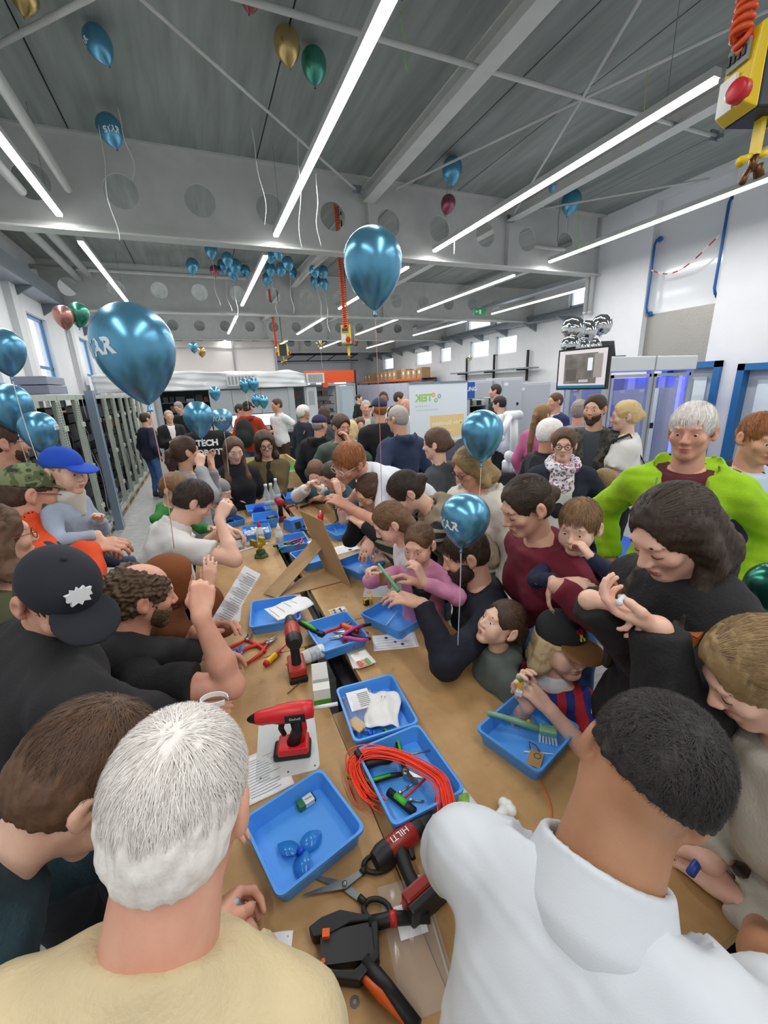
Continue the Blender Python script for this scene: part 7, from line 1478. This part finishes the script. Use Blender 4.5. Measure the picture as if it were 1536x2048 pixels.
p54 = person('person in a black T-shirt with white lettering on the back', (410, 832), 4.4, rel=8, hrel=8, hp=4, skin='b', hc='dark', ht=.010, top='#121316', sleeve='long', tt=.026, g=1.1, w=1.1, bottom='#1d1f25')
shirt_text(p54, 'TECH', .085, .0, -.10, mat('#e9ebec', .7), True, .004); shirt_text(p54, 'ROBOTS', .085, .0, -.20, mat('#e9ebec', .7), True, .004)
p55 = person('woman with long brown hair in front of the dark container opening', (650, 828), 6.2, rel=30, hrel=40, hp=4, s=.95, sex='f', skin='b', hc='brown', hair='long', ht=.014, top='#4a4d52', tt=.02, bottom='#2a2d33')
p56 = person('blond child in a white top beside the laughing man', (703, 858), 5.4, rel=30, hrel=20, hp=4, s=.82, child=True, sex='f', skin='c', hc='blond', hair='long', hhair=.16, ht=.014, top='#e3e4e4', tt=.014, bottom='#3c465a')
p57 = person('short woman in a blue top holding a phone', (721, 848), 6.0, rel=170, hrel=175, hp=12, s=.78, sex='f', skin='b', hc='brown', hair='short', ht=.018, top='#3e6f9c', tt=.02, bottom='#3a4a68', arms=({'b': (.05, .22, -.2)}, {'b': (.05, .22, -.2)}))
p58 = person('man in a grey cardigan and striped shirt', (732, 815), 6.6, rel=175, hrel=170, hp=6, skin='r', hc='grey', ht=.004, top='#7d807c', tt=.026, inner='#b9b6a8', openw=.07, bottom='#4c5058', g=1.1)
p59 = person('smiling man with a shaved head in a striped black jacket', (767, 797), 7.0, rel=182, hrel=182, hp=4, skin='d', hc='black', ht=.003, beard=.004, topm=stripes(('#16171a', '#16171a', '#d9d9d6'), (.7, -.7, 0), .03), tt=.024, bottom='#1c1d21')
p60 = person('young man in an olive hoodie beside the partition panels', (799, 797), 7.6, rel=100, hrel=95, hp=4, skin='b', hc='dark', ht=.012, top='#4d5240', tt=.026, hood=True, bottom='#23262c')
p61 = person('bald man in a white shirt half behind the banner', (813, 812), 6.7, rel=110, hrel=100, hp=2, skin='r', hc='grey', hair='none', top='#e1e4e8', tt=.02, bottom='#262a33')
p62 = person('distant person in black by the far doorway', (718, 797), 12.5, rel=110, hrel=110, hp=4, skin='b', hc='black', ht=.012, top='#121316', tt=.024, bottom='#121316')
p63 = person('man in profile in front of the presentation screen', (990, 782), 7.2, rel=-80, hrel=-85, hp=2, skin='b', hc='dark', ht=.008, top='#232529', tt=.024, bottom='#202228')
p64 = person('dark-haired person in a white shirt behind the robot arm', (998, 808), 6.4, rel=-70, hrel=-70, hp=10, skin='b', hc='black', ht=.012, top='#dfe2e6', tt=.022, bottom='#202228')

# ---- lettering, emblems and things carried
shirt_text(p7, 'adidas', .032, .02, -.14, mat('#eeeef2', .7), False, .0008)
def puton(i, garment, loc, r_, m, n=16, nm='emblem', shape=None, facing=1):
    pass
E_ = p4; c = E_['P'](.012, .082, .098); M = frame_m(c-E_['base'], E_['HR'][:, 0], E_['HR'][:, 2]*.8-E_['HR'][:, 1]*.6); cap_ = [o for o in E_['root'].children if o.name.startswith('cap')][0]
MB().prism([(-.026, -.006), (-.018, -.006), (-.020, -.018), (-.006, -.014), (0, -.022), (.006, -.014), (.020, -.018), (.018, -.006), (.026, -.006), (.024, .004), (.028, .012), (.016, .012), (.014, .020), (.004, .014), (0, .022), (-.004, .014), (-.014, .020), (-.016, .012), (-.028, .012), (-.024, .004)], -.004, .005).xf(M).build('emblem', mat('#d9dcde', .6), cap_)
E_ = p7; c = E_['P'](.0, .092, .085); M = frame_m(c-E_['base'], E_['HR'][:, 0], E_['HR'][:, 2]*.8-E_['HR'][:, 1]*.6); cap_ = [o for o in E_['root'].children if o.name.startswith('cap')][0]
MB().lathe([(.001, .004), (.010, .004), (.011, 0)], 12, (0, .010, 0)).xf(M).build('emblem_red', mat('#c2242a', .6), cap_); MB().box(-.004, .004, -.010, .002, 0, .004).box(-.009, -.004, -.020, -.010, 0, .004).box(.004, .009, -.020, -.010, 0, .004).xf(M).build('emblem_yellow', mat('#e3c53a', .6), cap_)
# white fan print on the toddler's sweater
shirt_text(p30, 'WWW', .05, 0, -.17, mat('#e9ebee', .7), False, .002); shirt_text(p30, '____', .035, 0, -.19, mat('#e9ebee', .7), False, .002)
# leather straps and toggle on the black coat
LEA = mat('#a85a24', .5); i = p6
for sx in (1, -1): strap(i, [bodypt(i, sx*.115, -.02, .015), bodypt(i, sx*.125, .10, -.06), bodypt(i, sx*.13, .125, -.17), bodypt(i, sx*.14, .10, -.28)], .034, LEA, 'backpack_strap')
M = frame_m(bodypt(i, -.05, .162, -.17)-i['base'], -i['tr'], i['tu']); MB().prism([(-.05, -.014), (-.012, -.004), (.012, -.004), (.05, -.014), (.05, .014), (.012, .004), (-.012, .004), (-.05, .014)], 0, .006).xf(M).build('toggle', mat('#5a3a24', .5), i['root'])
# black backpack on the red jacket
i = p49; Fp = Field().ell(bodypt(i, 0, -.2, -.25), (.17, .10, .26), i['Rt'], .02).ell(bodypt(i, 0, -.26, -.32), (.13, .08, .14), i['Rt'], .03); i['put']('backpack', Fp.mesh(.02), mat('#17181b', .7))
for sx in (1, -1): strap(i, [bodypt(i, sx*.10, -.14, -.03), bodypt(i, sx*.11, .0, .03), bodypt(i, sx*.12, .14, -.12), bodypt(i, sx*.13, .10, -.32)], .05, mat('#17181b', .7), 'backpack_strap')
i = p47; c = bodypt(i, .26, .02, -.50); b_ = Field().ell(c, (.10, .16, .13), i['Rt'], .02).cone(c+UP*.1, c+UP*.12, .05, .05, .02); i['put']('shoulder_bag', b_.mesh(.018), mat('#8a5a30', .55)); strap(i, [c+UP*.1, bodypt(i, .20, .05, -.15), bodypt(i, .10, .02, .03), bodypt(i, .16, -.12, -.15)], .03, mat('#8a5a30', .55), 'bag_strap')
i = p33; c = i['A'][1][2]+np.array([0, 0, -.14]); b_ = Field().ell(c, (.15, .13, .17), I3, .02).ell(c+UP*.1, (.13, .1, .1), I3, .05); gb_ = b_.mesh(.016); i['put']('draped_bag', (gb_[0]+normals(*gb_)*wavy(gb_[0], .012, .12, 2)[:, None], gb_[1]), mat('#111214', .8)); strap(i, [bodypt(i, .03, .10, -.25), bodypt(i, -.06, .1, -.02), bodypt(i, -.09, .0, .035), bodypt(i, -.09, -.13, -.2)], .02, mat('#111214', .6), 'bag_strap')
# instruction strip held by the curly-haired man
a = atd(440, 1248, 1.52); b_ = atd(505, 1140, 1.56); up = b_-a; rt = nrm(np.cross(up, ray(470, 1200)))*.034; V = []; n = 24
for k in range(n+1):
    t = k/n; z = .012*abs(((t*4) % 1)-.5)
    for sx in (-1, 1): V.append(a+up*t+rt*sx+nrm(np.cross(rt, up))*z)
e = empty('instruction_strip', a.tolist(), 0, 'long folded instruction leaflet held up by the curly-haired man', 'paper'); o = raw('sheet', [v-a for v in V], [(2*k, 2*k+1, 2*k+3, 2*k+2) for k in range(n)], mat('#e3e5e8', .6), e); o.modifiers.new('solid', 'SOLIDIFY').thickness = .0008
nn_ = nrm(CAM-a); mb = MB()
for k in range(22):
    t = .06+.88*k/22; p0 = a+up*t-rt*.8-a+nn_*.010; p1 = a+up*t+rt*(.2+.6*((k*7) % 5)/5)-a+nn_*.010; mb.add([p0, p1, p1+up*.012, p0+up*.012], [(0, 1, 2, 3)])
mb.build('printed_text', mat('#8f9499', .6), o)['kind'] = 'stuff'
# things in hands
a = atd(1238, 1205, .88); tag(MB().sphere((0, 0, 0), .008, 10, 6).tube([(-.006, 0, 0), (.02, .005, .008)], .005, 8).build('small_part', mat('#cfd3d8', .3), smooth=True, loc=a), 'tiny white part between the fingers of the woman in black', 'part')
a = atd(1040, 1370, 1.33); e = empty('brush_robot', a, .6, 'little brush toy with white bristles and wires in the boy\'s hands', 'toy'); MB().tube([(-.03, 0, .05), (.02, 0, 0)], .007, 8).build('green_stem', mat('#7fae8b', .45), e, True); MB().sphere((.035, 0, -.01), (.022, .02, .022), 12, 8).build('bristle_tuft', mat('#e9edee', .7), e, True); MB().box(-.012, .008, -.01, .01, -.035, -.02).build('battery_clip', mat('#e6e8ea', .4), e); MB().box(-.01, .012, -.008, .008, -.005, .012).build('yellow_motor', YLW, e)
p0, p1 = atd(757, 1128, 1.74), atd(797, 1182, 1.62); e = empty('brush_stick', ((p0+p1)/2).tolist(), 0, 'green stick with a hanging brown chip between the girl and the bearded man', 'stick'); o0 = (p0+p1)/2; MB().tube([p0-o0, p1-o0], [.006, .009], 8).build('stick', mat('#5f9a78', .45), e, True); q0 = atd(764, 1146, 1.72)-o0; MB().add([q0+np.array(v) for v in ((-.012, 0, 0), (.012, 0, 0), (.014, 0, -.035), (0, 0, -.055), (-.012, 0, -.045), (-.012, .004, 0), (.012, .004, 0), (.014, .004, -.035), (0, .004, -.055), (-.012, .004, -.045))], [(0, 1, 2, 3, 4), (9, 8, 7, 6, 5), (0, 5, 6, 1), (1, 6, 7, 2), (2, 7, 8, 3), (3, 8, 9, 4), (4, 9, 5, 0)]).build('brown_chip', mat('#8a6238', .6), e)
a = atz(462, 1822, .90); tag(MB().tube([(-.012, 0, 0), (.018, .006, .01)], [.010, .008], 10).build('grey_motor', mat('#9aa0a2', .4, metal=.4), smooth=True, loc=a), 'little grey motor in the fingers of the white-haired man', 'motor')
a = atd(430, 1405, .98); V = [a+np.array([.03*math.cos(t_), .02*math.sin(t_), .012*math.sin(t_*.5)]) for t_ in np.linspace(0, 5.5, 16)]; e = empty('tape_loop', a.tolist(), 0, 'loop of white cable tie in the capped man\'s hand', 'cable tie'); mb = MB()
for k in range(15): mb.obox(V[k]-a, V[k+1]-a, .002, .012)
mb.build('band', mat('#e6e6e4', .5), e)
a = atz(1398, 1735, .86); tag(MB().tube([(-.03, 0, 0), (.03, .01, .01)], .009, 10).build('blue_pen', mat('#24459c', .4), smooth=True, loc=a), 'blue handle held by the girl in the grey sweater', 'tool')
a = atd(432, 1050, 2.3); tag(MB().tube([(0, 0, 0), (.01, .0, .09)], .005, 6).build('pencil', mat('#d2542a', .5), loc=a-np.array([0, 0, .05])), 'orange pencil in the young man\'s hand', 'pencil')
a = atd(515, 1000, 3.8); tag(MB().box(-.05, .05, -.03, .03, 0, .05).box(-.03, .03, -.04, .04, .02, .07).build('blue_toy', mat('#1f3fc0', .4), loc=(a[0], a[1], TZ+.02)), 'blue plastic gadget in front of the olive blazer', 'gadget')

i = p31
for sx in (1,): strap(i, [bodypt(i, sx*.125, .150, -.13), bodypt(i, sx*.135, .152, -.27)], .02, mat('#2b3030', .5), 'zip_pocket')
strap(i, [bodypt(i, .088, .125, -.02), bodypt(i, .095, .15, -.14), bodypt(i, .10, .15, -.30)], .006, mat('#8d9a6a', .5), 'zip'); strap(i, [bodypt(i, -.088, .125, -.02), bodypt(i, -.095, .15, -.14), bodypt(i, -.10, .15, -.30)], .006, mat('#8d9a6a', .5), 'zip')
i = p7
for k in (0, 1):
    S_, E_ = i['A'][k][0], i['A'][k][1]; d = nrm(E_-S_); u = nrm(UP-d*d.dot(UP)); sd = np.cross(d, u)
    for j in (-1, 0, 1):
        pts = []
        for t in np.linspace(-.02, .58, 7): pts.append(S_+(E_-S_)*t+nrm(u+sd*j*.35)*(.043*.78+.018*.78+.002+.010*t)-i['base'])
        MB().tube(pts, .0042, 5).build('white_stripe', mat('#ececf0', .8), i['root'], True)

sleeves(p15, mat('#d5d6d6', .85), .026, .12)
# ------------------------------------------------------------------ balloons
BLUE = mat('#63a4c6', .27, metal=.72); GREEN = mat('#4f9a86', .27, metal=.75); GOLD = mat('#c2a870', .27, metal=.8); ROSE = mat('#c48d85', .27, metal=.75); PINKB = mat('#a05e70', .27, metal=.75); SILV = mat('#d9dde0', .06, metal=1.0); RIB = mat('#dfe0dc', .4)
# profile: z from knot (0) to crown (1.3), max radius .5 at z=.8
def bprof(n=26):
    out = []
    for k in range(n+1):
        t = k/n; z = 1.3*(.5-.5*math.cos(math.pi*t))
        if z > .8: r_ = .5*math.sqrt(max(0, 1-((z-.8)/.5)**2))
        else: u = (.8-z)/.8; r_ = .5*(1-u**2.1)**.78*(1-.10*u*u)
        out.append((max(r_, .001), z))
    out[0] = (.012, 0); return out
BP_ = bprof()
def brad(z): return float(np.interp(z, [p[1] for p in BP_], [p[0] for p in BP_]))
def balloon(px, py, w_px, dep, label, m=BLUE, group=None, tilt=(0, 0), star=None, string=0.0, ribbon=None, seed=0, asp=1.0, n=28):
    c = atd(px, py, dep); sc = w_px/F_PX*dep; up = nrm(UP+np.array([tilt[0], tilt[1], 0])); X = nrm(np.cross((0, 1, 0), up)); Y = np.cross(up, X)
    R_ = np.stack([X, Y, up], 1); kn = c-up*.72*sc*asp; e = empty('balloon', kn.tolist(), 0, label, 'balloon', group)
    L2W = lambda x, y, z: (R_@np.array([x, y, z*asp]))*sc
    b_ = MB().lathe(BP_, n); b_.v = [tuple(L2W(*v)) for v in b_.v]; b_.build('skin', m, e, True)
    k_ = MB().lathe([(.012, .01), (.022, -.02), (.03, -.06), (.045, -.085), (.03, -.08)], 10); k_.v = [tuple(L2W(*v)) for v in k_.v]; k_.build('knot', m, e, True)
    if star:
        az0, zc, size = star; vs, fs = text_geo('STAR', size, 0, .012); tc = CAM-c; th = math.atan2(np.dot(tc, Y), np.dot(tc, X))
        out = []
        for u, v in vs:
            z = zc+v; r_ = brad(z)+.004; a_ = th+math.radians(az0)+u/max(brad(zc), .2); out.append(L2W(r_*math.cos(a_), r_*math.sin(a_), z))
        raw('lettering', out, fs, mat('#e4edf2', .5), e)
    if string:
        rs = random.Random(seed); p = -up*.07*sc; pts = [p+np.array([.012*math.sin(3*t+seed)*t, .01*math.cos(2*t+seed)*t, -string*t]) for t in np.linspace(0, 1, 12)]
        MB().tube(pts, .0018 if dep < 4 else .003, 5).build('string', ribbon or RIB, e, True)
    elif ribbon is not None and string == 0:
        pass
    return e
def curl(px, py, px2, py2, dep, m=RIB, seed=0, par=None, r=.0035, amp=.035):
    a, b_ = atd(px, py, dep), atd(px2, py2, dep); rs = random.Random(seed); ph = rs.random()*6; out = []
    for t in np.linspace(0, 1, 26): out.append(a+(b_-a)*t+np.array([math.sin(9*t+ph), math.cos(7*t+ph), 0])*amp*(t**1.2))
    base = np.array(par.location); return MB().tube([p-base for p in out], r*dep/4, 5).build('ribbon', m, par, True)
balloon(270, 700, 150, 1.50, 'large blue chrome balloon floating over the racks, lettering at its edge', star=(-62, .72, .26), string=.55, seed=1, tilt=(-.05, .05), ribbon=mat('#d9a39a', .4))
balloon(746, 530, 116, 1.95, 'large blue chrome balloon floating above the table on a pink string', string=1.25, seed=2, ribbon=mat('#d8868c', .4))
balloon(930, 1037, 98, 1.42, 'blue chrome balloon with white lettering in front of the bearded man', star=(-50, .62, .27), string=.52, seed=3, tilt=(.12, 0), asp=.9, ribbon=mat('#c9d6e6', .4))
balloon(964, 868, 82, 2.05, 'blue balloon in front of the woman in the cream cardigan', string=.42, seed=4)
balloon(8, 700, 72, 1.75, 'blue chrome balloon beside the window, uppermost of the group by the racks', string=.5, seed=5); balloon(20, 812, 76, 2.1, 'blue chrome balloon just above the bespectacled man', string=.4, seed=6); balloon(78, 862, 66, 2.0, 'blue chrome balloon touching the toddler\'s blue cap', seed=7, star=(75, .8, .2))
balloon(397, 836, 56, 3.0, 'blue chrome balloon above the woman in the grey blazer'); balloon(444, 838, 41, 3.5, 'paler round blue balloon with white lettering', mat('#6aa3c0', .35, metal=.7), asp=.85, star=(-20, .75, .3), tilt=(.0, 0), string=.35, seed=8)
balloon(430, 786, 22, 8.0, 'small blue balloon floating before the grey container panels'); 
for k, (x, y, w_) in enumerate(((490, 770, 22), (507, 768, 21), (513, 800, 20), (527, 803, 20))): balloon(x, y, w_, 7.0, ['blue balloon held high above the red jacket', 'blue balloon close behind the one above the red jacket', 'blue balloon between red jacket and white polo', 'blue balloon beside the monitor'][k], string=.25 if k < 2 else 0, seed=k)
balloon(127, 633, 36, 3.4, 'rose gold balloon paired with a green one at the window wall', ROSE, string=.7, seed=9); balloon(157, 628, 37, 3.5, 'green chrome balloon paired with a rose one at the window wall', GREEN, tilt=(.15, 0))
balloon(387, 694, 17, 9.5, 'small blue balloon before the pale partition'); balloon(403, 703, 16, 9.3, 'small gold balloon before the pale partition', GOLD)
balloon(1545, 1180, 96, 1.3, 'dark green balloon at the shoulder of the woman in black', mat('#2f6f60', .25, metal=.85))
# balloons under the ceiling
def ceil(px, py, w_, label, m=BLUE, group=None, tilt=(.2, .1), star=None, ztop=4.98, sz=None):
    s_ = sz or .25; dep = F_PX*s_/w_; c = atd(px, py, dep); 
    # slide along the view ray until the crown touches the slab
    for _ in range(30):
        c = atd(px, py, dep); top = c[2]+.58*w_/F_PX*dep; dep *= 1+(ztop-top)/(c[2]-1.9)*.5
        if c[2] < 2: break
    return balloon(px, py, w_, dep, label, m, group, tilt, star, 0), dep
b1, d1 = ceil(197, 88, 52, 'blue balloon with lettering under the ceiling by the bracing rod', tilt=(-.35, .2), star=(-70, .7, .25)); curl(175, 0, 205, 70, d1, par=b1, seed=1)
b2, d2 = ceil(220, 260, 48, 'blue lettered balloon against the first girder', tilt=(-.2, .25), star=(10, .45, .26), ztop=4.9); curl(197, 250, 232, 478, d2*.92, par=b2, seed=2); curl(235, 215, 272, 362, d2*.92, par=b2, seed=3)
b3, d3 = ceil(574, 90, 52, 'gold chrome balloon under the ceiling beside the long lamp', GOLD, tilt=(-.05, .1)); curl(503, 255, 535, 452, d3*1.1, par=b3, seed=4)
b4, d4 = ceil(628, 130, 50, 'green chrome balloon under the ceiling beside the gold one', GREEN, tilt=(.05, .1)); curl(595, 265, 603, 500, d4*1.1, par=b4, seed=5); curl(632, 340, 637, 490, d4*1.15, par=b4, seed=6)
ceil(48, -8, 50, 'gold balloon high at the ceiling corner', GOLD); b5, d5 = ceil(500, -6, 40, 'red and white balloon high above the bracing', mat('#8a5058', .3, metal=.5))
b6, d6 = ceil(904, 340, 40, 'blue balloon resting against the bracing rod', tilt=(.1, .1)); b7, d7 = ceil(896, 408, 29, 'dark pink balloon hanging below the blue one at the bracing', PINKB, tilt=(.3, 0), ztop=4.75); curl(905, 376, 910, 510, d7, par=b7, seed=7)
b8, d8 = ceil(1112, 371, 29, 'small blue balloon tucked behind the lamp', tilt=(.1, .1)); b9, d9 = ceil(1142, 404, 38, 'blue balloon below the ceiling near the gate wall', tilt=(.4, .1)); curl(1120, 400, 1115, 485, d9, mat('#777a78', .4), 8, b9); curl(1157, 420, 1157, 508, d9, mat('#9fe08a', .4), 9, b9)
b10, d10 = ceil(806, -40, 40, 'blue balloon trailing a lime ribbon', tilt=(.1, 0)); curl(800, 0, 815, 148, 3.6, mat('#9be03a', .4), 10, b10); 
b11, d11 = ceil(1290, -40, 30, 'blue balloon trailing a yellow ribbon', tilt=(.1, 0)); curl(1305, 60, 1280, 298, 4.4, mat('#d6c86a', .4), 11, b11)
CL = 'blue balloon in the cluster under the ceiling behind the first girder'
for k, (x, y, w_) in enumerate(((422, 500, 24), (385, 531, 24), (455, 518, 22), (446, 532, 22), (470, 532, 24), (466, 546, 22), (490, 542, 20), (541, 512, 21), (556, 506, 20), (541, 539, 21), (562, 538, 21), (576, 526, 22), (585, 546, 17), (535, 557, 20), (629, 541, 20), (647, 543, 19), (631, 562, 21), (648, 567, 18))):
    b_, d_ = ceil(x, y, w_, CL, BLUE, 'blue balloons clustered under the ceiling', ((.2*math.sin(k*2.1)), .15*math.cos(k*1.7)), ztop=4.95-.12*(k % 3))
    if k in (0, 3, 5, 9, 11, 14, 17): curl(x+2, y+15, x+14+4*math.sin(k), y+100+10*math.cos(k), d_, par=b_, seed=20+k, amp=.05, r=.0022)
ceil(429, 541, 18, 'dark pink balloon among the blue cluster under the ceiling', PINKB, tilt=(0, .1), ztop=4.8)
# foil balloons
def foil(px, py, w_, dep, label, m=SILV, star=False, group=None):
    c = atd(px, py, dep); R0 = w_/2/F_PX*dep; e = empty('foil_balloon', c.tolist(), 0, label, 'balloon', group); n = 40 if not star else 40; rings = 7
    tc = nrm((CAM-c)*np.array([1, 1, 0])); X = np.cross(UP, tc); V = [tc*R0*.42]; V2 = [-tc*R0*.42]
    def rad(a): return R0*(1 if not star else (.72+.28*math.cos(5*a)))*(1+.02*math.sin(11*a))
    for side, VV in ((1, V), (-1, V2)):
        for j in range(1, rings+1):
            t = j/rings; th = R0*.42*math.sqrt(max(0, 1-t*t))
            for k in range(n):
                a = 6.283*k/n+1.5708; r_ = rad(a-1.5708)*t; wr = .03*R0*math.sin(k*math.pi*.9)*t**3*(1-t)*4; VV.append(X*r_*math.cos(a)+UP*r_*math.sin(a)+tc*side*(th+wr))
    Fc = []; 
    for off, fl in ((0, 1), (len(V), -1)):
        for k in range(n): f_ = (off, off+1+k, off+1+(k+1) % n); Fc.append(f_[::fl])
        for j in range(rings-1):
            for k in range(n): a, b_ = off+1+j*n+k, off+1+j*n+(k+1) % n; f_ = (a, a+n, b_+n, b_); Fc.append(f_[::fl])
    raw('foil_skin', V+V2, Fc, m, e, True); MB().tube([UP*-R0*.98, UP*-R0*1.12], [.012, .02], 8).build('tail', m, e, True); MB().tube([UP*-R0*1.1, UP*-(R0*1.1+.35)], .002, 5).build('string', RIB, e)
for k, (x, y, w_) in enumerate(((1147, 657, 44), (1173, 662, 40), (1203, 650, 40), (1141, 690, 36), (1163, 696, 34), (1185, 694, 34))): foil(x, y, w_, 5.25+.12*(k % 3), 'round silver foil balloon in the bunch above the screen', SILV, False, 'silver foil balloons above the screen')
foil(641, 689, 18, 9.0, 'gold star-shaped foil balloon beside the hanging power box', mat('#c9b98a', .12, metal=1.0), True); foil(939, 716, 12, 9.5, 'small gold foil balloon in front of the windows', mat('#c9b98a', .12, metal=1.0), True)
